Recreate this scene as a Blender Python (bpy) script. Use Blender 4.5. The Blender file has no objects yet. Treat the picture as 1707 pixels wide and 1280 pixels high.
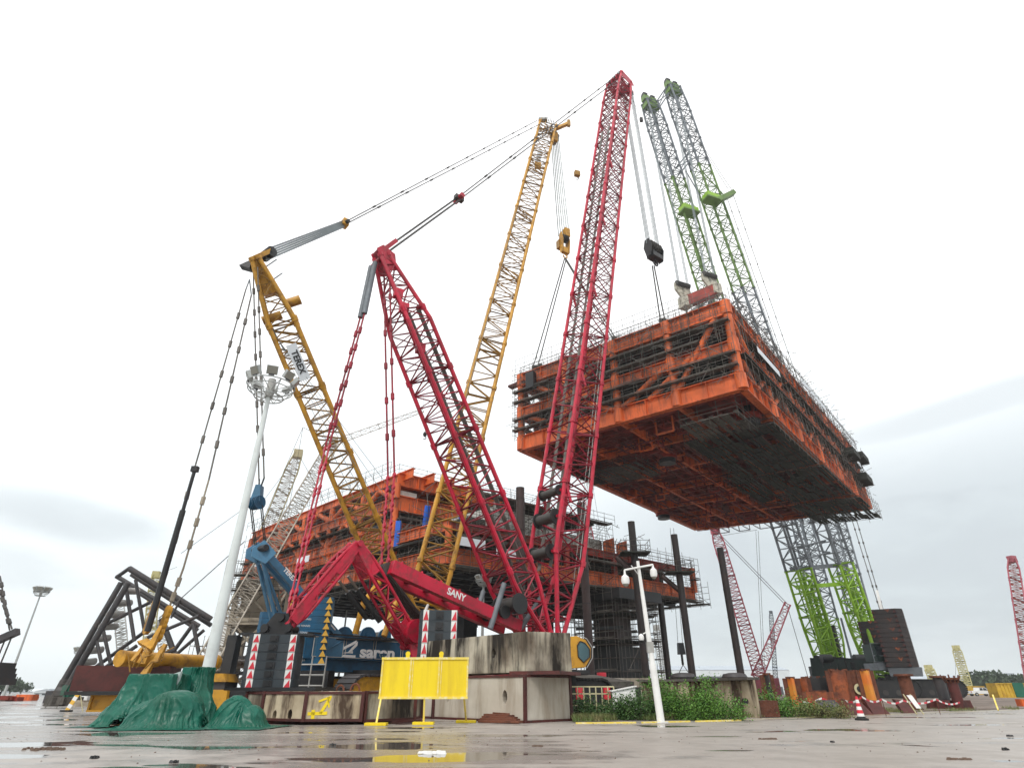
import bpy, bmesh, math, random
from mathutils import Vector as V, Matrix
from math import radians as R, sin, cos, pi, sqrt
random.seed(7)
SC = bpy.context.scene
# ------------------------------------------------------------------ camera, sky, sun, exposure
CAMH = 1.25; FPX = 959.0; TH = R(28.0)
cam = bpy.data.cameras.new('camera'); co = bpy.data.objects.new('camera', cam)
SC.collection.objects.link(co); SC.camera = co
co.location = (0, 0, CAMH); co.rotation_euler = (R(90)+TH, 0, 0)
cam.sensor_width = 36; cam.lens = 36*FPX/1707; cam.clip_start = .1; cam.clip_end = 6000
SUN_EL, SUN_AZ = R(48), R(200)     # compass-like: 0 = +Y, clockwise
w = bpy.data.worlds.new('World'); SC.world = w; w.use_nodes = True
nt = w.node_tree; nt.nodes.clear()
def wn(t, **k):
    n = nt.nodes.new(t)
    for a, b in k.items(): setattr(n, a, b)
    return n
def wl(a, b): nt.links.new(a, b)
def wmath(op, a, b=None, c=None, clamp=False):
    n = wn('ShaderNodeMath', operation=op, use_clamp=clamp)
    for i, x in enumerate((a, b, c)):
        if x is None: continue
        if isinstance(x, (int, float)): n.inputs[i].default_value = x
        else: wl(x, n.inputs[i])
    return n.outputs[0]
def wmap(x, a, b, c=0, d=1):
    n = wn('ShaderNodeMapRange', interpolation_type='SMOOTHSTEP')
    wl(x, n.inputs[0]); n.inputs[1].default_value = a; n.inputs[2].default_value = b; n.inputs[3].default_value = c; n.inputs[4].default_value = d
    return n.outputs[0]
def wmix(f, a, b):
    n = wn('ShaderNodeMix', data_type='RGBA')
    for i, x in ((0, f), (6, a), (7, b)):
        if isinstance(x, (int, float)): n.inputs[i].default_value = x
        elif isinstance(x, tuple): n.inputs[i].default_value = (*x, 1)
        else: wl(x, n.inputs[i])
    return n.outputs[2]
sky = wn('ShaderNodeTexSky', sky_type='NISHITA', sun_disc=False, sun_elevation=SUN_EL, sun_rotation=SUN_AZ)
tc = wn('ShaderNodeTexCoord'); sep = wn('ShaderNodeSeparateXYZ'); wl(tc.outputs['Generated'], sep.inputs[0])
dx, dy, dz = sep.outputs
el = wmath('MAXIMUM', dz, 0.0)
den = wmath('ADD', el, .22)
comb = wn('ShaderNodeCombineXYZ')
wl(wmath('DIVIDE', dx, den), comb.inputs[0]); wl(wmath('DIVIDE', dy, den), comb.inputs[1])
nz = wn('ShaderNodeTexNoise'); nz.inputs['Scale'].default_value = 1.15; nz.inputs['Detail'].default_value = 9; nz.inputs['Roughness'].default_value = .56
wl(comb.outputs[0], nz.inputs['Vector'])
mp = wn('ShaderNodeMapping'); wl(comb.outputs[0], mp.inputs[0]); mp.inputs['Location'].default_value = (3.7, 1.3, 0)
nz2 = wn('ShaderNodeTexNoise'); nz2.inputs['Scale'].default_value = .55; nz2.inputs['Detail'].default_value = 3
wl(mp.outputs[0], nz2.inputs['Vector'])
low = wmap(el, .44, .17)
side = wmap(dx, -.16, .38)
grey = wmath('MULTIPLY', wmath('MULTIPLY', low, side), wmap(nz.outputs[0], .30, .60, .62, 1.0))
# darker patches low in the west
patch = wmath('MULTIPLY', wmap(el, .40, .16), wmap(nz2.outputs[0], .46, .60))
patch = wmath('MULTIPLY', patch, wmap(el, .03, .15))
grey = wmath('MAXIMUM', grey, wmath('MULTIPLY', patch, .25))
# one long dark cloud bank low in the west
az = wmath('ARCTAN2', dx, dy)
def blob(a0, ra, e0, re, k):
    u_ = wmath('DIVIDE', wmath('SUBTRACT', wmath('ADD', az, wmath('MULTIPLY', wmath('SUBTRACT', nz.outputs[0], .5), .35)), a0), ra)
    v_ = wmath('DIVIDE', wmath('SUBTRACT', wmath('ADD', el, wmath('MULTIPLY', wmath('SUBTRACT', nz2.outputs[0], .5), .12)), e0), re)
    return wmath('MULTIPLY', wmap(wmath('ADD', wmath('MULTIPLY', u_, u_), wmath('MULTIPLY', v_, v_)), 1.25, .1), k)
for args in ((-.66, .17, .19, .034, .5), (-.74, .12, .128, .02, .28), (-.50, .10, .14, .03, .15), (.60, .42, .20, .045, .8), (.25, .2, .15, .03, .5), (.70, .3, .33, .03, .45)): grey = wmath('MAXIMUM', grey, blob(*args))
# thin cyan tint between white and grey
tint = wmap(el, .62, .2)
col = wmix(tint, (12.6, 12.6, 12.6), (10.2, 10.9, 11.1))
band = wmap(nz.outputs[0], .38, .62)
gcol = wmix(band, (4.7, 5.2, 5.55), (6.7, 7.35, 7.6))
col = wmix(grey, col, gcol)
haze = wmap(el, .075, .0)
col = wmix(wmath('MULTIPLY', haze, .7), col, (8.2, 8.8, 9.0))
col = wmix(.93, sky.outputs[0], col)
bg = wn('ShaderNodeBackground'); bg.inputs[1].default_value = .1; wl(col, bg.inputs[0])
wo = wn('ShaderNodeOutputWorld'); wl(bg.outputs[0], wo.inputs[0])
sl = bpy.data.lights.new('sun', 'SUN'); sl.energy = 1.5; sl.angle = R(16); sl.color = (1, .96, .9)
so = bpy.data.objects.new('sun', sl); SC.collection.objects.link(so); so.location = (0, -20, 60)
sd = V((sin(SUN_AZ)*cos(SUN_EL), cos(SUN_AZ)*cos(SUN_EL), sin(SUN_EL)))
so.rotation_euler = sd.to_track_quat('Z', 'Y').to_euler()
SC.view_settings.view_transform = 'Standard'; SC.view_settings.look = 'None'
SC.view_settings.exposure = 0.25; SC.view_settings.gamma = 1; SC.view_settings.use_curve_mapping = False
try:
    SC.cycles.max_bounces = 6; SC.cycles.diffuse_bounces = 3; SC.cycles.glossy_bounces = 3
except Exception: pass

# ------------------------------------------------------------------ survey of the site: photo ray -> ground / height / distance
CT, ST = cos(TH), sin(TH)
def ray(u, v):
    yc = 640-v
    return V((u-853.5, FPX*CT-yc*ST, FPX*ST+yc*CT))
def P(u, v, Y):
    r = ray(u, v); k = Y/r.y
    return V((r.x*k, Y, CAMH+r.z*k))
def PZ(u, v, z):
    r = ray(u, v); k = (z-CAMH)/r.z
    return V((r.x*k, r.y*k, z))
def PG(u, v): return PZ(u, v, 0)

# ------------------------------------------------------------------ materials
def mat(name, col, rough=.5, metal=0, var=.25, dirt=None, dfac=.4, dscale=1.2, streak=False, bump=0, bscale=8, col2=None, c2scale=.3, spec=.4, dlo=.48, dhi=.68, sxy=1):
    m = bpy.data.materials.new(name); m.use_nodes = True
    n = m.node_tree.nodes; l = m.node_tree.links; b = n['Principled BSDF']
    tc = n.new('ShaderNodeTexCoord'); mp = n.new('ShaderNodeMapping'); l.new(tc.outputs['Object'], mp.inputs[0])
    mp.inputs['Scale'].default_value = (sxy, sxy, .16*sxy if streak else 1)
    nz = n.new('ShaderNodeTexNoise'); nz.inputs['Scale'].default_value = dscale; nz.inputs['Detail'].default_value = 6; nz.inputs['Roughness'].default_value = .66; nz.inputs['Distortion'].default_value = .35 if streak else 0
    l.new(mp.outputs[0], nz.inputs['Vector'])
    def mix(f, a, bb):
        x = n.new('ShaderNodeMix'); x.data_type = 'RGBA'
        if isinstance(f, float): x.inputs[0].default_value = f
        else: l.new(f, x.inputs[0])
        for i, c in ((6, a), (7, bb)):
            if isinstance(c, tuple): x.inputs[i].default_value = (*c, 1)
            else: l.new(c, x.inputs[i])
        return x.outputs[2]
    def mr(x, a, bb, c, d):
        q = n.new('ShaderNodeMapRange'); l.new(x, q.inputs[0])
        for i, k in enumerate((a, bb, c, d)): q.inputs[i+1].default_value = k
        return q.outputs[0]
    nb = n.new('ShaderNodeTexNoise'); nb.inputs['Scale'].default_value = c2scale; nb.inputs['Detail'].default_value = 4
    l.new(tc.outputs['Object'], nb.inputs['Vector'])
    c2 = col2 if col2 else tuple(x*(1-var) for x in col)
    base = mix(mr(nb.outputs[0], .38, .62, 0, 1), col, c2)
    if dirt:
        base = mix(mr(nz.outputs[0], dlo, dhi, 0, dfac), base, dirt)
    l.new(base, b.inputs['Base Color'])
    b.inputs['Roughness'].default_value = rough; b.inputs['Metallic'].default_value = metal
    b.inputs['Specular IOR Level'].default_value = spec
    l.new(mr(nz.outputs[0], .3, .7, max(.05, rough-.12), min(1, rough+.15)), b.inputs['Roughness'])
    if bump:
        nn = n.new('ShaderNodeTexNoise'); nn.inputs['Scale'].default_value = bscale; nn.inputs['Detail'].default_value = 6
        l.new(mp.outputs[0], nn.inputs['Vector'])
        bp = n.new('ShaderNodeBump'); bp.inputs['Strength'].default_value = bump; bp.inputs['Distance'].default_value = .05
        l.new(nn.outputs[0], bp.inputs['Height']); l.new(bp.outputs[0], b.inputs['Normal'])
    return m
M = {}
M['red'] = mat('crimson_paint', (.54, .009, .040), .42, var=.3, dirt=(.14, .03, .03), dfac=.75, dscale=1.6, bump=.15, bscale=6)
M['redlace'] = mat('crimson_paint_worn_shaded', (.33, .010, .032), .5, var=.35, dirt=(.08, .025, .02), dfac=.7, dscale=2)  # darker copy of the crimson: shade of the backlit lacing is in the colour
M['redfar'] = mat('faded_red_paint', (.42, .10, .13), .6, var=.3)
M['yel'] = mat('crane_yellow_paint', (.60, .30, .022), .48, var=.25, dirt=(.17, .085, .03), dfac=.8, dscale=1.6, bump=.15, bscale=6)
M['yellace'] = mat('crane_yellow_worn_shaded', (.36, .19, .03), .5, var=.3, dirt=(.16, .08, .02), dfac=.6)  # yellow darkened for lacing seen from below; its shade is painted in
M['blue'] = mat('crane_blue_paint', (.012, .10, .20), .4, var=.3, dirt=(.02, .04, .06), dfac=.5)
M['bluelt'] = mat('pale_blue_steel', (.06, .19, .32), .4, var=.2, dirt=(.04, .08, .12), dfac=.5)
M['green'] = mat('lime_green_paint', (.26, .47, .018), .42, var=.15, dirt=(.15, .3, .02), dfac=.4)
M['greenold_shaded'] = mat('weathered_shaded_green_paint', (.13, .23, .04), .5, var=.3, dirt=(.1, .16, .06), dfac=.5)  # faded green, darkened further so the colour carries the boom's underside shading
M['grey'] = mat('grey_lattice_steel', (.16, .18, .20), .5, var=.3, dirt=(.07, .08, .09), dfac=.5)
M['greylt'] = mat('pale_grey_steel', (.42, .42, .40), .5, var=.25, dirt=(.2, .18, .15), dfac=.4)
M['beige'] = mat('beige_steel', (.34, .29, .22), .6, var=.3, dirt=(.14, .1, .07), dfac=.6)
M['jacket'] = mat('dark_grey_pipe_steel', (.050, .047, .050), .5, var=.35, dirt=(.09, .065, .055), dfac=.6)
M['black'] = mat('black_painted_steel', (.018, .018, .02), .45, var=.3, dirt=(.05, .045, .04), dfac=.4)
M['cw'] = mat('dark_slate_counterweight_paint', (.035, .046, .055), .5, var=.25, dirt=(.07, .075, .08), dfac=.5)
M['cw2'] = mat('charcoal_counterweight_paint', (.03, .024, .024), .6, var=.3, dirt=(.08, .05, .04), dfac=.5)
M['orange'] = mat('orange_steel_primer', (.76, .145, .030), .48, var=.35, dirt=(.22, .05, .025), dfac=.8, dscale=1.3, streak=True, sxy=1.6, bump=.1, bscale=5)
M['oxide'] = mat('oxide_red_primer', (.34, .040, .024), .55, var=.45, dirt=(.08, .03, .02), dfac=.8, dscale=1.1)
M['oxidedk'] = mat('old_oxide_red_primer', (.22, .032, .022), .6, var=.5, dirt=(.05, .025, .02), dfac=.8, dscale=.9)
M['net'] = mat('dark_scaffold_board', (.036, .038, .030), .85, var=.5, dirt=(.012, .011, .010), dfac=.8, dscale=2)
M['plank'] = mat('weathered_scaffold_plank', (.12, .11, .095), .85, var=.4, dirt=(.04, .035, .03), dfac=.8, dscale=2)
M['scaf'] = mat('galvanised_scaffold_tube', (.11, .10, .085), .5, var=.3, dirt=(.07, .04, .03), dfac=.6)
M['pile'] = mat('black_brown_pile_coating', (.020, .013, .012), .45, var=.3, dirt=(.055, .03, .025), dfac=.5)
M['pilebr'] = mat('brown_pile_coating', (.05, .028, .025), .5, var=.3, dirt=(.02, .015, .015), dfac=.5)
M['conc'] = mat('stained_concrete', (.40, .37, .31), .8, dirt=(.055, .045, .035), dfac=.92, dscale=1.6, streak=True, bump=.35, col2=(.27, .235, .18), c2scale=.7)
M['concdk'] = mat('mossy_black_stained_concrete', (.46, .42, .33), .85, dirt=(.018, .014, .010), dfac=1.0, dscale=1.5, streak=True, bump=.5, col2=(.13, .10, .07), c2scale=.5, dlo=.41, dhi=.57, sxy=.8)
M['conclt'] = mat('pale_concrete', (.50, .46, .39), .8, dirt=(.20, .15, .10), dfac=.8, dscale=1.5, streak=True, bump=.25, col2=(.40, .355, .29), c2scale=.6, dlo=.48, dhi=.72, sxy=.8)
M['conccream'] = mat('cream_washed_concrete', (.52, .44, .31), .85, dirt=(.05, .028, .018), dfac=.95, dscale=1.1, streak=True, bump=.3, col2=(.34, .27, .18), c2scale=1.1, dlo=.47, dhi=.57, sxy=1.0)
M['rust'] = mat('rust', (.16, .055, .03), .85, var=.4, dirt=(.04, .02, .015), dfac=.8, dscale=3, bump=.4)
M['rustor'] = mat('orange_rusty_steel', (.34, .085, .025), .7, dirt=(.05, .022, .014), dfac=1.0, dscale=1.6, col2=(.13, .04, .022), c2scale=1.0, bump=.4)
M['maroon'] = mat('maroon_steel_frame', (.10, .022, .018), .6, var=.4, dirt=(.03, .018, .015), dfac=.7, dscale=2)
M['hoard'] = mat('bright_yellow_paint', (.83, .62, .012), .42, var=.06, dirt=(.55, .36, .02), dfac=.5, dscale=1.5, streak=True)
M['hoardfr'] = mat('yellow_chipped_frame_paint', (.80, .62, .10), .5, var=.1, dirt=(.75, .70, .5), dfac=.8, dscale=6)
M['white'] = mat('white_paint', (.78, .78, .76), .4, var=.08, dirt=(.5, .48, .44), dfac=.4)
M['polew'] = mat('white_pole_paint', (.66, .70, .69), .35, var=.08, dirt=(.45, .46, .44), dfac=.4)
M['poleg'] = mat('galvanised_mast_steel', (.42, .44, .43), .4, var=.15, dirt=(.25, .25, .24), dfac=.4)
M['rope'] = mat('pale_wire_rope', (.20, .23, .24), .4, metal=.2, var=.15)
M['ropedk'] = mat('greased_wire_rope', (.06, .055, .05), .5, var=.3)
M['strap'] = mat('grey_brown_pendant_strap', (.15, .135, .12), .6, var=.25, dirt=(.07, .06, .05), dfac=.5)
M['glass'] = mat('dark_cab_glass', (.02, .09, .11), .08, var=.4, spec=.9)
M['glassbl'] = mat('dark_window_glass', (.02, .03, .035), .08, var=.3, spec=.9)
M['redwarn'] = mat('red_warning_paint', (.60, .03, .05), .5, var=.1)
M['yelwarn'] = mat('orange_yellow_warning_paint', (.72, .42, .06), .5, var=.1)
M['dkgr'] = mat('dark_green_machine_paint', (.012, .03, .025), .4, var=.3, dirt=(.03, .04, .04), dfac=.4)
M['bluepipe'] = mat('bright_blue_pipe_paint', (.02, .13, .62), .4, var=.2)
M['dkgreen'] = mat('dark_green_door_paint', (.02, .14, .09), .5, var=.2)
M['contyel'] = mat('yellow_container_paint', (.62, .40, .04), .5, var=.2, dirt=(.3, .14, .04), dfac=.6)
M['carw'] = mat('white_car_paint', (.75, .75, .74), .2, var=.03)
M['rubber'] = mat('tyre_rubber', (.018, .018, .018), .8, var=.2)
M['carton'] = mat('earth_brown_debris', (.14, .095, .07), .9, var=.3)
M['chrome'] = mat('oily_chrome_rod', (.22, .19, .16), .3, metal=.6, var=.4)
M['lamp'] = mat('floodlight_glass', (.30, .29, .25), .25, var=.15)

# ------------------------------------------------------------------ mesh helpers
OFF = {}
def frame(d, up=V((0, 0, 1))):
    d = d.normalized()
    s = d.cross(up)
    if s.length < 1e-4: s = V((1, 0, 0))
    s.normalize(); return d, s, s.cross(d)
class MB:
    def __init__(s): s.v = []; s.f = []
    def add(s, vs, fs):
        b = len(s.v); s.v += [tuple(x) for x in vs]; s.f += [tuple(i+b for i in f) for f in fs]; return s
    def tube(s, p, q, r, n=6, r2=None, cap=True, ph=0):
        p = V(p); q = V(q); d, a, b = frame(q-p); r2 = r if r2 is None else r2
        vs = [p+(a*cos(ph+2*pi*i/n)+b*sin(ph+2*pi*i/n))*r for i in range(n)]+[q+(a*cos(ph+2*pi*i/n)+b*sin(ph+2*pi*i/n))*r2 for i in range(n)]
        fs = [(i, i+n, (i+1) % n+n, (i+1) % n) for i in range(n)]
        if cap: fs += [tuple(range(n)), tuple(range(2*n-1, n-1, -1))]
        return s.add(vs, fs)
    def path(s, pts, r, n=6):
        for a, b in zip(pts, pts[1:]): s.tube(a, b, r, n)
        return s
    def beam(s, p, q, w, h, up=V((0, 0, 1)), w2=None, h2=None):
        p = V(p); q = V(q); d, a, b = frame(q-p, up); w2 = w if w2 is None else w2; h2 = h if h2 is None else h2
        vs = [p+a*x*w/2+b*y*h/2 for x, y in ((-1, -1), (1, -1), (1, 1), (-1, 1))]+[q+a*x*w2/2+b*y*h2/2 for x, y in ((-1, -1), (1, -1), (1, 1), (-1, 1))]
        return s.add(vs, [(0, 1, 2, 3), (7, 6, 5, 4), (0, 4, 5, 1), (1, 5, 6, 2), (2, 6, 7, 3), (3, 7, 4, 0)])
    def ibeam(s, p, q, w, h, t=.08, up=V((0, 0, 1))):
        p = V(p); q = V(q); d, a, b = frame(q-p, up)
        s.beam(p+b*(h/2-t/2), q+b*(h/2-t/2), w, t, up); s.beam(p-b*(h/2-t/2), q-b*(h/2-t/2), w, t, up)
        s.beam(p, q, t, h-2*t, up)
        return s
    def box(s, c, x, y, z, rz=0, taper=1):
        c = V(c); ca, sa = cos(rz), sin(rz); vs = []
        for k, zz in ((1, -z/2), (taper, z/2)):
            for i, j in ((-1, -1), (1, -1), (1, 1), (-1, 1)):
                a, b = i*x/2*k, j*y/2*k
                vs.append(c+V((a*ca-b*sa, a*sa+b*ca, zz)))
        return s.add(vs, [(3, 2, 1, 0), (4, 5, 6, 7), (0, 1, 5, 4), (1, 2, 6, 5), (2, 3, 7, 6), (3, 0, 4, 7)])
    def prism(s, poly, d):
        """closed polygon of points extruded by vector d"""
        n = len(poly); d = V(d); poly = [V(x) for x in poly]
        return s.add(poly+[x+d for x in poly], [tuple(range(n)), tuple(range(2*n-1, n-1, -1))]+[(i, i+n, (i+1) % n+n, (i+1) % n) for i in range(n)])
    def quad(s, a, b, c, d): return s.add([a, b, c, d], [(0, 1, 2, 3)])
    def lathe(s, c, prof, n=16, axis=V((0, 0, 1))):
        c = V(c); d, a, b = frame(V(axis)) if abs(V(axis).normalized().z) < .999 else (V((0, 0, 1)), V((1, 0, 0)), V((0, 1, 0)))
        vs = []
        for r, z in prof: vs += [c+d*z+(a*cos(2*pi*i/n)+b*sin(2*pi*i/n))*r for i in range(n)]
        fs = []
        for k in range(len(prof)-1):
            for i in range(n): fs.append((k*n+i, k*n+(i+1) % n, (k+1)*n+(i+1) % n, (k+1)*n+i))
        fs += [tuple(range(n-1, -1, -1)), tuple(range((len(prof)-1)*n, len(prof)*n))]
        return s.add(vs, fs)
    def build(s, name, m, parent=None, smooth=True, kind=None, label=None, ang=38):
        me = bpy.data.meshes.new(name)
        off = OFF.get(parent.name, V((0, 0, 0))) if parent else V((0, 0, 0))
        vs = s.v if off.length == 0 else [(x-off.x, y-off.y, z-off.z) for x, y, z in s.v]
        me.from_pydata(vs, [], s.f); me.materials.append(M[m] if isinstance(m, str) else m)
        if smooth and s.f:
            me.shade_smooth(); me.set_sharp_from_angle(angle=R(ang))
        o = bpy.data.objects.new(name, me); SC.collection.objects.link(o)
        if parent: o.parent = parent; OFF[o.name] = off
        if kind: o['kind'] = kind
        if label: o['label'] = label
        return o
def thing(name, label, cat, loc, group=None):
    o = bpy.data.objects.new(name, None); SC.collection.objects.link(o); o.location = V(loc)
    o['label'] = label; o['category'] = cat
    if group: o['group'] = group
    OFF[o.name] = V(loc); o.empty_display_size = .5
    return o
def tag(o, label, cat, group=None):
    o['label'] = label; o['category'] = cat
    if group: o['group'] = group
    return o
def struct(name, mb, m, **k): return mb.build(name, m, kind='structure', **k)
def clone(o, loc, label, rz=None, sc=None):
    def rec(s, par):
        c = s.copy(); SC.collection.objects.link(c); c.parent = par
        for ch in list(s.children): rec(ch, c)
        return c
    c = rec(o, None); c.location = loc; c['label'] = label
    if rz is not None: c.rotation_euler = (0, 0, rz)
    if sc: c.scale = sc
    return c
def text(body, name, m, parent, pos, right, up, size, ext=.01, bold=0, align='CENTER', sx=1):
    cu = bpy.data.curves.new(name, 'FONT'); cu.body = body; cu.size = size; cu.extrude = ext; cu.offset = bold
    cu.align_x = align; cu.align_y = 'CENTER'; cu.materials.append(M[m])
    to = bpy.data.objects.new(name+'_tmp', cu); SC.collection.objects.link(to)
    dg = bpy.context.evaluated_depsgraph_get(); me = bpy.data.meshes.new_from_object(to.evaluated_get(dg)); me.name = name
    bpy.data.objects.remove(to); o = bpy.data.objects.new(name, me); SC.collection.objects.link(o)
    r = V(right).normalized(); nrm = r.cross(V(up)).normalized(); u = nrm.cross(r)
    mt = Matrix((r*sx, u, nrm)).transposed().to_4x4(); mt.translation = V(pos)-OFF.get(parent.name, V((0, 0, 0)))
    o.parent = parent; o.matrix_local = mt
    return o
def lattice_mb(A, B, side, prof, nb, rc, rb, nc=8, nl=4, horiz=True, sec=None, t0=0., t1=1.):
    """chords and lacing of a four-chord truss from A to B; prof = [(t,w,h)]"""
    A = V(A); B = V(B); d = (B-A).normalized(); side = V(side); side = (side-d*side.dot(d)).normalized(); nrm = d.cross(side)
    def wh(t):
        for (a, w0, h0), (b, w1, h1) in zip(prof, prof[1:]):
            if t <= b+1e-9:
                k = (t-a)/(b-a) if b > a else 0
                return w0+(w1-w0)*k, h0+(h1-h0)*k
        return prof[-1][1:]
    def corner(t, i):
        w_, h_ = wh(t); sx, sy = ((-1, -1), (1, -1), (1, 1), (-1, 1))[i]
        return A+(B-A)*t+side*sx*w_/2+nrm*sy*h_/2
    ch, la = MB(), MB()
    ts = [t0+(t1-t0)*i/nb for i in range(nb+1)]
    for i in range(4):
        for a, b in zip(ts, ts[1:]): ch.tube(corner(a, i), corner(b, i), rc, nc, cap=False)
        ch.tube(corner(ts[0], i)-d*.08, corner(ts[0], i)+d*.22, rc*1.45, nc)
        ch.tube(corner(ts[-1], i)-d*.22, corner(ts[-1], i)+d*.08, rc*1.45, nc)
    for f in range(4):
        i, j = f, (f+1) % 4
        for k in range(nb):
            a, b = ts[k], ts[k+1]
            if (k+f) % 2 == 0: la.tube(corner(a, i), corner(b, j), rb, nl, cap=False)
            else: la.tube(corner(a, j), corner(b, i), rb, nl, cap=False)
        for k in range(nb+1):
            if horiz or k in (0, nb): la.tube(corner(ts[k], i), corner(ts[k], j), rb*(1.25 if k in (0, nb) else .9), nl, cap=False)
    la.tube(corner(ts[0], 0), corner(ts[0], 2), rb, nl, cap=False)
    return ch, la, corner
def boom(root, cm, lm, A, B, side, prof, nsec, nbay, rc, rb, name='boom_section', horiz=True, cols=None):
    last = None
    for s in range(nsec):
        t0, t1 = s/nsec, (s+1)/nsec
        ch, la, corner = lattice_mb(A, B, side, prof, nbay, rc, rb, horiz=horiz, t0=t0, t1=t1)
        a, b = (cm, lm) if not cols else cols(s)
        o = bpy.data.objects.new(name, None); SC.collection.objects.link(o); o.parent = root; OFF[o.name] = OFF[root.name]; o.empty_display_size = .3
        for i in range(4):
            n_ = nbay+2; per = len(ch.v)//4; pf = len(ch.f)//4
            c = MB(); c.v = ch.v[per*i:per*(i+1)]; c.f = [tuple(x-per*i for x in f) for f in ch.f[pf*i:pf*(i+1)]]
            c.build('chord', a, o)
        la.build('lacing', b, o, kind='stuff')
    return corner
def rope(root, p, q, r, m='rope', name='wire_rope'): return MB().tube(p, q, r, 5).build(name, m, root)
def pendant(root, p, q, r, m, n, lump=2.2, name='pendant_bar', ll=.5):
    p, q = V(p), V(q); mb = MB().tube(p, q, r, 6); d = (q-p).normalized()
    for i in range(1, n):
        c = p+(q-p)*i/n; mb.tube(c-d*ll/2, c+d*ll/2, r*lump, 6)
    return mb.build(name, m, root)
def sheaves(mb, c, axis, r, n, gap, w=.07):
    axis = V(axis).normalized()
    for i in range(n):
        k = (i-(n-1)/2)*gap; a = V(c)+axis*k
        mb.tube(a-axis*w/2, a+axis*w/2, r, 18); mb.tube(a-axis*w*.9, a+axis*w*.9, r*.3, 10)
    return mb
def plate_chain(root, p, q, n, w, t, side, m, name='link_plate'):
    """flat link plates pinned end to end"""
    p, q = V(p), V(q); d = (q-p)/n; dn = d.normalized(); side = V(side).normalized()
    for i in range(n):
        mb = MB(); a, b = p+d*i, p+d*(i+1)
        mb.beam(a+dn*.1, b-dn*.1, t, w*.62, up=side)
        for c in (a+dn*.18, b-dn*.18): mb.tube(c-side.cross(dn)*t, c+side.cross(dn)*t, w*.62, 10)
        mb.build(name, m, root)
def hook_block(root, c, w, h, m, axis, ns=4, r=.5):
    c = V(c); axis = V(axis).normalized()
    mb = MB(); d = V((0, 0, 1)); x = axis; y = d.cross(x)
    for k in (-1, 1):
        o = c+x*(w/2*k)
        mb.prism([o+y*-.5*r+d*h*.45, o+y*.5*r+d*h*.45, o+y*r*.95+d*h*.05, o+y*.5*r-d*h*.5, o-y*.5*r-d*h*.5, o-y*r*.95+d*h*.05], x*.08*k)
    mb.box(c-d*h*.38, w*.8, w*.5, h*.25, math.atan2(x.y, x.x))
    b = mb.build('hook_block', m, root)
    sheaves(MB(), c+d*h*.2, x, r, ns, w/(ns+.5)).build('sheave', 'ropedk', b)
    hk = MB(); pts = []
    for i in range(11):
        a = pi*.5-i/10*pi*1.55; pts.append(c-d*(h*.5+r*.95)+x*cos(a)*r*.55+d*sin(a)*r*.55)
    hk.path([c-d*h*.45, pts[0]]+pts, r*.17, 6)
    hk.build('hook', m, b)
    return b
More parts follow.
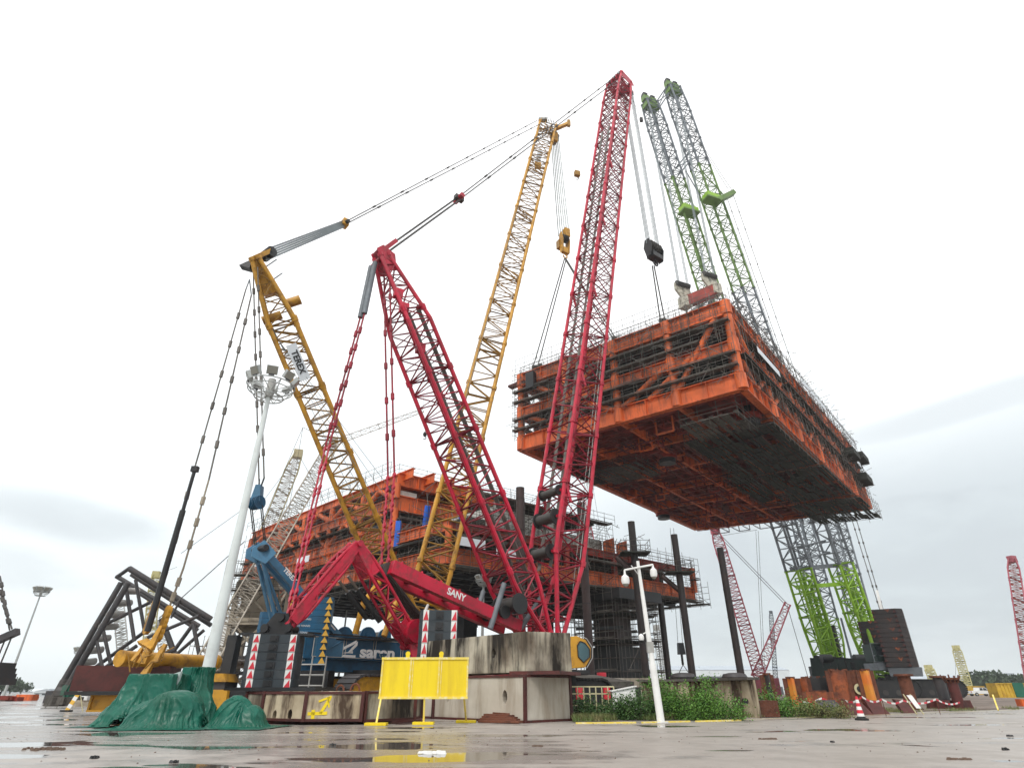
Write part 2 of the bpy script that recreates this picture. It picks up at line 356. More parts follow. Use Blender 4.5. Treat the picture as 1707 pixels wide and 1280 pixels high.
# ------------------------------------------------------------------ ground
def ground_mat():
    m = bpy.data.materials.new('wet_concrete_yard'); m.use_nodes = True
    n = m.node_tree.nodes; l = m.node_tree.links; b = n['Principled BSDF']
    tc = n.new('ShaderNodeTexCoord')
    def noise(sc, det, scale=(1, 1, 1), rot=0, rough=.55):
        mp = n.new('ShaderNodeMapping'); l.new(tc.outputs['Object'], mp.inputs[0]); mp.inputs['Scale'].default_value = scale; mp.inputs['Rotation'].default_value = (0, 0, rot)
        z = n.new('ShaderNodeTexNoise'); z.inputs['Scale'].default_value = sc; z.inputs['Detail'].default_value = det; z.inputs['Roughness'].default_value = rough
        l.new(mp.outputs[0], z.inputs['Vector']); return z.outputs[0]
    def mr(x, a, bb, c=0, d=1, smooth=True):
        q = n.new('ShaderNodeMapRange'); q.interpolation_type = 'SMOOTHSTEP' if smooth else 'LINEAR'; l.new(x, q.inputs[0])
        for i, k in enumerate((a, bb, c, d)): q.inputs[i+1].default_value = k
        return q.outputs[0]
    def ma(op, a, bb):
        q = n.new('ShaderNodeMath'); q.operation = op
        for i, x in enumerate((a, bb)):
            if isinstance(x, (int, float)): q.inputs[i].default_value = x
            else: l.new(x, q.inputs[i])
        return q.outputs[0]
    def mix(f, a, bb):
        x = n.new('ShaderNodeMix'); x.data_type = 'RGBA'
        if isinstance(f, float): x.inputs[0].default_value = f
        else: l.new(f, x.inputs[0])
        for i, c in ((6, a), (7, bb)):
            if isinstance(c, tuple): x.inputs[i].default_value = (*c, 1)
            else: l.new(c, x.inputs[i])
        return x.outputs[2]
    sx = n.new('ShaderNodeSeparateXYZ'); l.new(tc.outputs['Object'], sx.inputs[0])
    big = noise(.12, 5); mid = noise(.9, 6, rough=.65); fine = noise(14, 5, rough=.7)
    streak = noise(1.0, 5, (.10, 1.0, 1), R(-9)); pud = noise(.55, 3, (.35, 1.0, 1), R(-5), .5)
    west = mr(sx.outputs[0], 2.0, -8.0)          # the yard lies lower and wetter to the west
    # dry / damp / puddle; a shallow hollow in front of the hoarding
    dxx = ma('DIVIDE', ma('SUBTRACT', sx.outputs[0], -1.6), 4.6); dyy = ma('DIVIDE', ma('SUBTRACT', sx.outputs[1], 17.0), 6.5)
    hollow = mr(ma('ADD', ma('MULTIPLY', dxx, dxx), ma('MULTIPLY', dyy, dyy)), 1.0, .1)
    wet = mr(ma('ADD', ma('ADD', ma('ADD', ma('MULTIPLY', streak, .55), ma('MULTIPLY', mid, .45)), ma('MULTIPLY', big, .35)), ma('ADD', ma('MULTIPLY', west, .13), ma('MULTIPLY', hollow, .14))), .68, .82)
    puddle = mr(ma('ADD', pud, ma('ADD', ma('MULTIPLY', west, .055), ma('MULTIPLY', hollow, .065))), .612, .635)
    base = mix(mr(mid, .35, .65), (.335, .302, .270), (.275, .248, .220))
    base = mix(mr(big, .4, .6, 0, .6), base, (.36, .33, .295))
    base = mix(mr(fine, .58, .72, 0, .5), base, (.12, .10, .085))
    base = mix(ma('MULTIPLY', wet, .6), base, (.165, .15, .138))
    base = mix(ma('MULTIPLY', puddle, .8), base, (.07, .058, .05))
    l.new(base, b.inputs['Base Color'])
    r = mr(mid, .3, .7, .40, .55)
    rr = n.new('ShaderNodeMix'); l.new(wet, rr.inputs[0]); l.new(r, rr.inputs[2]); rr.inputs[3].default_value = .27
    r2 = n.new('ShaderNodeMix'); l.new(puddle, r2.inputs[0]); l.new(rr.outputs[0], r2.inputs[2]); r2.inputs[3].default_value = .03
    l.new(r2.outputs[0], b.inputs['Roughness'])
    bp = n.new('ShaderNodeBump'); bp.inputs['Distance'].default_value = .01
    l.new(ma('SUBTRACT', .45, ma('MULTIPLY', ma('MAXIMUM', ma('MULTIPLY', wet, .6), puddle), .44)), bp.inputs['Strength'])
    l.new(ma('ADD', fine, ma('MULTIPLY', mid, 1.5)), bp.inputs['Height']); l.new(bp.outputs[0], b.inputs['Normal'])
    return m
M['yard'] = ground_mat()
M['mud'] = mat('muddy_earth', (.15, .115, .09), .75, dirt=(.07, .05, .038), dfac=.9, dscale=1.0, col2=(.24, .19, .155), c2scale=.18, bump=.8, bscale=3)
g = MB()
xs = [-2500, -300, -60, -30, -15, -5, 5, 15, 30, 60, 300, 2500]; ys = [-60, 0, 10, 20, 30, 45, 70, 120, 300, 700, 2500]
for j in range(len(ys)-1):
    for i in range(len(xs)-1): g.quad((xs[i], ys[j], 0), (xs[i+1], ys[j], 0), (xs[i+1], ys[j+1], 0), (xs[i], ys[j+1], 0))
struct('yard_ground', g, 'yard')
# bare earth behind the edge of the concrete, slightly raised
e = [PG(950, 1200), PG(1100, 1197), PG(1250, 1193), PG(1400, 1188.5), PG(1560, 1185), PG(1707, 1181), PG(1800, 1178)]
e = [V((p.x, p.y, .06)) for p in e]
back = [V((230, 200, .06)), V((120, 240, .06)), V((20, 200, .06)), V((3.2, 60, .06))]
mb = MB(); poly = e+back
mb.add([(p.x, p.y, .06) for p in poly]+[(p.x, p.y, -.02) for p in poly], [tuple(range(len(poly)))]+[(i, i+len(poly), (i+1) % len(poly)+len(poly), (i+1) % len(poly)) for i in range(len(poly))])
struct('earth_verge', mb, 'mud', smooth=False)
# expansion joints: narrow recessed-looking dark strips with depth
mb = MB()
for a, b in zip([(960, 1206), (1070, 1205), (1160, 1203)], [(1060, 1205), (1150, 1203), (1235, 1201)]):
    mb.beam(PG(*a)+V((0, 0, .03)), PG(*b)+V((0, 0, .03)), .09, .06)
tag(mb.build('yellow_hose', 'hoardfr', smooth=False), 'flat yellow strip lying along the concrete edge beside the big ballast blocks', 'strip')
mb = MB(); mb.beam(PG(1240, 1201.5)+V((0, 0, .066)), PG(1700, 1184)+V((0, 0, .066)), .10, .008)
M['oldline'] = mat('worn_yellow_line_paint', (.50, .45, .22), .6, dirt=(.25, .21, .17), dfac=.95, dscale=3)
struct('road_edge_line', mb, 'oldline', smooth=False)
mb = MB()
for (u, v, L) in ((1590, 1200, 2.4), (1660, 1205, 2.2), (1500, 1203, 1.2)):
    p = PG(u, v)+V((0, 0, .006)); mb.beam(p-V((L/2, 0, 0)), p+V((L/2, .1, 0)), .35, .004)
M['linew'] = mat('worn_white_line_paint', (.52, .49, .44), .5, dirt=(.28, .25, .22), dfac=.8, dscale=4)
struct('road_markings', mb, 'linew', smooth=False)

# ------------------------------------------------------------------ scaffolding
def scaffold(root, A, B, out, z0, z1, dx=2.2, dz=2.0, dep=1.0, walks=(), jit=.5, name='scaffold_frame', rt=.034, plankm='plank'):
    A, B, out = V(A), V(B), V(out).normalized(); L = (B-A).length; d = (B-A)/L; n = max(1, int(L/dx)); mb = MB()
    for i in range(n+1):
        x = A+d*(L*i/n)
        for k, o in enumerate((.25, dep)):
            b = x+out*o
            mb.tube((b.x, b.y, z0-random.random()*jit), (b.x, b.y, z1+random.random()*jit*1.6), rt, 3, cap=False)
        if i % 2 == 0:
            for wz in walks: mb.tube((x.x, x.y, wz-.1), (b.x, b.y, wz-.1), rt, 3, cap=False)
    z = z0
    while z < z1+.1:
        for o in (.25, dep):
            mb.tube(A+out*o+V((0, 0, z-A.z)), B+out*o+V((0, 0, z-B.z)), rt, 3, cap=False)
        z += dz
    for i in range(0, n, 3):
        a = A+d*(L*i/n)+out*dep; b = A+d*(L*min(n, i+2)/n)+out*dep; zz = z0+random.random()*(max(.1, z1-z0-3))
        mb.tube((a.x, a.y, zz), (b.x, b.y, min(z1, zz+3.2)), rt, 3, cap=False)
    mb.build(name, 'scaf', root, smooth=False, kind='stuff')
    for wz in walks:
        k = 0
        while k < L:
            l = min(L-k, random.choice((6, 8, 4)))
            if random.random() > .06:
                p = A+d*k+out*(.25+dep)/2; q = p+d*(l-.06); dzr = random.uniform(-.06, .06)
                p2 = MB().beam((p.x, p.y, wz+dzr), (q.x, q.y, wz+dzr), dep*.95, .07)
                p2.beam((p.x, p.y, wz+dzr+.14)+out*dep*.45 if False else V((p.x, p.y, wz+dzr+.16))+out*dep*.46, V((q.x, q.y, wz+dzr+.16))+out*dep*.46, .03, .12)
                p2.build('walkway_plank', plankm, root, smooth=False)
            k += l
def handrail(root, pts, h=1.15, m='scaf', dx=2.0, name='handrail', rt=.032):
    mb = MB()
    for a, b in zip(pts, pts[1:]):
        a, b = V(a), V(b); L = (b-a).length; n = max(1, int(L/dx))
        for i in range(n+1):
            p = a+(b-a)*i/n; mb.tube(p, p+V((0, 0, h+random.random()*.25)), rt, 3, cap=False)
        for k in (.55, 1.05): mb.tube(a+V((0, 0, h*k)), b+V((0, 0, h*k)), rt, 3, cap=False)
    return mb.build(name, m, root, smooth=False, kind='stuff')
def clutter(root, W, s0, s1, t0, t1, z, h, n, rng, names=('equipment_skid', 'pipe_run', 'cable_tray'), cols=('oxidedk', 'net', 'grey', 'black', 'oxide', 'beige')):
    for i in range(n):
        s, t = rng.uniform(s0, s1), rng.uniform(t0, t1); k = rng.choice((0, 0, 1, 1, 2))
        p = W(s, t, z)
        if k == 0:
            mb = MB(); a, b = rng.uniform(1, 3.2), rng.uniform(.8, 2.4); hh = rng.uniform(.8, h*.75)
            mb.box(p+V((0, 0, hh/2)), a, b, hh, rng.uniform(0, 1.5)); mb.box(p+V((0, 0, hh+.15)), a*.5, b*.6, .3, .6)
            mb.build(names[0], rng.choice(cols), root, smooth=False)
        elif k == 1:
            q = W(min(1, s+rng.uniform(.05, .3)), t, z) if rng.random() < .5 else W(s, min(1, t+rng.uniform(.04, .2)), z)
            mb = MB(); zz = rng.uniform(.5, h*.9); r = rng.uniform(.08, .28)
            for j in range(rng.choice((1, 2, 3))):
                o = V((0, 0, zz-j*r*2.5)); mb.tube(p+o, q+o, r, 8); mb.tube(q+o, V((q.x, q.y, z)), r, 8)
            mb.build(names[1], rng.choice(cols), root)
        else:
            q = W(s, min(1, t+rng.uniform(.05, .15)), z); zz = h*rng.uniform(.6, .95)
            mb = MB().beam(p+V((0, 0, zz)), q+V((0, 0, zz)), .6, .12); mb.build(names[2], rng.choice(cols), root, smooth=False)

# ------------------------------------------------------------------ the lifted deck block
H0 = 30.0
def hz(x, y): return V((x*H0, y*H0, 0))
cN, cL, cF, cR = hz(.873, 1.93), hz(.0456, 2.56), hz(1.31, 4.09), hz(2.245, 3.566)
def bil(a, b, c, d):
    def W(s, t, z):
        p = a*(1-s)*(1-t)+b*s*(1-t)+c*(1-s)*t+d*s*t
        return V((p.x, p.y, z))
    return W
def facebeam(root, W, s0, t0, s1, t1, z, w, h, m, name='girder', stiff=2.6):
    a, b = W(s0, t0, z), W(s1, t1, z); mb = MB().ibeam(a, b, w, h, .09)
    n = int((b-a).length/stiff)
    for i in range(1, n):
        c = a+(b-a)*i/n; d = (b-a).normalized(); mb.beam(c-d*.03, c+d*.03, w*.92, h-.16)
    return mb.build(name, m, root, smooth=False)
def build_lifted():
    rng = random.Random(11)
    W = bil(cN, cL, cR, cF); ZB = 31.25
    root = thing('offshore_deck_module', 'huge orange offshore platform deck hanging in the air from four crane booms', 'platform', W(.5, .5, ZB))
    outNL = (cN-cR).normalized(); outNR = (cN-cL).normalized(); outLF = -outNR; outRF = -outNL
    # perimeter girders per level
    lev = [(ZB+1.1, 2.2), (ZB+5.85, 1.5), (ZB+11.3, 2.1)]
    sc = [0, .25, .5, .75, 1]; tcx = [0, .165, .33, .5, .665, .83, 1]
    for z, h in lev:
        for a, b in zip(sc, sc[1:]):
            facebeam(root, W, a, 0, b, 0, z, .9, h, 'orange'); facebeam(root, W, a, 1, b, 1, z, .9, h, 'orange')
        for a, b in zip(tcx, tcx[1:]):
            facebeam(root, W, 0, a, 0, b, z, .9, h, 'orange'); facebeam(root, W, 1, a, 1, b, z, .9, h, 'orange')
    # columns
    for s in sc:
        for t in tcx:
            edge = s in (0, 1) or t in (0, 1)
            for za, zb in ((ZB+2.2, ZB+5.1), (ZB+6.6, ZB+10.25)):
                MB().tube(W(s, t, za), W(s, t, zb), .52, 14).build('column', 'orange' if edge else 'oxide', root)
            if edge:
                for z in (ZB+1.1, ZB+5.85, ZB+11.3): MB().tube(W(s, t, z-.95), W(s, t, z+.95), .66, 14).build('joint_can', 'orange', root)
    # braces
    def brace(s0, t0, z0, s1, t1, z1, r=.40, m='orange'):
        MB().tube(W(s0, t0, z0), W(s1, t1, z1), r, 12).build('brace', m, root)
    zt, zm, zl = ZB+10.3, ZB+5.9, ZB+2.1
    brace(.05, 0, zt, .24, 0, zl); brace(.15, 0, zm+.5, .36, 0, zl); brace(.02, .01, zm, .1, .12, zl)
    brace(.48, 0, zl, .27, 0, zm); brace(.52, 0, zl, .73, 0, zm); brace(.98, 0, zm-.6, .78, 0, zl); brace(.77, 0, zm+.7, .95, 0, zt); brace(.73, 0, zm+.7, .55, 0, zt)
    for i, (a, b) in enumerate(zip(tcx, tcx[1:])):
        m_ = (a+b)/2
        brace(0, a+.01, zt, 0, m_, zm+.6); brace(0, b-.01, zt, 0, m_, zm+.6)
        if i % 2 == 0: brace(0, a+.01, zm-.6, 0, m_, zl); brace(0, b-.01, zm-.6, 0, m_, zl)
        else: brace(0, a+.01, zl, 0, m_, zm-.6); brace(0, b-.01, zl, 0, m_, zm-.6)
        brace(1, a+.01, zt, 1, m_, zl, m='oxide'); brace(1, b-.01, zt, 1, m_, zl, m='oxide')
    for a, b in zip(sc, sc[1:]):
        brace(a, 1, zt, (a+b)/2, 1, zl, m='oxide'); brace(b, 1, zt, (a+b)/2, 1, zl, m='oxide')
    # decks
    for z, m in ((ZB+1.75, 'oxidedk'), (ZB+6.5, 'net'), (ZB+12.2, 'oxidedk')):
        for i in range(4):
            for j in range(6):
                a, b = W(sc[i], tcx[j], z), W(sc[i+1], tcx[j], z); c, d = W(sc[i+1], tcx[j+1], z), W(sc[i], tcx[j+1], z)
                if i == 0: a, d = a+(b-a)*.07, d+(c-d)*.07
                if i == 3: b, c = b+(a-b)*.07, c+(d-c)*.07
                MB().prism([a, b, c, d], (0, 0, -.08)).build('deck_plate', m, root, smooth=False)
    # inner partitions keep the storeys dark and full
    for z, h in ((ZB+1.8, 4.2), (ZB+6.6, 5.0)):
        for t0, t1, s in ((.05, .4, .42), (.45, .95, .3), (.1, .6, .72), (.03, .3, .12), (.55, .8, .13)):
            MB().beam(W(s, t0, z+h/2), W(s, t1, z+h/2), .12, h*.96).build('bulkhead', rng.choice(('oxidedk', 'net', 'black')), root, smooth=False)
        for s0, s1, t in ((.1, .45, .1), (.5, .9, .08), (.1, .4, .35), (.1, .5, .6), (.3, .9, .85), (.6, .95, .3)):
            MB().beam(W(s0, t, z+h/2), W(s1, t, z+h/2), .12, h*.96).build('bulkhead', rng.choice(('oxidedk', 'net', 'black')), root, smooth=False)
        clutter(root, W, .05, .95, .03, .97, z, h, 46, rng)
    # grillage of the underside
    for t in [i/24 for i in range(1, 24)]:
        big = t in (.5,) or abs(t*6-round(t*6)) < .01
        facebeam(root, W, 0.01, t, .99, t, ZB+(.85 if big else 1.25), .45, 1.6 if big else .8, 'orange' if big else 'oxide', 'underside_girder', 6)
    for s in [i/12 for i in range(1, 12)]:
        big = abs(s*4-round(s*4)) < .01
        facebeam(root, W, s, 0.01, s, .99, ZB+(.8 if big else 1.35), .42, 1.5 if big else .55, 'orange' if big else 'oxide', 'underside_girder', 6)
    mb = MB()
    for i in range(190):
        t = i/190+.002; mb.beam(W(.015, t, ZB+1.52), W(.985, t, ZB+1.52), .05, .28)
    mb.build('deck_stiffeners', 'oxide', root, smooth=False, kind='stuff')
    mb = MB()
    for i in range(130):
        s = rng.random()*.9+.05; t0 = rng.random()*.9; z = ZB+rng.uniform(-.5, .7); mb.tube(W(s, t0, z), W(s+rng.uniform(-.02, .02), min(1, t0+rng.uniform(.05, .3)), z), rng.uniform(.06, .2), 6)
    for i in range(110):
        s = rng.random()*.8; t = rng.random(); z = ZB+rng.uniform(-.4, .7); mb.tube(W(s, t, z), W(min(1, s+rng.uniform(.1, .3)), t, z), rng.uniform(.04, .12), 6)
    mb.build('underside_pipes', 'oxidedk', root, kind='stuff')
    # pipe-support goalposts hanging under the deck
    for i in range(90):
        s, t = rng.uniform(.08, .95), rng.uniform(.02, .97); w_, h_ = rng.uniform(.9, 2.2), rng.uniform(.8, 1.9)
        if i == 0: s, t, w_, h_ = .36, .055, 2.3, 2.1
        if i == 1: s, t, w_, h_ = .27, .13, 2.0, 1.4
        if i == 2: s, t, w_, h_ = .52, .13, 1.9, 1.9
        c = W(s, t, ZB+.9); d = (cL-cN).normalized() if rng.random() < .7 else (cR-cN).normalized()
        if i < 3: d = (cL-cN).normalized()
        a, b = c-d*w_/2, c+d*w_/2; dn = V((0, 0, -h_)); mb = MB()
        mb.beam(a, a+dn, .2, .2, d); mb.beam(b, b+dn, .2, .2, d); mb.beam(a+dn, b+dn, .22, .22)
        mb.build('pipe_support', 'orange' if i < 4 or rng.random() < .35 else 'oxide', root, smooth=False)
    # leg stubs with gussets
    for (u, v) in ((1112, 764), (1106, 858), (1330, 790), (1250, 700)):
        p = PZ(u, v, ZB-.2)
        mb = MB().tube((p.x, p.y, ZB-1.0), (p.x, p.y, ZB+1.6), 1.15, 24); o = mb.build('leg_stub', 'black', root)
        mb = MB()
        for k in range(8):
            a = k*pi/4; d = V((cos(a), sin(a), 0)); q = V((p.x, p.y, ZB+.3))
            mb.prism([q+d*1.1+V((0, 0, -.7)), q+d*1.1+V((0, 0, 1.2)), q+d*2.7+V((0, 0, 1.2))], d.cross(V((0, 0, 1)))*.08)
        mb.tube((p.x, p.y, ZB-.35), (p.x, p.y, ZB+.4), 1.45, 24)
        mb.build('gusset', 'oxide', o, smooth=False)
    # hanging scaffold decks under the eastern half and the south rim
    def hang(s0, s1, t0, t1, z, m='net'):
        a, b, c, d = W(s0, t0, z), W(s1, t0, z), W(s1, t1, z), W(s0, t1, z)
        L1, L2 = (b-a).length, (d-a).length; n1 = max(1, round(L1/.55)); n2 = max(1, round(L2/4))
        mb = MB()
        for i in range(n1):
            for j in range(n2):
                p, q = (i+.08)/n1, (i+.92)/n1; r0, r1 = (j+.01)/n2, (j+.99)/n2
                f = lambda x, y: a+(b-a)*x+(d-a)*y
                dz_ = V((0, 0, rng.uniform(-.12, .12)))
                if rng.random() < .13: continue
                mb.prism([f(p, r0)+dz_, f(q, r0)+dz_, f(q, r1)+dz_, f(p, r1)+dz_], (0, 0, .06))
        for _ in range(int(L1*L2*.35)):
            q_ = f(rng.random(), rng.random())+V((0, 0, rng.uniform(-.35, .3))); d_ = V((rng.uniform(-1, 1), rng.uniform(-1, 1), 0)).normalized() if rng.random() < .2 else rng.choice(((b-a).normalized(), (d-a).normalized(), V((0, 0, -.6))))
            mb.tube(q_, q_+d_*rng.uniform(.5, 3.0), .04, 3, cap=False)
        o = mb.build('hanging_scaffold_deck', m, root, smooth=False, kind='stuff')
        mb = MB(); e_ = [a, b, c, d]
        for k in range(4):
            p, q = e_[k], e_[(k+1) % 4]; n = max(1, int((q-p).length/1.8))
            for i in range(n): x = p+(q-p)*i/n; mb.tube(x-V((0, 0, .3+rng.random()*.5)), V((x.x, x.y, ZB+1.3)), .035, 3, cap=False)
            for h in (-.12, .6, 1.1): mb.tube(p+V((0, 0, h)), q+V((0, 0, h)), .035, 3, cap=False)
        mb.build('hanger_tubes', 'scaf', root, smooth=False, kind='stuff')
    hang(-.02, .34, .12, .42, ZB-1.4); hang(-.03, .26, .44, .72, ZB-1.2); hang(.04, .26, .012, .11, ZB-1.9, 'plank')
    hang(-.05, .28, .74, 1.01, ZB-1.5); hang(.30, .42, .44, .72, ZB-.8); hang(.62, .86, .18, .30, ZB-1.1, 'plank'); hang(.86, .98, .10, .30, ZB-.7)
    # face scaffolds and walkways
    a, b = W(0, 0, ZB), W(1, 0, ZB); scaffold(root, a+(a-b)*.01, b+(b-a)*.03, outNL, ZB+2.2, ZB+13, 1.6, .9, .95, (ZB+3.0, ZB+4.7, ZB+7.4, ZB+9.2))
    a, b = W(0, 0, ZB), W(0, 1, ZB); scaffold(root, a, b, outNR, ZB+1.6, ZB+13.2, 2.1, 1.3, 1.0, (ZB+4.6, ZB+8.0), plankm='net')
    a, b = W(1, 0, ZB), W(1, 1, ZB); scaffold(root, a, b, outLF, ZB+2.2, ZB+13, 2.3, 1.3, 1.3, (ZB+4.0, ZB+8.2))
    a, b = W(0, 1, ZB), W(1, 1, ZB); scaffold(root, a, b, outRF, ZB+1.2, ZB+13, 2.3, 1.3, 1.3, (ZB+4.0, ZB+8.2))
    # dark overhanging stair towers at the far east corner
    for (t, z, h_) in ((.9, ZB+4, 3.2), (.8, ZB+7, 3), (.95, ZB+9, 3)):
        p = W(-.03, t, z); MB().box(p, 5, 3, h_*.4, .87).build('access_landing', 'net', root, smooth=False)
    mb = MB()   # lattice of loose tubes on the far corner and the rim
    for i in range(620):
        t = rng.random()**.7; k = rng.random()
        p = W(rng.uniform(-.05, .02), t, ZB+rng.choice((2, 5, 7.5, 10, 12.6))+rng.uniform(-.8, 1.2))
        d = V((rng.uniform(-1, 1), rng.uniform(-1, 1), rng.uniform(-.25, .7))).normalized()*rng.uniform(.6, 2.0)
        mb.tube(p, p+d, .035, 3, cap=False)
    mb.build('loose_scaffold_tubes', 'scaf', root, smooth=False, kind='stuff')
    mb = MB()
    for i in range(900):
        if rng.random() < .55: p = W(rng.random(), 0, ZB+rng.uniform(1.5, 12.5))+outNL*rng.uniform(.1, 1.3); d = (cL-cN).normalized()
        else: p = W(0, rng.random(), ZB+rng.uniform(1.5, 12.5))+outNR*rng.uniform(.1, 1.1); d = (cR-cN).normalized()
        k = rng.random(); v_ = V((0, 0, 1)) if k < .45 else (d if k < .75 else (d+V((0, 0, rng.choice((-1, 1))*rng.uniform(.4, 1.4)))).normalized())
        mb.tube(p, p+v_*rng.uniform(.8, 2.6), .04, 3, cap=False)
    mb.build('scaffold_brace_tubes', 'scaf', root, smooth=False, kind='stuff')
    # outriggers under the far edge
    for s in (.32, .45, .58, .71, .84):
        p = W(s, 1, ZB-.2); d = outRF; mb = MB(); q = p+d*4.2; r_ = (cL-cN).normalized()*2.2
        mb.beam(p, q, .14, .14); mb.beam(p+r_, q+r_, .14, .14); mb.beam(q, q+r_, .14, .14); mb.beam(q, q+V((0, 0, 1.3)), .14, .14, d); mb.beam(q+r_, q+r_+V((0, 0, 1.3)), .14, .14, d); mb.beam(q+V((0, 0, 1.3)), q+r_+V((0, 0, 1.3)), .12, .12)
        mb.build('edge_outrigger', 'grey', root, smooth=False)
    zt = ZB+12.35
    handrail(root, [W(0, 0, zt), W(1, 0, zt), W(1, 1, zt), W(0, 1, zt), W(0, 0, zt)], 1.2)
    a, b = W(.0, 0, zt), W(1, 0, zt); handrail(root, [a+outNL*1.3, b+outNL*1.3], 1.9, dx=1.6)
    handrail(root, [W(0, 0, zt)+outNR*1.0, W(0, 1, zt)+outNR*1.0], 1.3, dx=3.2)
    # lifting lugs and banners
    for s in (.06, .1, .27, .50, .90): 
        p = W(s, .012, zt); MB().prism([p+V((-.5, 0, 0)), p+V((.5, 0, 0)), p+V((.25, 0, 1.3)), p+V((-.25, 0, 1.3))], (0, .12, 0)).build('lifting_lug', 'black', root, smooth=False)
    for (t0, t1, z, m) in ((.07, .20, ZB+7.0, 'bannerw'), (.40, .62, ZB+11.6, 'bannerw'), (.88, .93, ZB+7.2, 'bannerw')):
        a, b = W(0, t0, z)+outNR*1.42, W(0, t1, z)+outNR*1.42
        MB().beam(a, b, .04, .85).build('banner', m, root, smooth=False)
    # projecting cut plates on the west end
    MB().box(W(1.02, .0, ZB+10.9), 3, 1.0, .35, 2.5).build('sling_guide', 'maroon', root, smooth=False)
    MB().box(W(.92, -.015, ZB+10.2), 1.4, .8, 2.6, 2.5).build('sling_guide', 'black', root, smooth=False)
    return W, root
def banner_mat():
    m = mat('white_banner_with_blue_writing', (.70, .74, .78), .6, var=.05)
    return m
M['bannerw'] = banner_mat()
WT, deck1 = build_lifted()

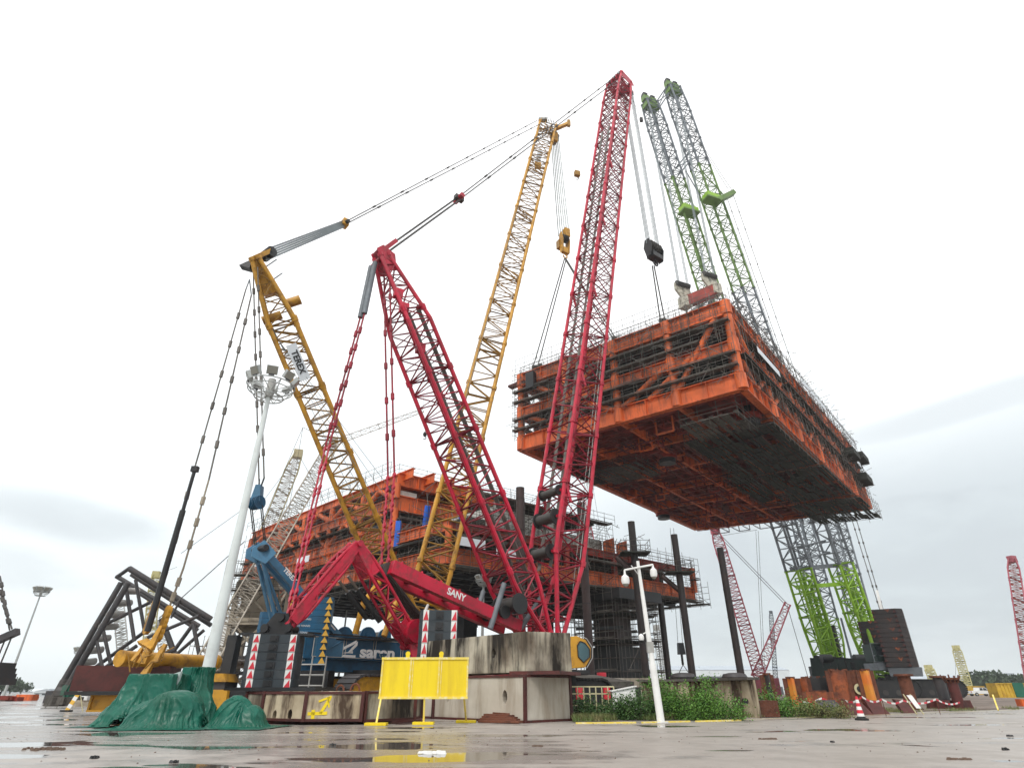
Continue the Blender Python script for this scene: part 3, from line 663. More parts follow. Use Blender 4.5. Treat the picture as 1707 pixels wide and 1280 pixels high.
# ------------------------------------------------------------------ second deck, standing on supports
M['bigw'] = mat('white_module_cladding', (.60, .60, .56), .6, var=.15, dirt=(.3, .28, .24), dfac=.5)
def build_standing():
    rng = random.Random(5)
    C0, Cr, Cl = V((-7, 64, 0)), V((28, 93, 0)), V((-44, 101, 0)); Cf = Cr+Cl-C0
    W = bil(C0, Cr, Cl, Cf); ZB = 13.2
    root = thing('offshore_deck_structure', 'orange platform deck under construction standing on columns, wrapped in scaffolding', 'platform', W(.5, .5, 0))
    outS = (C0-Cl).normalized(); outW = (C0-Cr).normalized()
    S5 = [0, .2, .4, .6, .8, 1]
    def fb(*a, **k): return facebeam(root, W, *a, **k)
    for a, b in zip(S5, S5[1:]):
        for z, h in ((ZB+1.0, 1.7),): fb(a, 0, b, 0, z, .7, h, 'orange'); fb(a, 1, b, 1, z, .7, h, 'oxide'); fb(0, a, 0, b, z, .7, h, 'orange'); fb(1, a, 1, b, z, .7, h, 'oxide')
        fb(a, 0, b, 0, ZB+4.3, .6, .9, 'oxide'); fb(0, a, 0, b, ZB+4.3, .6, 1.3, 'orange')
    for a in S5:
        for b in S5:
            MB().tube(W(a, b, ZB+1.9), W(a, b, ZB+4.2), .42, 12).build('column', 'orange' if a == 0 else 'oxide', root)
    # dark deck soffit and grillage
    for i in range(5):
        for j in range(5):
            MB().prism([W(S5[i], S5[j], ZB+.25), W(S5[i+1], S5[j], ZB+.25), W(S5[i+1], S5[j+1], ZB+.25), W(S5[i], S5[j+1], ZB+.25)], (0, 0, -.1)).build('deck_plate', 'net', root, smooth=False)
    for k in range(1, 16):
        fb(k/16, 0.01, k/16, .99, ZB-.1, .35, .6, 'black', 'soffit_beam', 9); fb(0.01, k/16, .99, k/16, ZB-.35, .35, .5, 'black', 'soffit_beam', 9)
    for z in (ZB+4.8,):
        MB().prism([W(0.02, 0.02, z), W(.98, 0.02, z), W(.98, .98, z), W(0.02, .98, z)], (0, 0, -.1)).build('deck_plate', 'oxidedk', root, smooth=False)
    clutter(root, W, .05, .95, .02, .5, ZB+.4, 3.6, 50, rng)
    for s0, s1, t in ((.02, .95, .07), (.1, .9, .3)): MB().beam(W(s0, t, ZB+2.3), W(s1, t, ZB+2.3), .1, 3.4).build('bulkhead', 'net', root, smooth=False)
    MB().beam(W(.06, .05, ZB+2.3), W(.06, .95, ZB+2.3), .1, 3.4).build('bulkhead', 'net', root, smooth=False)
    # upper module (west part): near corner at t=.21
    T0, T1, s1 = .21, 1.06, .56
    zt = 26.2
    TT = [T0, .36, .52, .68, .84, T1]; SS = [0, .19, .38, s1]
    for z, h in ((ZB+5.6, 1.6), (ZB+9.1, 1.6), (zt-.8, 1.4)):
        for a, b in zip(TT, TT[1:]): fb(0, a, 0, b, z, .7, h*.8, 'orange'); fb(s1, a, s1, b, z, .7, h*.8, 'oxide')
        for a, b in zip(SS, SS[1:]): fb(a, T0, b, T0, z, .8, h*1.25, 'orange'); fb(a, T1, b, T1, z, .7, h, 'oxide')
    for a in SS:
        for b in TT:
            for za, zb_ in ((ZB+4.8, ZB+8.4), (ZB+9.7, zt-1.4)): MB().tube(W(a, b, za), W(a, b, zb_), .45, 12).build('column', 'orange' if a == 0 or b == T0 else 'oxide', root)
    for i, (a, b) in enumerate(zip(TT, TT[1:])):
        for z0, z1 in ((ZB+6.2, ZB+8.6), (ZB+9.8, zt-1.5)):
            m_ = (a+b)/2
            MB().tube(W(0, a+.01, z0), W(0, m_, z1), .38, 10).build('brace', 'orange', root); MB().tube(W(0, b-.01, z0), W(0, m_, z1), .38, 10).build('brace', 'orange', root)
    for z, m in ((ZB+5.9, 'oxidedk'), (ZB+9.5, 'oxide'), (zt-.15, 'oxide')):
        MB().prism([W(0.01, T0+.01, z), W(s1-.01, T0+.01, z), W(s1-.01, T1-.01, z), W(0.01, T1-.01, z)], (0, 0, -.1)).build('deck_plate', m, root, smooth=False)
    for k in range(1, 9):
        fb(0.01, T0+(T1-T0)*k/9, s1-.01, T0+(T1-T0)*k/9, zt-.7, .4, .9, 'orange', 'roof_beam', 9); fb(s1*k/9, T0+.005, s1*k/9, T1-.01, zt-.85, .4, 1.0, 'orange', 'roof_beam', 9)
    for s0, s1_, t in ((.03, .5, .27), (.03, .5, .5)):
        MB().beam(W(s0, t, ZB+7.3), W(s1_, t, ZB+7.3), .1, 3).build('bulkhead', 'net', root, smooth=False)
    MB().beam(W(.05, .3, ZB+9.4), W(.05, 1.0, ZB+9.4), .1, 7.5).build('bulkhead', 'oxidedk', root, smooth=False)
    clutter(root, W, .02, .5, .22, .9, ZB+6, 3, 30, rng); clutter(root, W, .02, .5, .24, .9, ZB+9.6, 3, 18, rng)
    # protruding beam ends on top of the south face
    for s in (.02, .09, .16, .24):
        a = W(s, T0, zt-.2)+outS*1.9; b = W(s, T0+.06, zt-.2); MB().ibeam(a, b, .5, 1.3, .1).build('cantilever_beam', 'orange', root, smooth=False)
    # low bay in front of the upper module, with grey and white modules on the east
    for (s0, s1_, t0, t1, z0, h, m) in ((.16, .40, .03, .19, ZB+5.0, 3.0, 'bigw'), (.2, .55, .02, .17, ZB+8.4, .5, 'net'), (.10, .5, .05, .2, ZB+4.9, 1.6, 'net'), (.42, .58, .02, .15, ZB+4.9, 1.6, 'bigw')):
        MB().prism([W(s0, t0, z0), W(s1_, t0, z0), W(s1_, t1, z0), W(s0, t1, z0)], (0, 0, h)).build('equipment_module', m, root, smooth=False)
    for (s, t) in ((.17, .03), (.25, .03), (.33, .03), (.41, .03), (.49, .03)):
        MB().beam(W(s, t, ZB+5), W(s, t, ZB+8.6), .35, .35, V((1, 0, 0))).build('module_post', 'greylt', root, smooth=False)
    p = W(.0, .14, ZB+4.9)
    mb = MB().tube(W(.05, .15, ZB+5), W(.04, .13, ZB+8.2), .38, 10); mb.tube(W(.13, .1, ZB+5), W(.10, .08, ZB+8.4), .3, 10); mb.build('blue_riser', 'bluepipe', root)
    mb = MB().beam(W(.0, .19, ZB+3.2), W(.0, .19, ZB+6.5), .9, .6, V((1, 0, 0))); mb.build('blue_cabinet', 'bluepipe', root, smooth=False)
    MB().box(W(.04, .25, ZB+10.4)+outS*1.3, 2.6, 1.2, 1.0, .7).build('air_duct', 'bigw', root, smooth=False)
    # banners
    for (s0, s1_, t, z, o) in ((.0, .085, 0, ZB+2.4, 1.45), (.12, .19, 0, ZB+1.9, 1.45)):
        MB().beam(W(s0, t, z)+outS*o, W(s1_, t, z)+outS*o, .04, .95).build('banner', 'bannerw', root, smooth=False)
    for (t0, t1, z) in ((.56, .63, ZB+4.6), (.7, .75, ZB+2)):
        MB().beam(W(0, t0, z)+outW*1.45, W(0, t1, z)+outW*1.45, .04, .9).build('banner', 'bannerw', root, smooth=False)
    # scaffolds
    a, b = W(0, 0, ZB), W(1, 0, ZB); scaffold(root, a, b, outS, ZB-.6, ZB+6, 1.9, .95, 1.3, (ZB-.3, ZB+3.0))
    a, b = W(0, 0, ZB), W(0, 1.05, ZB); scaffold(root, a, b, outW, ZB-.8, ZB+5.6, 1.9, .95, 1.0, (ZB-.2, ZB+2.9), plankm='net')
    a, b = W(0, T0, ZB), W(0, T1, ZB); scaffold(root, a, b, outW, ZB+5.4, zt-1.5, 1.8, .95, 1.0, (ZB+7.2,), plankm='net')
    a, b = W(0, T0, ZB), W(s1, T0, ZB); scaffold(root, a, b, outS, ZB+5, ZB+8.6, 1.8, .95, 1.1, (ZB+7.0,))
    a, b = W(0.06, 0.02, ZB), W(.6, .02, ZB); scaffold(root, a, b, outS, ZB+4.8, ZB+8.8, 1.6, .8, 1.3, (ZB+8.7,))
    mb = MB()
    for i in range(420):
        s, t = (rng.uniform(-.03, .02), rng.random()) if rng.random() < .6 else (rng.random()*.7, rng.uniform(-.03, .03))
        p = W(s, t, ZB+rng.uniform(-1, 9)); d = V((rng.uniform(-1, 1), rng.uniform(-1, 1), rng.uniform(-1, 1))).normalized()*rng.uniform(.8, 2.6); mb.tube(p, p+d, .04, 3, cap=False)
    mb.build('loose_scaffold_tubes', 'scaf', root, smooth=False, kind='stuff')
    handrail(root, [W(s1, T0, zt), W(0, T0, zt), W(0, T1, zt)], 1.2); handrail(root, [W(0, T0, zt)+outW*1.2, W(0, T1, zt)+outW*1.2], 1.3)
    handrail(root, [W(.1, 0, ZB+8.9), W(.62, 0, ZB+8.9)], 1.2); handrail(root, [W(.5, 0, ZB+4.9), W(1, 0, ZB+4.9), W(1, .5, ZB+4.9)], 1.2)
    a, b = W(1, -.02, ZB), W(1, .6, ZB); scaffold(root, a, b, -outW, ZB-.5, ZB+2.5, 1.7, .9, 2.2, (ZB-.4,))
    # cut-up orange pieces on the east top
    for s in (.56, .62): MB().prism([W(s, .0, ZB+4.9), W(s+.05, .0, ZB+4.9), W(s+.05, .0, ZB+7.0), W(s, 0, ZB+6.2)], (0, .5, 0)).build('gusset_plate', 'orange', root, smooth=False)
    MB().prism([W(.985, 0, ZB+1.2), W(1.0, 0, ZB+1.2), W(1.0, 0, ZB+4.8), W(.985, 0, ZB+4.8)], (.4, -.5, 0)).build('gusset_plate', 'orange', root, smooth=False)
    # supports
    def support(u, Y, w_, name='support_leg', m='black'):
        p = P(u, 1080, Y); x, y = p.x, p.y
        mb = MB().box((x, y, (ZB-.4)/2), w_, w_, ZB-.4, .7); o = mb.build(name, m, root, smooth=False)
        return V((x, y, 0))
    c = support(1028, 82, 2.9, m='pilebr')
    for u, Y, w_ in ((1000, 88, .9), (1046, 92, 1.0), (905, 86, 2.2), (775, 92, 2.4), (520, 92, 2.6)): support(u, Y, w_)
    MB().box((c.x, c.y, 4.2), 5.2, 5.2, 3.8, .7).build('support_block', 'black', root, smooth=False)
    for z in (6.6, 9.8): MB().box((c.x, c.y, z), 7.4, 7.4, .3, .7).build('landing', 'net', root, smooth=False)
    mb = MB().box((c.x+.4, c.y, 12.1), 8.6, 8.6, 1.3, .7); mb.build('support_block', 'black', root, smooth=False)
    # scaffold cage round the support
    for k in range(4):
        a1, a2 = .7+k*pi/2+pi/4, .7+(k+1)*pi/2+pi/4; r = 5.2
        A = c+V((cos(a1)*r, sin(a1)*r, 0)); B = c+V((cos(a2)*r, sin(a2)*r, 0)); o = (A+B)/2-c
        scaffold(root, A, B, o, .2, ZB, 1.3, 1.5, .8, (3.3, 6.8, 10), name='support_scaffold', rt=.035)
    for (u0, u1, Y) in ((880, 960, 80), (960, 1010, 88), (1010, 1060, 95)):
        A = P(u0, 1100, Y); B = P(u1, 1100, Y); scaffold(root, V((A.x, Y, 0)), V((B.x, Y, 0)), V((0, -1, 0)), 3.5, ZB, 1.3, 1.2, .9, (6, 9), name='support_scaffold')
    for (u, Y0, v0, u2, v2) in ((960, 80, 1048, 1040, 1045), (1000, 84, 1056, 1062, 1052)):
        MB().beam(P(u, v0, Y0), P(u2, v2, Y0), .35, .35).build('tie_beam', 'black', root, smooth=False)
    return W, root
WS, deck2 = build_standing()

# beige support tower under the west end
def tower():
    c = P(418, 1100, 76); c.z = 0
    root = thing('steel_support_tower', 'weathered beige steel support tower with cross bracing under the orange deck', 'tower', c)
    w_ = 4.6; zt = 13
    def cn(i, z): return c+V((w_/2*(-1, 1, 1, -1)[i], w_/2*(-1, -1, 1, 1)[i], z))
    for i in range(4):
        MB().beam(cn(i, 0), cn(i, zt), .45, .45, V((1, 0, 0))).build('leg', 'beige', root, smooth=False)
        j = (i+1) % 4
        for k in range(3):
            a, b = k*zt/3, (k+1)*zt/3
            MB().beam(cn(i, a), cn(j, b), .26, .26).build('brace', 'beige', root, smooth=False); MB().beam(cn(j, a), cn(i, b), .22, .22).build('brace', 'beige', root, smooth=False)
            MB().beam(cn(i, b), cn(j, b), .34, .42).build('ring_beam', 'beige', root, smooth=False)
    MB().box(c+V((-1.0, 1, 10.2)), 3.4, 3.4, 5.4, .3, .96).build('core', 'beige', root, smooth=False)
    MB().box(c+V((0, 0, 8.2)), 5.6, 5.6, .25).build('landing', 'beige', root, smooth=False)
    for z in (1.2, 3.0, 4.6): MB().box(c+V((.5, 0, z)), 8.5, 5.4, .3).build('landing', 'jacket', root, smooth=False)
    scaffold(root, c+V((-5.5, -3, 0)), c+V((6, -3, 0)), V((0, -1, 0)), .2, 6.2, 1.3, 1.1, 1.2, (2, 4), name='scaffold_frame')
    scaffold(root, c+V((-3.5, -2.6, 0)), c+V((3.5, -2.6, 0)), V((0, -1, 0)), 11.5, 15.2, 1.2, .9, 1.5, (11.8, 13.6), name='scaffold_frame')
    handrail(root, [c+V((-2.8, -2.8, 8.3)), c+V((2.8, -2.8, 8.3))], 1.1)
    mb = MB().beam(P(372, 1062, 74.5)+V((-1.3, 0, 0)), P(372, 1062, 74.5)+V((1.3, 0, 0)), .05, 4.0); mb.build('notice_sheet', 'white', root, smooth=False)
tower()

# tall dark piles
pl = [(1236, 1142, 1200, 913, 72, .40, 'bare black pile with a flanged foot, standing alone right of the others'),
      (1158, 1138, 1123.5, 891, 72, .40, 'tall black pile with a work platform near its head, right end of the orange deck'),
      (1079, 1140, 1052, 869.5, 66, .40, 'thick black pile behind the white camera pole'),
      (1114, 1136, 1101, 1005, 84, .40, 'short black pile ending under the orange deck between two taller ones'),
      (982, 1125, 968, 838, 60, .42, 'brown pile just right of the red boom foot'),
      (868.6, 1060, 867, 813, 56, .42, 'brown pile with a flat top between the red mast and the red boom')]
for (u0, v0, u1, v1, Y, r, lab) in pl:
    top = P(u1, v1, Y); x = P(u1, v1, Y).x
    o = MB().tube((x, Y, 0), (x, Y, top.z), r, 20)
    root = thing('steel_pile', lab, 'pile', (x, Y, 0), 'dark steel piles')
    o.build('shaft', 'pilebr' if u0 < 1000 else 'pile', root)
    mb = MB()
    for z in [2.5+i*3.1 for i in range(int(top.z/3.1))]: mb.tube((x, Y, z), (x, Y, z+.08), r+.025, 20)
    mb.build('weld_band', 'pile', root)
    if u0 in (1236,):
        MB().lathe((x, Y, 0), [(1.0, 0), (1.0, 1.3), (.6, 1.5), (.6, 2.4), (.5, 2.6)], 20).build('foot_socket', 'pile', root)
    if u0 in (1158, 1079):
        z = top.z-(3.6 if u0 == 1079 else 4.6); mb = MB().box((x, Y, z), 3.2, 2.4, .15); mb.build('work_platform', 'net', root, smooth=False)
        handrail(root, [(x-1.6, Y-1.2, z), (x+1.6, Y-1.2, z), (x+1.6, Y+1.2, z), (x-1.6, Y+1.2, z), (x-1.6, Y-1.2, z)], 1.2, dx=.9)
        MB().tube((x, Y, z-2.2), (x-1.8, Y+1, z-.2), .3, 10).build('stub_brace', 'pilebr', root)

# jacket frame lying in the west
def jacket():
    Y0, Y1 = 74, 84
    root = thing('pipe_jacket_frame', 'large brown-grey tubular jacket frame leaning over the western yard', 'jacket', P(230, 1140, 78)-V((0, 0, 1.5)))
    def t(a, b, r, Ya=Y0, Yb=None, name='tube_member'):
        MB().tube(P(*a, Ya), P(*b, Yb or Ya), r*.66, 12).build(name, 'jacket', root)
    t((215, 947), (352, 1032), .52, Y0, Y0+3, 'chord'); t((219, 957), (352, 1042), .40, Y0+2, Y0+4, 'chord'); t((194, 960), (332, 1043), .42, Y0+6, Y0+8, 'chord'); t((205, 972), (330, 1050), .3, Y0+6, Y0+8, 'chord')
    t((202, 971), (97, 1150), .52, Y0+4, Y0+2, 'leg'); t((214, 971), (108, 1152), .52, Y0, Y0, 'leg')
    for a, b, r in (((209, 971), (224, 1068), .32), ((226, 966), (241, 1052), .30), ((176, 1040), (250, 1004), .32), ((172, 1050), (187, 1118), .30), ((160, 1063), (172, 1118), .28),
                    ((111, 1146), (238, 1055), .34), ((120, 1150), (228, 1076), .34), ((269, 1031), (292, 1092), .50), ((246, 1062), (332, 1026), .32), ((291, 1083), (322, 1040), .34),
                    ((197, 960), (217, 946), .36), ((238, 1055), (262, 1010), .34), ((292, 1092), (340, 1050), .3), ((300, 1000), (285, 1030), .2), ((205, 1110), (291, 1083), .3), ((322, 1040), (336, 1110), .34)):
        t(a, b, r, Y0+random.uniform(0, 4), None, 'brace')
    for k in range(9):
        f = k/8; a = P(205-f*100, 985+f*160, Y0+3)
        MB().tube(a, a+V((.5, 2.2, .3)), .42, 10).build('clamp', 'greylt', root)
    t((97, 1150), (112, 1153), .6, Y0+2, Y0); 
    for (u, v) in ((102, 1151), (336, 1110), (205, 1116)):
        p = P(u, v, Y0+1); MB().box((p.x, p.y, p.z/2-.2), 2.0, 2.0, max(.6, p.z+.4)).build('saddle_support', 'jacket', root, smooth=False)
    t((205, 1116), (120, 1150), .3)
jacket()
# ------------------------------------------------------------------ heavy lift cranes
def viewside(A, B, px=None):
    """horizontal-ish width direction of a boom from A to B"""
    d = (V(B)-V(A)).normalized(); m = (V(A)+V(B))/2-V((0, 0, CAMH))
    s = d.cross(m).normalized(); return s
def ladder(root, A, B, off, n=30):
    mb = MB(); A = V(A)+off; B = V(B)+off; d, s, b = frame(B-A)
    for k in (-.22, .22): mb.tube(A+s*k, B+s*k, .03, 4, cap=False)
    N = int((B-A).length/.6)
    for i in range(N): c = A+(B-A)*i/N; mb.tube(c-s*.22, c+s*.22, .02, 3, cap=False)
    return mb.build('ladder', 'greylt', root, smooth=False)
# ---------------- crimson crane
def red_crane():
    foot = V((2.55, 47.6, 4.6)); head = P(1032, 140, 60.3)
    ax = V((foot.x-head.x, foot.y-head.y, 0)).normalized()          # towards the counterweight
    sd = V((-ax.y, ax.x, 0)); 
    if sd.y > 0: sd = -sd                                            # sd points to the near side
    root = thing('crawler_crane', 'crimson crawler crane with lattice boom and rear mast standing behind the stacked concrete blocks', 'crane', (foot.x, foot.y, 0))
    # boom
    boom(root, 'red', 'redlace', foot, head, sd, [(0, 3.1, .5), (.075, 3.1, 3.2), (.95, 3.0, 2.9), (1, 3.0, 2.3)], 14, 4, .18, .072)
    d = (head-foot).normalized(); nr = d.cross(sd).normalized()
    if nr.dot(ax) < 0: nr = -nr
    # joints every section: extra diagonals
    for k in range(2, 14):
        c = foot+(head-foot)*k/14; mb = MB()
        if k % 2 == 0:
            for s in (-1, 1): mb.beam(c+sd*1.5*s+nr*1.45, c+sd*1.5*s+nr*1.45-d*1.6-nr*.9, .12, .3)
            mb.build('joint_bracket', 'red', root, smooth=False)
    # head
    for s in (-1.5, -.5, .5, 1.5):
        c = head+sd*s
        MB().prism([c-d*1.0-nr*1.2, c-d*1.0+nr*1.2, c-d*.1+nr*1.6, c+d*.55+nr*1.1, c+d*.6-nr*1.2, c-d*.1-nr*1.9], sd*.07).build('head_plate', 'red', root, smooth=False)
    for (o1, o2) in ((d*-.1-nr*1.5, .55), (d*.5+nr*.9, .5)):
        mb = sheaves(MB(), head+o1, sd, o2, 7, .34); mb.build('head_sheave', 'ropedk', root)
    MB().beam(head-nr*1.6+d*.6, head-nr*3.0+d*.9, 1.0, .4).build('jib_nose', 'redlace', root, smooth=False)
    sheaves(MB(), head-nr*2.9+d*.7, sd, .4, 3, .3).build('nose_sheave', 'black', root)
    mb = MB()
    for q_ in range(10): a_ = head-d*(3.6-q_*.35); mb.tube(a_-sd*1.4+nr*((q_ % 3)-1)*1.1, a_+sd*1.4-nr*((q_ % 3)-1)*1.1, .09, 5)
    for s in (-.9, 0, .9): mb.tube(head+sd*s-d*.5-nr*1.6, head+sd*s-d*.5+nr*1.6, .12, 6)
    mb.build('head_tie', 'red', root)
    # pendant straps lying along the boom back
    for s, w_ in ((-.55, .34), (.75, .30)):
        MB().beam(foot+nr*1.2+sd*s+d*5, head+nr*1.5+sd*s-d*16, .10, w_, up=sd).build('pendant_strap', 'strap', root, smooth=False)
    ladder(root, foot+d*4, head-d*4, -nr*1.2+sd*1.3)
    # winches in the boom foot
    for k, (t, r) in enumerate(((6.2, .62), (9.2, .66), (11.6, .5))):
        c = foot+d*t+nr*1.6
        b = MB().tube(c-sd*1.0, c+sd*1.0, r*.7, 18).build('boom_winch', 'ropedk', root)
        mb = MB(); 
        for s in (-1.05, 1.05): mb.tube(c+sd*(s-.05), c+sd*(s+.05), r, 20); mb.tube(c+sd*(s-.12), c+sd*(s+.12), r*.35, 12)
        mb.build('winch_flange', 'black', b)
        MB().beam(c+sd*1.3, c-sd*1.3, .2, .2).build('winch_support', 'red', root, smooth=False)
    MB().tube(P(868, 1047, 45.6), P(906, 990, 46.4), .2, 12).build('boom_backstop', 'grey', root)
    MB().tube(P(866, 1049, 45.6), P(874, 1036, 45.7), .12, 10).build('backstop_rod', 'white', root)
    MB().tube(P(817, 1048, 43.4), P(841, 972, 44.0), .2, 12).build('mast_backstop', 'grey', root)
    MB().tube(P(795, 1022, 44.5), P(806, 985, 45.0), .18, 12).build('mast_backstop', 'grey', root)
    # mast
    mf = P(893, 1062, 46.9); mh = P(636, 428, 37.1); md = (mh-mf).normalized()
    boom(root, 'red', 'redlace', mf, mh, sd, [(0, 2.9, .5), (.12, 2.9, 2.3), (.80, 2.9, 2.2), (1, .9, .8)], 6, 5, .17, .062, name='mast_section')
    mn = md.cross(sd).normalized()
    if mn.dot(ax) < 0: mn = -mn
    for s in (-.6, .75): MB().beam(mf+md*3-mn*.9+sd*s, mh-md*5-mn*.9+sd*s, .1, .42, up=sd).build('pendant_strap', 'strap', root, smooth=False)
    MB().beam(mf+md*3+mn*1.0+sd*1.2, mh-md*9+mn*.9+sd*1.2, .1, .3, up=sd).build('pendant_strap', 'strap', root, smooth=False)
    for s in (-.5, .5):
        c = mh+sd*s; MB().prism([c-md*1.6-mn*.5, c-md*1.6+mn*.6, c+md*.5+mn*.55, c+md*.8-mn*.2, c-md*.1-mn*1.0], sd*.07).build('mast_head_plate', 'red', root, smooth=False)
    sheaves(MB(), mh+md*.2, sd, .5, 5, .22).build('mast_sheave', 'redlace', root)
    for t in (.84, .88, .73): c = mf+(mh-mf)*t; MB().box(c+sd*.9+mn*.6, .7, .5, .8, .5).build('guide_bracket', 'red', root, smooth=False)
    # luffing drums on the mast foot
    for (u, v, r) in ((850, 1008, .72), (826, 1022, .45)):
        c = P(u, v, 44.6); b = MB().tube(c-sd*1.1, c+sd*1.1, r*.7, 18).build('mast_winch', 'ropedk', root)
        [MB().tube(c+sd*(s-.05), c+sd*(s+.05), r, 22).build('winch_flange', 'black', b) for s in (-1.1, 1.1)]
    # hoist reeving from mast head to the moving sheave pair, then pendants to the boom head
    mid = mh+(head-mh)*.285; mid = P(765, 331, mid.y)
    for k in (-.62, .62):
        MB().beam(mh+sd*k*.5+md*.2+V((0, 0, -k*.62)), mid+sd*k*.4+V((0, 0, -k*.55)), .2, .17, up=V((0, 0, 1))).build('reeving_rope_bundle', 'ropedk', root, smooth=False)
    MB().tube(mid-sd*.7, mid+sd*.7, .28, 10).build('floating_sheave_block', 'red', root)
    MB().box(mid, 1.0, .5, .5, .7).build('floating_sheave_block', 'ropedk', root, smooth=False)
    for k in (-.6, .6): pendant(root, mid+sd*k*.4+V((0, 0, -k*.5)), head+sd*k*1.2+nr*1.0+V((0, 0, -k*1.2)), .065, 'ropedk', 8, 1.9)
    MB().beam(mh+md*.4, mh+md*.4+(mid-mh).normalized()*2.6, .5, .35).build('reeving_head', 'red', root, smooth=False)
    # rear pendants: grey cylinders, chains, link plates down to the superlift counterweight
    sl = V((-13.4, 36.2, 4.3))
    a = mh+V((-.55, -.2, -1.0)); b = P(604, 526, 36.7); c = P(546, 742, 36.4)
    for k in (-.35, .35):
        MB().tube(a+sd*k, b+sd*k, .20, 12).build('pendant_cylinder', 'grey', root)
        MB().tube(mh+sd*k, a+sd*k, .13, 8).build('pendant_link', 'redlace', root)
        pendant(root, b+sd*k, c+sd*k, .075, 'redlace', 7, 2.0)
        plate_chain(root, c+sd*k, P(478, 1040, 36.2)+sd*k, 7, .30, .06, sd, 'red')
    # A-frame pendants
    apx = P(640, 948, 39.0)
    for k in (-.45, .45):
        a = mh+sd*k-md*1.2; c = P(652, 790, 38.8)+sd*k; pendant(root, a, c, .07, 'redlace', 6, 2.0); plate_chain(root, c, apx+sd*k+V((0, 0, .3)), 5, .28, .06, sd, 'red')
    # A-frame box arms with lettering
    hin = P(852, 1046, 46.2); aa = (hin-apx).normalized()
    for k in (.95, -.95):
        o = MB().beam(apx+sd*k, hin+sd*k, .55, .85, up=V((0, 0, 1)), w2=.55, h2=.75).build('a_frame_arm', 'red', root, smooth=False)
        if k > 0:
            up = sd.cross(aa); up = up if up.z > 0 else -up
            text('SANY', 'lettering', 'white', root, apx+sd*(k+.29)+aa*5.2+up*.05, aa, up, .62, .01, .015)
    mb = MB()
    for i in range(7): c = apx+(hin-apx)*(i+.3)/7; mb.tube(c-sd*.9, c+sd*.9, .1, 6); mb.tube(c-sd*.9, c+aa*1.1+sd*.9, .07, 6)
    mb.build('a_frame_cross_tube', 'redlace', root)
    for i in range(7): c = apx+(hin-apx)*(i+.5)/7+sd*.95; MB().box(c+V((0, 0, .5)), .12, .12, .25).build('arm_lug', 'red', root, smooth=False)
    sheaves(MB(), apx+V((0, 0, -.1)), sd, .42, 6, .26).build('a_frame_sheave', 'ropedk', root)
    # luffing ropes dropping from the A-frame end to the body
    for k in range(6):
        a = apx+sd*(-.7+k*.28)+V((0, 0, -.4)); b = P(700+k*3, 1043, 41.6); MB().tube(a, b, .09, 5).build('luffing_rope', 'ropedk', root)
    # folding superlift guide frame
    ga = P(591, 909, 37.5); gb = P(478, 1043, 35.6); gc = P(686, 1076, 40.6)
    for A, B, w0, sec in ((gb, ga, 1.25, 7), (gc, ga, 1.35, 7)):
        dd = (B-A).normalized(); up = sd.cross(dd)
        mb = MB()
        boom(root, 'red', 'red', A, B, sd, [(0, w0*.7, .3), (.15, w0, .75), (.8, w0, .8), (1, w0*.8, .35)], 1, sec, .10, .05, name='guide_frame')
        for s in (-.8, .8): MB().beam(A+dd*.2+sd*s*.9, A+dd*1.8+sd*s*.8, .1, .5).build('frame_plate', 'red', root, smooth=False); MB().beam(B-dd*2.2+sd*s*.8, B-dd*.1+sd*s*.8, .1, .55).build('frame_plate', 'red', root, smooth=False)
    o = (ga-gb).normalized(); MB().beam(gb+sd*.7+V((0, 0, .35)), ga+sd*.7+V((0, 0, .1)), .06, .32).build('frame_plate', 'red', root, smooth=False)
    MB().tube(gc-sd*1.1, gc+sd*1.1, .22, 12).build('hinge_pin', 'red', root); MB().tube(ga-sd*.9, ga+sd*.9, .2, 12).build('hinge_pin', 'red', root)
    for (a, b) in (((580, 960), (634, 1035)), ((565, 968), (612, 1030))):
        A, B = P(*a, 38.0), P(*b, 39.6); m_ = A+(B-A)*.3
        MB().tube(A, m_, .09, 10).build('folding_rod', 'chrome', root); MB().tube(m_, B, .20, 14).build('folding_cylinder', 'black', root)
    c = P(690, 1052, 40.0); MB().tube(c-sd*.5, c+sd*.5, .72, 24).build('tail_drum', 'red', root)
    MB().prism([c+V((-.3, 0, -.2)), c+V((.5, 0, -.3)), c+V((.2, 0, -2.0)), c+V((0, 0, -2.0))], sd*.2).build('drum_bracket', 'red', root, smooth=False)
    # body: superstructure, tracks (mostly behind the blocks)
    bc = foot+ax*5; 
    MB().beam(foot+ax*-1+V((0, 0, -1.9)), foot+ax*8.5+V((0, 0, -1.9)), 3.0, 1.3).build('superstructure', 'red', root, smooth=False)
    MB().tube((foot.x+ax.x*3, foot.y+ax.y*3, 1.4), (foot.x+ax.x*3, foot.y+ax.y*3, 2.2), 1.9, 24).build('slew_ring', 'black', root)
    for s in (-1, 1):
        c = foot+ax*3+sd*4.1*s; c.z = .95
        track(root, c, ax, 9.5, 1.5, 1.9, 'black')
    MB().beam(V((foot.x, foot.y, 1.1))+ax*3-sd*3.6, V((foot.x, foot.y, 1.1))+ax*3+sd*3.6, 2.4, .9).build('car_body', 'black', root, smooth=False)
    # rear counterweights on the tail
    stack(root, V((-4.6, 38.9, 1.9)), V((.995, .10, 0)), 2.35, 2.2, .62, 6)
    MB().beam((-4.6, 38.9, 1.7), (-9.4, 43.6, 1.7), 2.2, .35).build('counterweight_tray', 'black', root, smooth=False)
    # superlift counterweight on its tray
    stack(root, V((-13.35, 35.8, 1.35)), V((.985, .17, 0)), 2.65, 2.4, .44, 6)
    MB().box((-13.2, 36.1, 1.12), 4.6, 3.2, .42, .17).build('superlift_tray', 'black', root, smooth=False)
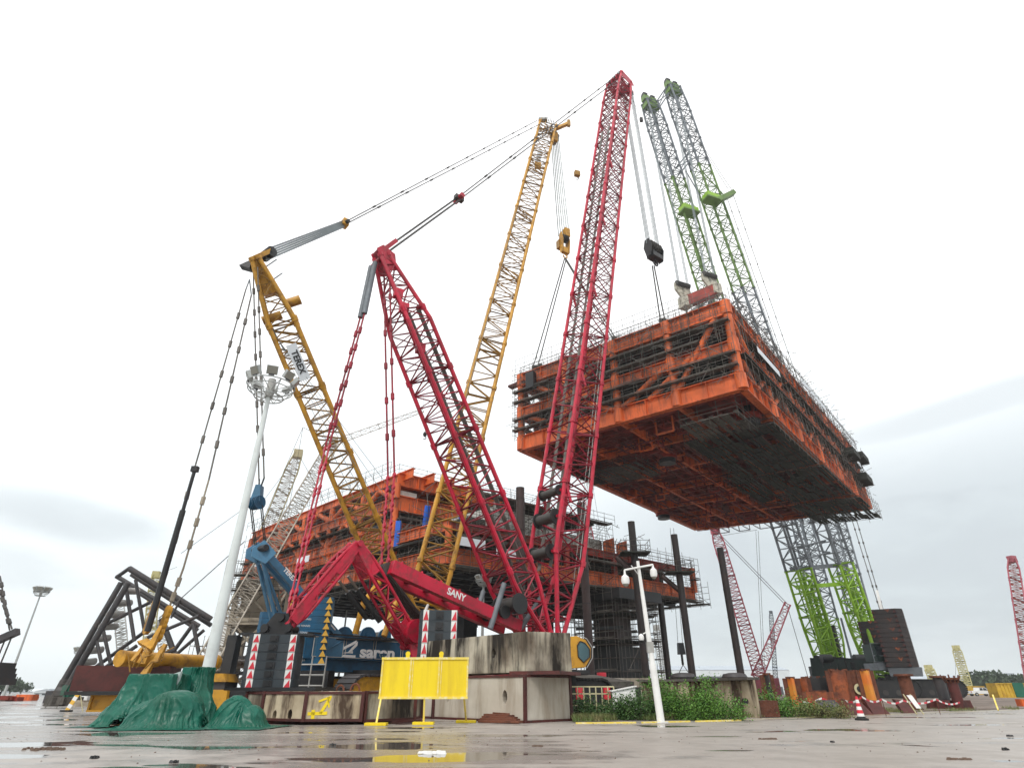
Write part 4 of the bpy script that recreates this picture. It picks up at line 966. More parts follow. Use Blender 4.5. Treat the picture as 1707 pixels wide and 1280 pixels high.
    c = V((-13.3, 35.6, 3.98)); 
    MB().box(c+V((0, .1, .05)), 3.9, 1.2, .12, .17).build('tray_top_frame', 'black', root, smooth=False)
    mb = MB()
    for s in (-.5, .5): mb.prism([c+V((-1.0, s, 0)), c+V((1.0, s, 0)), c+V((.55, s, 1.15)), c+V((-.2, s, 1.15))], (0, .08, 0))
    mb.tube(c+V((.2, -.7, .9)), c+V((.2, .7, .9)), .2, 12); mb.tube(c+V((-.6, -.7, .35)), c+V((-.6, .7, .35)), .22, 12); mb.tube(c+V((.7, -.7, .35)), c+V((.7, .7, .35)), .22, 12)
    mb.build('lifting_bracket', 'black', root)
    MB().box((-15.6, 35.3, 2.5), .5, 1.2, 2.9, .17).build('tray_side_post', 'black', root, smooth=False)
    # main hook
    hk = P(1090, 418, 60.8); hook_block(root, hk, 2.4, 3.0, 'black', V((.8, .6, 0)), 5, .72)
    mb = MB(); hx = V((.8, .6, 0))
    for k in (-1, 1):
        for j in range(4):
            a = head-nr*1.7+sd*(k*.7+j*.16)+V((0, 0, -.3)); b = hk+hx*(k*.95+(j-1.5)*.26)+V((0, 0, 1.0+k*.4)); mb.tube(a, b, .055, 4, cap=False)
    mb.build('hoist_ropes', 'rope', root, kind='stuff')
    rope(root, head-nr*2.9+d*.5, P(1068, 197, 60), .03, 'ropedk'); MB().box(P(1069, 200, 60), .45, .35, .8).build('auxiliary_hook', 'black', root, smooth=False)
    return root, hk, head
def track(root, c, ax, L, w, h, m):
    ax = V(ax).normalized(); up = V((0, 0, 1)); s = ax.cross(up)
    pr = []
    n = 8; r = h/2
    for i in range(n+1): a = -pi/2+pi*i/n; pr.append(c+ax*(L/2-r+cos(a)*r)+up*(sin(a)*r))
    for i in range(n+1): a = pi/2+pi*i/n; pr.append(c+ax*(-L/2+r+cos(a)*r)+up*(sin(a)*r))
    fr = []
    for sg in (1, -1):
        for i in range(n+1): a = -sg*pi/2+pi*i/n if sg > 0 else pi/2+pi*i/n; fr.append(c+ax*(sg*(L/2-r)+cos(a)*(r-.09))+up*(sin(a)*(r-.09)))
    MB().prism([p-s*w*.38 for p in fr], s*w*.76).build('track_frame', m, root)
    for i in range(7): q = c+ax*(-L/2+r+(L-2*r)*i/6)+up*(-r*.45); MB().tube(q-s*w*.42, q+s*w*.42, r*.3, 12).build('road_wheel', 'ropedk', root)
    # shoes
    def per(k, tot):
        d = k/tot*len(pr); i = int(d) % len(pr); f = d-int(d); return pr[i]*(1-f)+pr[(i+1) % len(pr)]*f
    lens = [(pr[i]-pr[(i+1) % len(pr)]).length for i in range(len(pr))]; T = sum(lens); N = int(T/.32); mb = MB()
    acc = 0; i = 0; 
    for k in range(N):
        x = T*k/N
        while acc+lens[i] < x: acc += lens[i]; i = (i+1) % len(lens)
        f = (x-acc)/lens[i]; p = pr[i]*(1-f)+pr[(i+1) % len(pr)]*f; t = (pr[(i+1) % len(pr)]-pr[i]).normalized()
        mb.beam(p-t*.13, p+t*.13, w, .14, up=(p-c).normalized() if abs((p-c).normalized().dot(t)) < .95 else up)
    mb.build('track_shoes', 'rubber' if m != 'yel' else 'jacket', root, smooth=False, kind='stuff')
def stack(root, c, ux, w_, dep, h, n, m='cw', warn=True, name='counterweight_slab'):
    """slabs stacked on c (centre of the bottom); front face towards the camera"""
    ux = V(ux).normalized(); uy = V((-ux.y, ux.x, 0))       # uy away from the camera
    for i in range(n):
        z = V((0, 0, h*i)); j = V((random.uniform(-.02, .02), random.uniform(-.02, .02), 0)); b = c+z+j; ch = .22
        pts = [b-ux*(w_/2-ch)-uy*dep/2, b+ux*(w_/2-ch)-uy*dep/2, b+ux*w_/2-uy*(dep/2-ch), b+ux*w_/2+uy*dep/2, b-ux*w_/2+uy*dep/2, b-ux*w_/2-uy*(dep/2-ch)]
        o = MB().prism(pts, (0, 0, h*.97)).build(name, m, root, smooth=False)
        f = b-uy*(dep/2+.012)
        mb = MB().box(f+V((0, 0, h*.5))+ux*.06, .46, .10, h*.7, math.atan2(ux.y, ux.x)); mb.tube(f-uy*.0+V((0, 0, h*.5))+ux*.06, f-uy*.10+V((0, 0, h*.5))+ux*.06, .13, 12)
        mb.build('lifting_lug', 'black', o, smooth=False)
        if warn:
            for s in (-w_*.33, w_*.40):
                q = f+ux*s; a = .17
                MB().prism([q-ux*a, q+ux*a, q+ux*a+V((0, 0, h*.97)), q-ux*a+V((0, 0, h*.97))], uy*.012).build('warning_plate', 'white', o, smooth=False)
                q = q-uy*.006; MB().prism([q-ux*a*.95+V((0, 0, .02)), q+ux*a*.95+V((0, 0, .02)), q+ux*(a*.15 if s < 0 else a*.6)+V((0, 0, h*.93))], uy*.01).build('warning_triangle', 'redwarn', o, smooth=False)
red, hkR, headR = red_crane()

# ---------------- yellow crane on blue superstructure
def yellow_crane():
    foot = V((-8.0, 52, 4.3)); head = P(912, 212, 70.0)
    ax = V((-.61, -.79, 0)); sdh = V((.79, -.61, 0))
    root = thing('crawler_crane', 'yellow lattice crane on a blue superstructure, its yellow mast rising to the upper left', 'crane', (foot.x, foot.y, 0))
    sd = viewside(foot, head)
    if sd.x < 0: sd = -sd
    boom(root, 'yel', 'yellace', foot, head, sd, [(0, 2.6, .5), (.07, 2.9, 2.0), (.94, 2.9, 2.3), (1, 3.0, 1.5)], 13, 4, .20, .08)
    d = (head-foot).normalized(); nr = d.cross(sd).normalized()
    if nr.dot(ax) < 0: nr = -nr
    for k in range(1, 13):
        c = foot+(head-foot)*k/13; mb = MB()
        if k % 2: 
            for i in range(3): mb.tube(c-sd*1.4-d*(i*.9-1), c+sd*1.4-d*(i*.9+.1), .09, 5)
            mb.build('joint_cross_brace', 'yellace', root)
    for s in (-1.4, -.5, .5, 1.4):
        c = head+sd*s; MB().prism([c-d*2.8-nr*.9, c-d*2.8+nr*.9, c+d*.2+nr*1.3, c+d*.9+nr*.5, c+d*.7-nr*1.2, c-d*.4-nr*1.6], sd*.08).build('head_plate', 'yel', root, smooth=False)
    mb = MB()
    for i in range(9): c = head-d*(2.4-i*.35); mb.tube(c-sd*1.4+nr*((i % 3)-1)*.7, c+sd*1.4-nr*((i % 3)-1)*.7, .08, 5)
    mb.build('head_web', 'yellace', root)
    sheaves(MB(), head+sd*.1+nr*1.2, sd, .5, 6, .3).build('head_sheave', 'ropedk', root); sheaves(MB(), head+sd*1.75-nr*.8-d*.6, V((.6, .8, 0)), .62, 6, .22).build('head_sheave', 'ropedk', root)
    MB().box(head+sd*1.7-nr*.8-d*1.6, .9, 1.2, 2.4, .5).build('head_block', 'yel', root, smooth=False)
    hb = P(948, 206, 69); MB().beam(head+sd*1.5, hb, .5, .6).build('nose_arm', 'yel', root, smooth=False); MB().box(hb, .5, .5, 1.5, .3).build('nose_sheave', 'yellace', root, smooth=False)
    MB().box(P(905, 186+14, 70), 1.6, .8, .5).build('warning_lamp_frame', 'greylt', root, smooth=False)
    # banner high on the boom
    p = head-d*8.2; MB().beam(p-sd*.1-nr*1.2-d*1.9, p-sd*.1-nr*1.2+d*1.9, .9, .05, up=nr).build('name_board', 'bannerw', root, smooth=False)
    text('TEREX', 'lettering', 'black', root, p-sd*.1-nr*1.28 if True else p, d, sd if False else -sd, .75, .01, .02)
    MB().box(head-d*11.5-nr*1.1+sd*.1, 1.1, .4, 1.3).build('winch_box', 'yel', root, smooth=False)
    # mast
    mf = P(700, 1092, 50.8); mh = P(426, 432, 36.0); md = (mh-mf).normalized(); sm = viewside(mf, mh)
    if sm.x < 0: sm = -sm
    boom(root, 'yel', 'yellace', mf, mh, sm, [(0, 2.0, .5), (.10, 2.0, 1.6), (.84, 2.0, 1.7), (.95, 1.0, .9), (1, .5, .7)], 6, 5, .18, .068, name='mast_section')
    mn = md.cross(sm).normalized()
    for t in (.3, .55, .8): 
        c = mf+(mh-mf)*t; mb = MB()
        for i in range(3): mb.tube(c-sm*.95-md*(i*.8-1), c+sm*.95-md*(i*.8), .07, 5)
        mb.build('joint_cross_brace', 'yellace', root)
    MB().prism([mh-sm*.45-md*3.0, mh+sm*.5-md*3.0, mh+sm*.35+md*.2, mh-sm*.2+md*.2], mn*1.0).build('mast_head', 'yel', root, smooth=False)
    c = mh-md*4.2; MB().tube(c+sm*.8, c+sm*2.0, .38, 14).build('guide_roller', 'yel', root); c = mh-md*4.9; MB().tube(c-sm*1.3, c+sm*.2, .34, 14).build('guide_roller', 'yel', root)
    for k in (1.0, 2.2): c = mh-md*k; MB().tube(c, c+sm*1.5+md*.5, .05, 5).build('guard_rail', 'grey', root)
    # TEREX board
    p = mf+(mh-mf)*.735
    for o in (-1.0, 1.0): pass
    cam_side = -1 if mn.dot(p-V((0, 0, CAMH))) > 0 else 1
    text('TEREX', 'lettering', 'black', root, p+mn*cam_side*1.0+sm*.0, -md, sm, .66, .012, .02)
    MB().beam(p-md*1.5+mn*cam_side*.95, p+md*1.5+mn*cam_side*.95, .8, .05, up=mn).build('name_board', 'bannerw', root, smooth=False)
    # reeving from mast head, floating block, pendants
    mid = P(574, 373, 43.5); rd = (mid-mh).normalized()
    MB().beam(mh+rd*.0+V((0, 0, .2)), mh+rd*1.7+V((0, 0, .3)), 1.1, .35).build('reeving_head', 'yel', root, smooth=False)
    sheaves(MB(), mh+rd*1.6, sdh, .45, 8, .16).build('reeving_sheave', 'black', root)
    for k in range(5):
        o = V((0, 0, .64-k*.32))+sdh*(k-2)*.05
        MB().beam(mh+rd*1.4+o, mid+o*.72, .10, .15).build('reeving_rope_bundle', 'rope', root, smooth=False)
    MB().box(mid+rd*.1, .6, .8, .75, .7).build('floating_sheave_block', 'yel', root, smooth=False); MB().tube(mid-sdh*.7, mid+sdh*.7, .2, 10).build('floating_pin', 'black', root)
    for k, o in ((-.6, V((0, 0, .25))), (.6, V((0, 0, -.25)))): pendant(root, mid+sdh*k*.7+o, head-sd*1.5+sdh*k+nr*.6+o*3, .06, 'ropedk', 10, 1.9)
    MB().prism([mh+V((-.3, 0, 0)), mh+V((-1.2, 0, -.6)), mh+V((-.3, 0, -.9))], (0, .6, 0)).build('mast_tip_bracket', 'black', root, smooth=False)
    # rear pendants to the telescopic counterweight guide
    for (a, b, c) in (((410, 482), (321, 792), (248, 1040)), ((419, 492), (300+48, 800), (268, 1052))):
        A, B, C = P(*a, 35.8), P(*b, 35.7), P(*c, 35.6)
        MB().tube(P(416, 466, 35.9), A, .05, 5).build('pendant_link', 'grey', root)
        pendant(root, A, B, .055, 'strap', 6, 2.3); pendant(root, B, P((b[0]+c[0])/2-2, (b[1]+c[1])/2+20, 35.65), .06, 'beige', 4, 2.4)
        q = P((b[0]+c[0])/2-2, (b[1]+c[1])/2+20, 35.65); pendant(root, q, P(*c, 35.6)+(q-C)*.3, .06, 'beige', 3, 2.2)
        plate_chain(root, P(*c, 35.6)+(q-C)*.36, C+(C-q)*.12, 3, .5, .1, V((.8, -.6, 0)), 'yel')
    A, B = P(325, 782, 35.2), P(246, 1052, 35.2); MB().tube(A+(B-A)*.28, B, .17, 12).build('damping_cylinder', 'black', root); MB().tube(A, A+(B-A)*.3, .11, 10).build('damping_rod', 'black', root)
    MB().box(A, .4, .3, .35).build('cylinder_eye', 'black', root, smooth=False)
    # guide beam
    A, B, C = P(203, 1097, 35.4), P(360, 1104, 42), P(418, 1107, 45)
    MB().tube(A, B, .40, 24).build('guide_tube', 'yel', root); MB().tube(A-(B-A).normalized()*.15, A, .43, 24).build('guide_tube_flange', 'yel', root)
    MB().tube(B, C, .27, 16).build('guide_rod', 'chrome', root); MB().tube(B-(B-A).normalized()*.3, B+(B-A).normalized()*.02, .46, 24).build('guide_tube_collar', 'yel', root)
    c = P(243, 1088, 35.3)
    for (du, dv, w_, h_) in ((0, 0, .7, 1.1), (-.5, -.1, .4, .7), (.75, .0, .5, .9), (.25, .8, .5, 1.2), (-.1, .45, 1.7, .3), (.3, -.75, .5, .7)):
        MB().beam(c+V((du, -.1, dv-h_/2)), c+V((du+.18, .1, dv+h_/2)), .3, w_*.7, up=V((1, 0, 0)), w2=.2, h2=w_*.35).build('clevis_plate', 'yel', root, smooth=False)
    mb = MB()
    for k in range(16): a = c+V((random.uniform(-1, 1.4), -.45, random.uniform(-.5, .2))); mb.tube(a, a+V((random.uniform(-.4, .4), .1, random.uniform(-1.1, .5))), .035, 4)
    mb.build('hydraulic_hoses', 'yellace', root, kind='stuff')
    # superlift tray / container under the guide
    p = P(205, 1140, 38); MB().box((p.x, 38.4, 1.85), 4.9, 2.6, 1.3, .25).build('ballast_box', 'maroon', root, smooth=False)
    MB().box((p.x, 38.4, 1.1), 5.2, 2.9, .18, .25).build('tray_plate', 'black', root, smooth=False)
    p2 = P(185, 1163, 37.6); mb = MB().box((p2.x, 37.6, .62), 2.0, .1, .7, .1)
    for k in (-1, 1): mb.box((p2.x+k*.98, 37.5, .62), .12, .35, .85, .1)
    mb.box((p2.x, 37.5, 1.0), 2.0, .35, .1, .1); mb.box((p2.x, 37.5, .22), 2.0, .35, .1, .1); mb.build('tray_end_frame', 'yel', root, smooth=False)
    # blue superstructure
    b0, b1 = V((-7.6, 51.4, 3.85)), V((-15.0, 42.9, 3.85)); bd = (b1-b0).normalized(); bs = V((.79, -.61, 0))*.8+V((0, 0, 0)); bn = V((-bd.y, bd.x, 0)); 
    if bn.y > 0: bn = -bn
    MB().beam(b0, b1, 3.4, 1.45).build('superstructure', 'blue', root, smooth=False)
    MB().beam(b0+V((0, 0, -1.1))-bd*-.5, b1+V((0, 0, -1.1)), 2.6, .75).build('superstructure_keel', 'blue', root, smooth=False)
    MB().beam(b0+V((0, 0, .8))+bn*1.8, b1+V((0, 0, .8))+bn*1.8, .12, .1).build('rim_rail', 'black', root, smooth=False)
    f = bn*1.72; L = (b1-b0).length
    for i in range(4):
        a, b = b1-bd*(.6+i*2.55), b1-bd*(.6+i*2.55+2.35)
        o = MB().beam(a+f, b+f, .05, 1.15).build('side_panel', 'blue' if i else 'bluelt', root, smooth=False); mb = MB()
        for z in (-.6, .6): mb.beam(a+f*1.02+V((0, 0, z)), b+f*1.02+V((0, 0, z)), .05, .05)
        for q in (a, b): mb.beam(q+f*1.02+V((0, 0, -.6)), q+f*1.02+V((0, 0, .6)), .05, .05, V((1, 0, 0)))
        mb.build('panel_frame', 'greylt', o, smooth=False)
    for i in range(2): 
        a = b1-bd*(.8+i*7.6+.3); MB().tube(a+f*1.03+V((0, 0, -.5)), a-bd*1.8+f*1.03+V((0, 0, .5)), .04, 5).build('panel_strut', 'bluelt', root)
    # lettering and emblem
    text('saren', 'lettering', 'white', root, P(630, 1088, 43.6), -bd*1.0, V((0, 0, 1)), 1.0, .02, .03, sx=1.35)
    em = P(582, 1083, 42.7)
    mb = MB(); r_ = -bd
    q = lambda x, y: em+r_*x+V((0, 0, y))
    mb.prism([q(-.55, -.45), q(.55, -.45), q(.55, -.30), q(-.40, -.30)], bn*.03); mb.prism([q(-.5, -.2), q(-.15, -.2), q(.6, .55), q(.6, .30), q(.05, -.2), q(.3, -.2), q(.6, 0), q(.6, .62), q(-.5, -.05)][:6]+[q(.3, -.05)], bn*.03)
    mb.prism([q(-.45, 0), q(.5, .45), q(.5, .62), q(-.45, .17)], bn*.03)
    mb.build('company_emblem', 'white', root, smooth=False)
    # winch drums on the deck
    for (u, r) in ((573, .72), (612, .72), (640, .6)):
        c = P(u, 1062, 45.2+(u-573)*.035); o = MB().tube(c-bn*.1, c-bn*1.9, r*.7, 18).build('winch_drum', 'ropedk', root)
        mb = MB().tube(c, c+bn*.12, r, 26); mb.tube(c+bn*.12, c+bn*.16, r*.6, 22); mb.tube(c+bn*.12, c+bn*.24, r*.22, 12); mb.build('winch_flange', 'blue', o)
    MB().beam(P(540, 1066, 44), P(655, 1067, 47), 2.0, .12).build('deck_grating', 'black', root, smooth=False)
    # blue A-frame
    ap = P(432, 918, 39.8); bs_ = P(562, 1065, 44.6); fd = (bs_-ap).normalized()
    for k in (-.3, .45):
        o = MB().beam(ap+fd*.2+sdh*k, bs_+sdh*k, .34, .5, w2=.3, h2=.4).build('a_frame_arm', 'bluelt', root, smooth=False)
        MB().beam(ap+sdh*(k*1.32)+fd*.8+V((0, 0, .1)), bs_+sdh*(k*1.32)-fd*.8+V((0, 0, .05)), .03, .10).build('handhold_rail', 'white', root, smooth=False)
        MB().prism([ap+sdh*k+V((-.75, 0, .15)), ap+sdh*k+V((-.05, 0, .65)), ap+sdh*k+V((.9, 0, -.2)), ap+sdh*k+V((.3, 0, -.9)), ap+sdh*k+V((-.7, 0, -.45))], sdh*.1).build('a_frame_head_plate', 'bluelt', root, smooth=False)
        for (u, v, Y) in ((458, 1046, 41.5), (472, 1046, 42.5)):
            B = P(u, v, Y)+sdh*k*.7; A = ap+V((.1, 0, -.6))+sdh*k*.8
            MB().beam(A, B, .12, .22, up=sdh).build('tension_bar', 'bluelt', root, smooth=False)
    MB().tube(ap-sdh*1.0+V((-.1, 0, .1)), ap+sdh*1.0+V((-.1, 0, .1)), .22, 12).build('a_frame_pin', 'black', root)
    text('TEREX', 'lettering', 'white', root, ap+fd*2.4+sdh*.95+V((0, 0, .0)), fd, V((0, 0, 1)), .42, .01, .01)
    # luffing ropes: mast head - travelling block - A-frame
    tb = P(429, 832, 38.4)
    for k in (-.32, .32): pendant(root, mh+V((.2, 0, -1))+sdh*k, tb+sdh*k+V((0, 0, 1.4)), .05, 'strap', 9, 2.2); MB().tube(tb+sdh*k+V((0, 0, 1.5)), tb+V((0, 0, .5)), .06, 6).build('shackle_link', 'black', root)
    o = MB().prism([tb+V((-.35, -.3, -.1)), tb+V((.3, -.3, -.2)), tb+V((.15, -.3, .95)), tb+V((-.2, -.3, .95))], (0, .6, 0)).build('travelling_block', 'bluelt', root, smooth=False)
    sheaves(MB(), tb+V((0, 0, -.25)), V((.9, -.45, 0)), .46, 5, .16).build('block_sheave', 'blue', o)
    for k in (-.42, -.3, .3, .42): MB().tube(tb+V((k, 0, -.4)), ap+V((k*.9, 0, .4)), .04, 5).build('luffing_rope', 'ropedk', root)
    # blue counterweight tower at the tail
    cwc = V((-14.1, 43.2, 3.0)); ux = V((.97, .22, 0)).normalized(); uy = V((-ux.y, ux.x, 0))
    for i in range(10):
        z = V((0, 0, .42*i)); o = MB().beam(cwc+z-ux*1.45, cwc+z+ux*1.45, 2.0, .405).build('counterweight_slab', 'blue', root, smooth=False)
        p = cwc+z-uy*1.03
        text('12 TONNES', 'lettering', 'white', o, p-ux*.25, ux, V((0, 0, 1)), .16, .004)
        for s in (-1.28, 1.22):
            q = cwc+z+ux*s-uy*1.06; MB().prism([q-ux*.22-V((0, 0, .19)), q+ux*.22-V((0, 0, .19)), q+V((0, 0, .2))], -uy*.10).build('guide_wedge', 'yelwarn', o, smooth=False)
    stack(root, V((-17.5, 46.5, 3.0)), ux, 2.6, 2.0, .42, 8, 'blue', False)
    # tail ladder and undercarriage
    for s in (-1, 1):
        c = V((-10.2, 44.7, 1.05))+sdh*3.6*s+V((1.0, 0, 0)); c.z = 1.05
        track(root, c, ax, 11.5, 1.6, 2.0, 'yel')
    MB().tube((-10.2, 47.0, 1.6), (-10.2, 47.0, 2.5), 2.0, 24).build('slew_ring', 'black', root)
    MB().beam(V((-10.2, 47, 1.2))-sdh*3, V((-10.2, 47, 1.2))+sdh*3, 2.6, 1.0).build('car_body', 'yel', root, smooth=False)
    c = P(545, 1120, 41.5); mb = MB()
    for x in (-1.6, -.9, 0): mb.tube((c.x+x, 41, .3), (c.x+x, 41, 3.2), .05, 5)
    for z in (.9, 1.5, 2.1, 2.7): mb.tube((c.x-1.6, 41, z), (c.x, 41, z), .05, 5)
    mb.build('access_ladder', 'greylt', root)
    MB().box((c.x-1.2, 43, 1.8), 2.2, 1.5, 1.2).build('power_pack', 'black', root, smooth=False)
    # big yellow strut pieces seen low behind the red frame
    for (a, b, Y0, Y1, r, m) in (((667, 985), (640, 1060), 46, 45, .22, 'yel'), ((606, 1005), (592, 1056), 44, 44, .22, 'yel'), ((636, 965), (606, 1005), 47, 44, .22, 'yel'), ((700, 1000), (760, 1018), 50, 50, .2, 'yel'), ((715, 1005), (690, 1058), 50, 49, .12, 'white')):
        MB().tube(P(*a, Y0), P(*b, Y1), r, 12).build('support_strut', m, root)
    MB().box(P(720, 1095, 46.5), .9, .5, 4.4, .3).build('boom_foot_bracket', 'yel', root, smooth=False)
    # main hook
    hk = P(941, 405, 70); o = hook_block(root, hk, 1.2, 4.2, 'yel', V((.85, .5, 0)), 4, .65)
    MB().box(hk+V((.4, 0, 2.0)), .9, .8, 1.6, .5).build('hook_weight', 'yel', root, smooth=False); MB().box(hk+V((-.7, .3, -.2)), .9, .8, 1.5, .5).build('hook_weight', 'yellace', root, smooth=False)
    mb = MB()
    for j in range(6): a = head+sd*(.9+j*.28)-nr*.6-d*.6; b = hk+V((-.9+j*.34, 0, 1.4+j*.14)); mb.tube(a, b, .085, 5, cap=False)
    mb.build('hoist_ropes', 'rope', root, kind='stuff')
    rope(root, hb, P(962, 282, 68.5), .015, 'rope'); o = MB().box(P(962, 290, 68.5), .9, .6, 1.0, .3).build('auxiliary_hook_block', 'yellace', root, smooth=False)
    MB().path([P(962, 297, 68.5)+V((cos(t)*.25, 0, sin(t)*.25-.1)) for t in (1.5, .5, -.5, -1.5, -2.5)], .06, 5).build('hook', 'black', o)
    rope(root, P(884, 262, 68), P(762, 700, 50), .022, 'rope'); rope(root, P(887, 262, 68), P(766, 700, 50), .022, 'rope')
    for k in range(5): rope(root, mf+(mh-mf)*.84-sm*.8+V((0, 0, -.1*k)), P(590+k*18, 830, 43), .02, 'rope')
    return root, hk
yel, hkY = yellow_crane()

# ---------------- lime green twin-boom crane behind the lifted deck
def green_crane():
    root = thing('crawler_crane', 'lime green and grey twin-boom crane rising behind the hanging orange deck', 'crane', P(1400, 1140, 136)-V((0, 0, 3)))
    YF, YH = 135, 111
    segs = []
    heads = []
    for (fu, fv, hu, hv, Yf, Yh) in ((1381, 1107, 1083, 172, YF-2, YH), (1457, 1101, 1121, 148, YF+1, YH+1.5)):
        A, B = P(fu, fv, Yf), P(hu, hv, Yh); sd = V((.92, .38, 0))
        def cols(s, n=16):
            if s < 2: return ('green', 'green')
            if s < 7: return ('grey', 'grey')
            if s < 9: return ('grey', 'grey')
            if s < 13: return ('greenold_shaded', 'greenold_shaded')
            return ('grey', 'grey')
        boom(root, 'grey', 'grey', A, B, sd, [(0, 3.8, 2.2), (.05, 4.2, 3.0), (.18, 4.2, 3.0), (.95, 4.2, 3.3), (1, 3.8, 2.6)], 16, 4, .29, .13, cols=cols)
        d = (B-A).normalized(); heads.append((A, B, d, sd))
        nr = d.cross(sd).normalized()
        for s in (-1.3, 1.3): MB().box(B+sd*s+d*.9, 1.7, 1.6, 2.0, .4).build('head_block', 'greenold_shaded', root, smooth=False); sheaves(MB(), B+sd*s+d*2.2, sd, .95, 4, .34).build('head_sheave', 'black', root)
        MB().beam(B-d*1.5-sd*2.2, B-d*1.5+sd*2.2, 2.2, 1.8, up=d).build('head_frame', 'greenold_shaded', root, smooth=False)
        # base filling: bright green panels and inner truss
        boom(root, 'green', 'green', A+sd*.9, A+(B-A)*.115+sd*.9, sd, [(0, 2.6, 1.2), (1, 2.4, 2.6)], 1, 8, .14, .09, name='boom_foot_truss')
        MB().tube(A+sd*2.0, A+d*17+sd*2.2, .36, 10).build('foot_chord', 'green', root)
    (A1, B1, d1, s1), (A2, B2, d2, s2) = heads
    for t in (.985, .83, .53, .14):
        c1, c2 = A1+(B1-A1)*t, A2+(B2-A2)*t
        for dz in (0, 2.6): MB().tube(c1+s1*1.9+d1*dz, c2-s2*1.9+d2*dz, .2, 8).build('cross_tube', 'grey', root)
        MB().tube(c1+s1*1.9, c2-s2*1.9+d2*2.6, .15, 6).build('cross_tube', 'grey', root); MB().tube(c1+s1*1.9+d1*2.6, c2-s2*1.9, .15, 6).build('cross_tube', 'grey', root)
    for t in (.125, .10): MB().beam(A1+(B1-A1)*t-s1*2.2, A2+(B2-A2)*t+s2*2.2, .6, .8).build('cross_girder', 'grey' if t > .11 else 'green', root, smooth=False)
    # bright strut level
    for (A, B, d, s, u, v) in ((A1, B1, d1, s1, 1147, 350), (A2, B2, d2, s2, 1186, 330)):
        c = P(u, v, YH+4); MB().box(c+s*.2, 4.8, 2.4, 1.5, .4).build('strut_box', 'green', root, smooth=False); MB().beam(c-s*2.6-V((0, 0, 1.3)), c+s*2.8-V((0, 0, .9)), 3.0, .5).build('strut_platform', 'greenold_shaded', root, smooth=False)
    c = P(1222, 322, YH+6); c0 = P(1196, 335, YH+4); MB().beam(c0, c, 1.8, 1.3).build('strut_arm', 'greenold_shaded', root, smooth=False)
    for a, b in (((1128, 178), (1222, 320)), ((1128, 178), (1214, 316))): MB().tube(P(*a, 112), P(*b, YH+6), .06, 5).build('strut_pendant', 'ropedk', root)
    for a, b in (((1169, 280), (1208, 322)), ((1152, 318), (1150, 275))): pass
    MB().tube(P(1170, 285, 113), P(1207, 326, 116), .16, 6).build('strut_brace', 'greenold_shaded', root); MB().tube(P(1143, 285, 112), P(1168, 328, 115), .16, 6).build('strut_brace', 'grey', root)
    for x in (0, -12): pendant(root, P(1222+x, 324, YH+6), P(1388+x, 800, 150), .07, 'ropedk', 16, 2.0)
    pendant(root, P(1205, 330, YH+5), P(1318, 640, 140), .06, 'rope', 10, 1.6)
    # masts
    for (fu, fv, hu, hv, Y) in ((1452, 1096, 1372, 790, 141), (1395, 1104, 1318, 800, 138)):
        A, B = P(fu, fv, Y), P(hu, hv, Y+14)
        boom(root, 'grey', 'grey', A, B, V((.92, .38, 0)), [(0, 3.8, .8), (.1, 3.8, 3.0), (1, 3.6, 2.8)], 5, 5, .22, .10, name='mast_section', cols=lambda s: ('green', 'green') if s < 1 else ('grey', 'grey'))
    for x in (0, 8): pendant(root, P(1406+x, 820, 152), P(1471+x*.7, 1030, 141), .09, 'ropedk', 9, 2.2)
    MB().beam(P(1462, 985, 128), P(1490, 1098, 122), .5, .7).build('white_strut', 'white', root, smooth=False)
    MB().tube(P(1440, 1030, 126), P(1457, 1082, 124), .35, 10).build('strut', 'green', root); MB().tube(P(1402, 1030, 126), P(1422, 1105, 124), .2, 10).build('strut', 'grey', root)
    # upper works
    b0, b1 = P(1358, 1112, 128), P(1462, 1118, 122)
    MB().beam(b0, b1, 8, 3.2).build('superstructure', 'dkgr', root, smooth=False); MB().beam(b0+V((1, 0, 1.6)), b1+V((-1, 0, 1.4)), 5, 1.0).build('deck_machinery', 'black', root, smooth=False)
    for k in range(9):
        f = k/8; p = b0*(1-f)+b1*f; MB().box(p+V((0, -4.2, random.uniform(-.6, 1.2))), random.uniform(.8, 2), .8, random.uniform(.8, 2), 0).build('machinery_housing', random.choice(('black', 'dkgr', 'black')), root, smooth=False)
    MB().box(P(1373, 1130, 126), 3.2, 3.5, 4.2, .1).build('slew_pedestal', 'black', root, smooth=False)
    for (u, w_) in ((1365, 2), (1420, 3.5), (1470, 2.2)): MB().tube(P(u, 1098, 124)+V((0, -1, 0)), P(u, 1098, 124)+V((w_, -1, 0)), .8, 14).build('winch_drum', 'black', root)
    p = P(1462, 1088, 112); cb = MB().box(p, 3.2, 2.6, 2.8, .25).build('operator_cab', 'dkgr', root, smooth=False)
    MB().box(p+V((-.1, -1.15, .3)), 2.2, .5, 1.5, .25).build('cab_window', 'glassbl', cb, smooth=False); mb = MB()
    for x in (-1.6, 1.4): mb.tube(p+V((x, -1.4, -1.6)), p+V((x, -1.4, 1.6)), .07, 5)
    for z in (-1.5, -.5, 1.5): mb.tube(p+V((-1.7, -1.5, z)), p+V((1.6, -1.3, z)), .07, 5)
    mb.build('cab_guard_rail', 'grey', cb); MB().box(p+V((.2, 0, -2.2)), 4.6, 3, 1.1, .25).build('cab_platform', 'grey', root, smooth=False)
    MB().box(p+V((2.4, .6, -.4)), 1.6, 2, 3, .3).build('cab_side_box', 'grey', root, smooth=False)
    boom(root, 'green', 'green', P(1474, 1137, 117), P(1470, 1113, 117), V((1, 0, 0)), [(0, 4.0, 2), (1, 4.0, 2)], 1, 3, .2, .13, name='green_subframe')
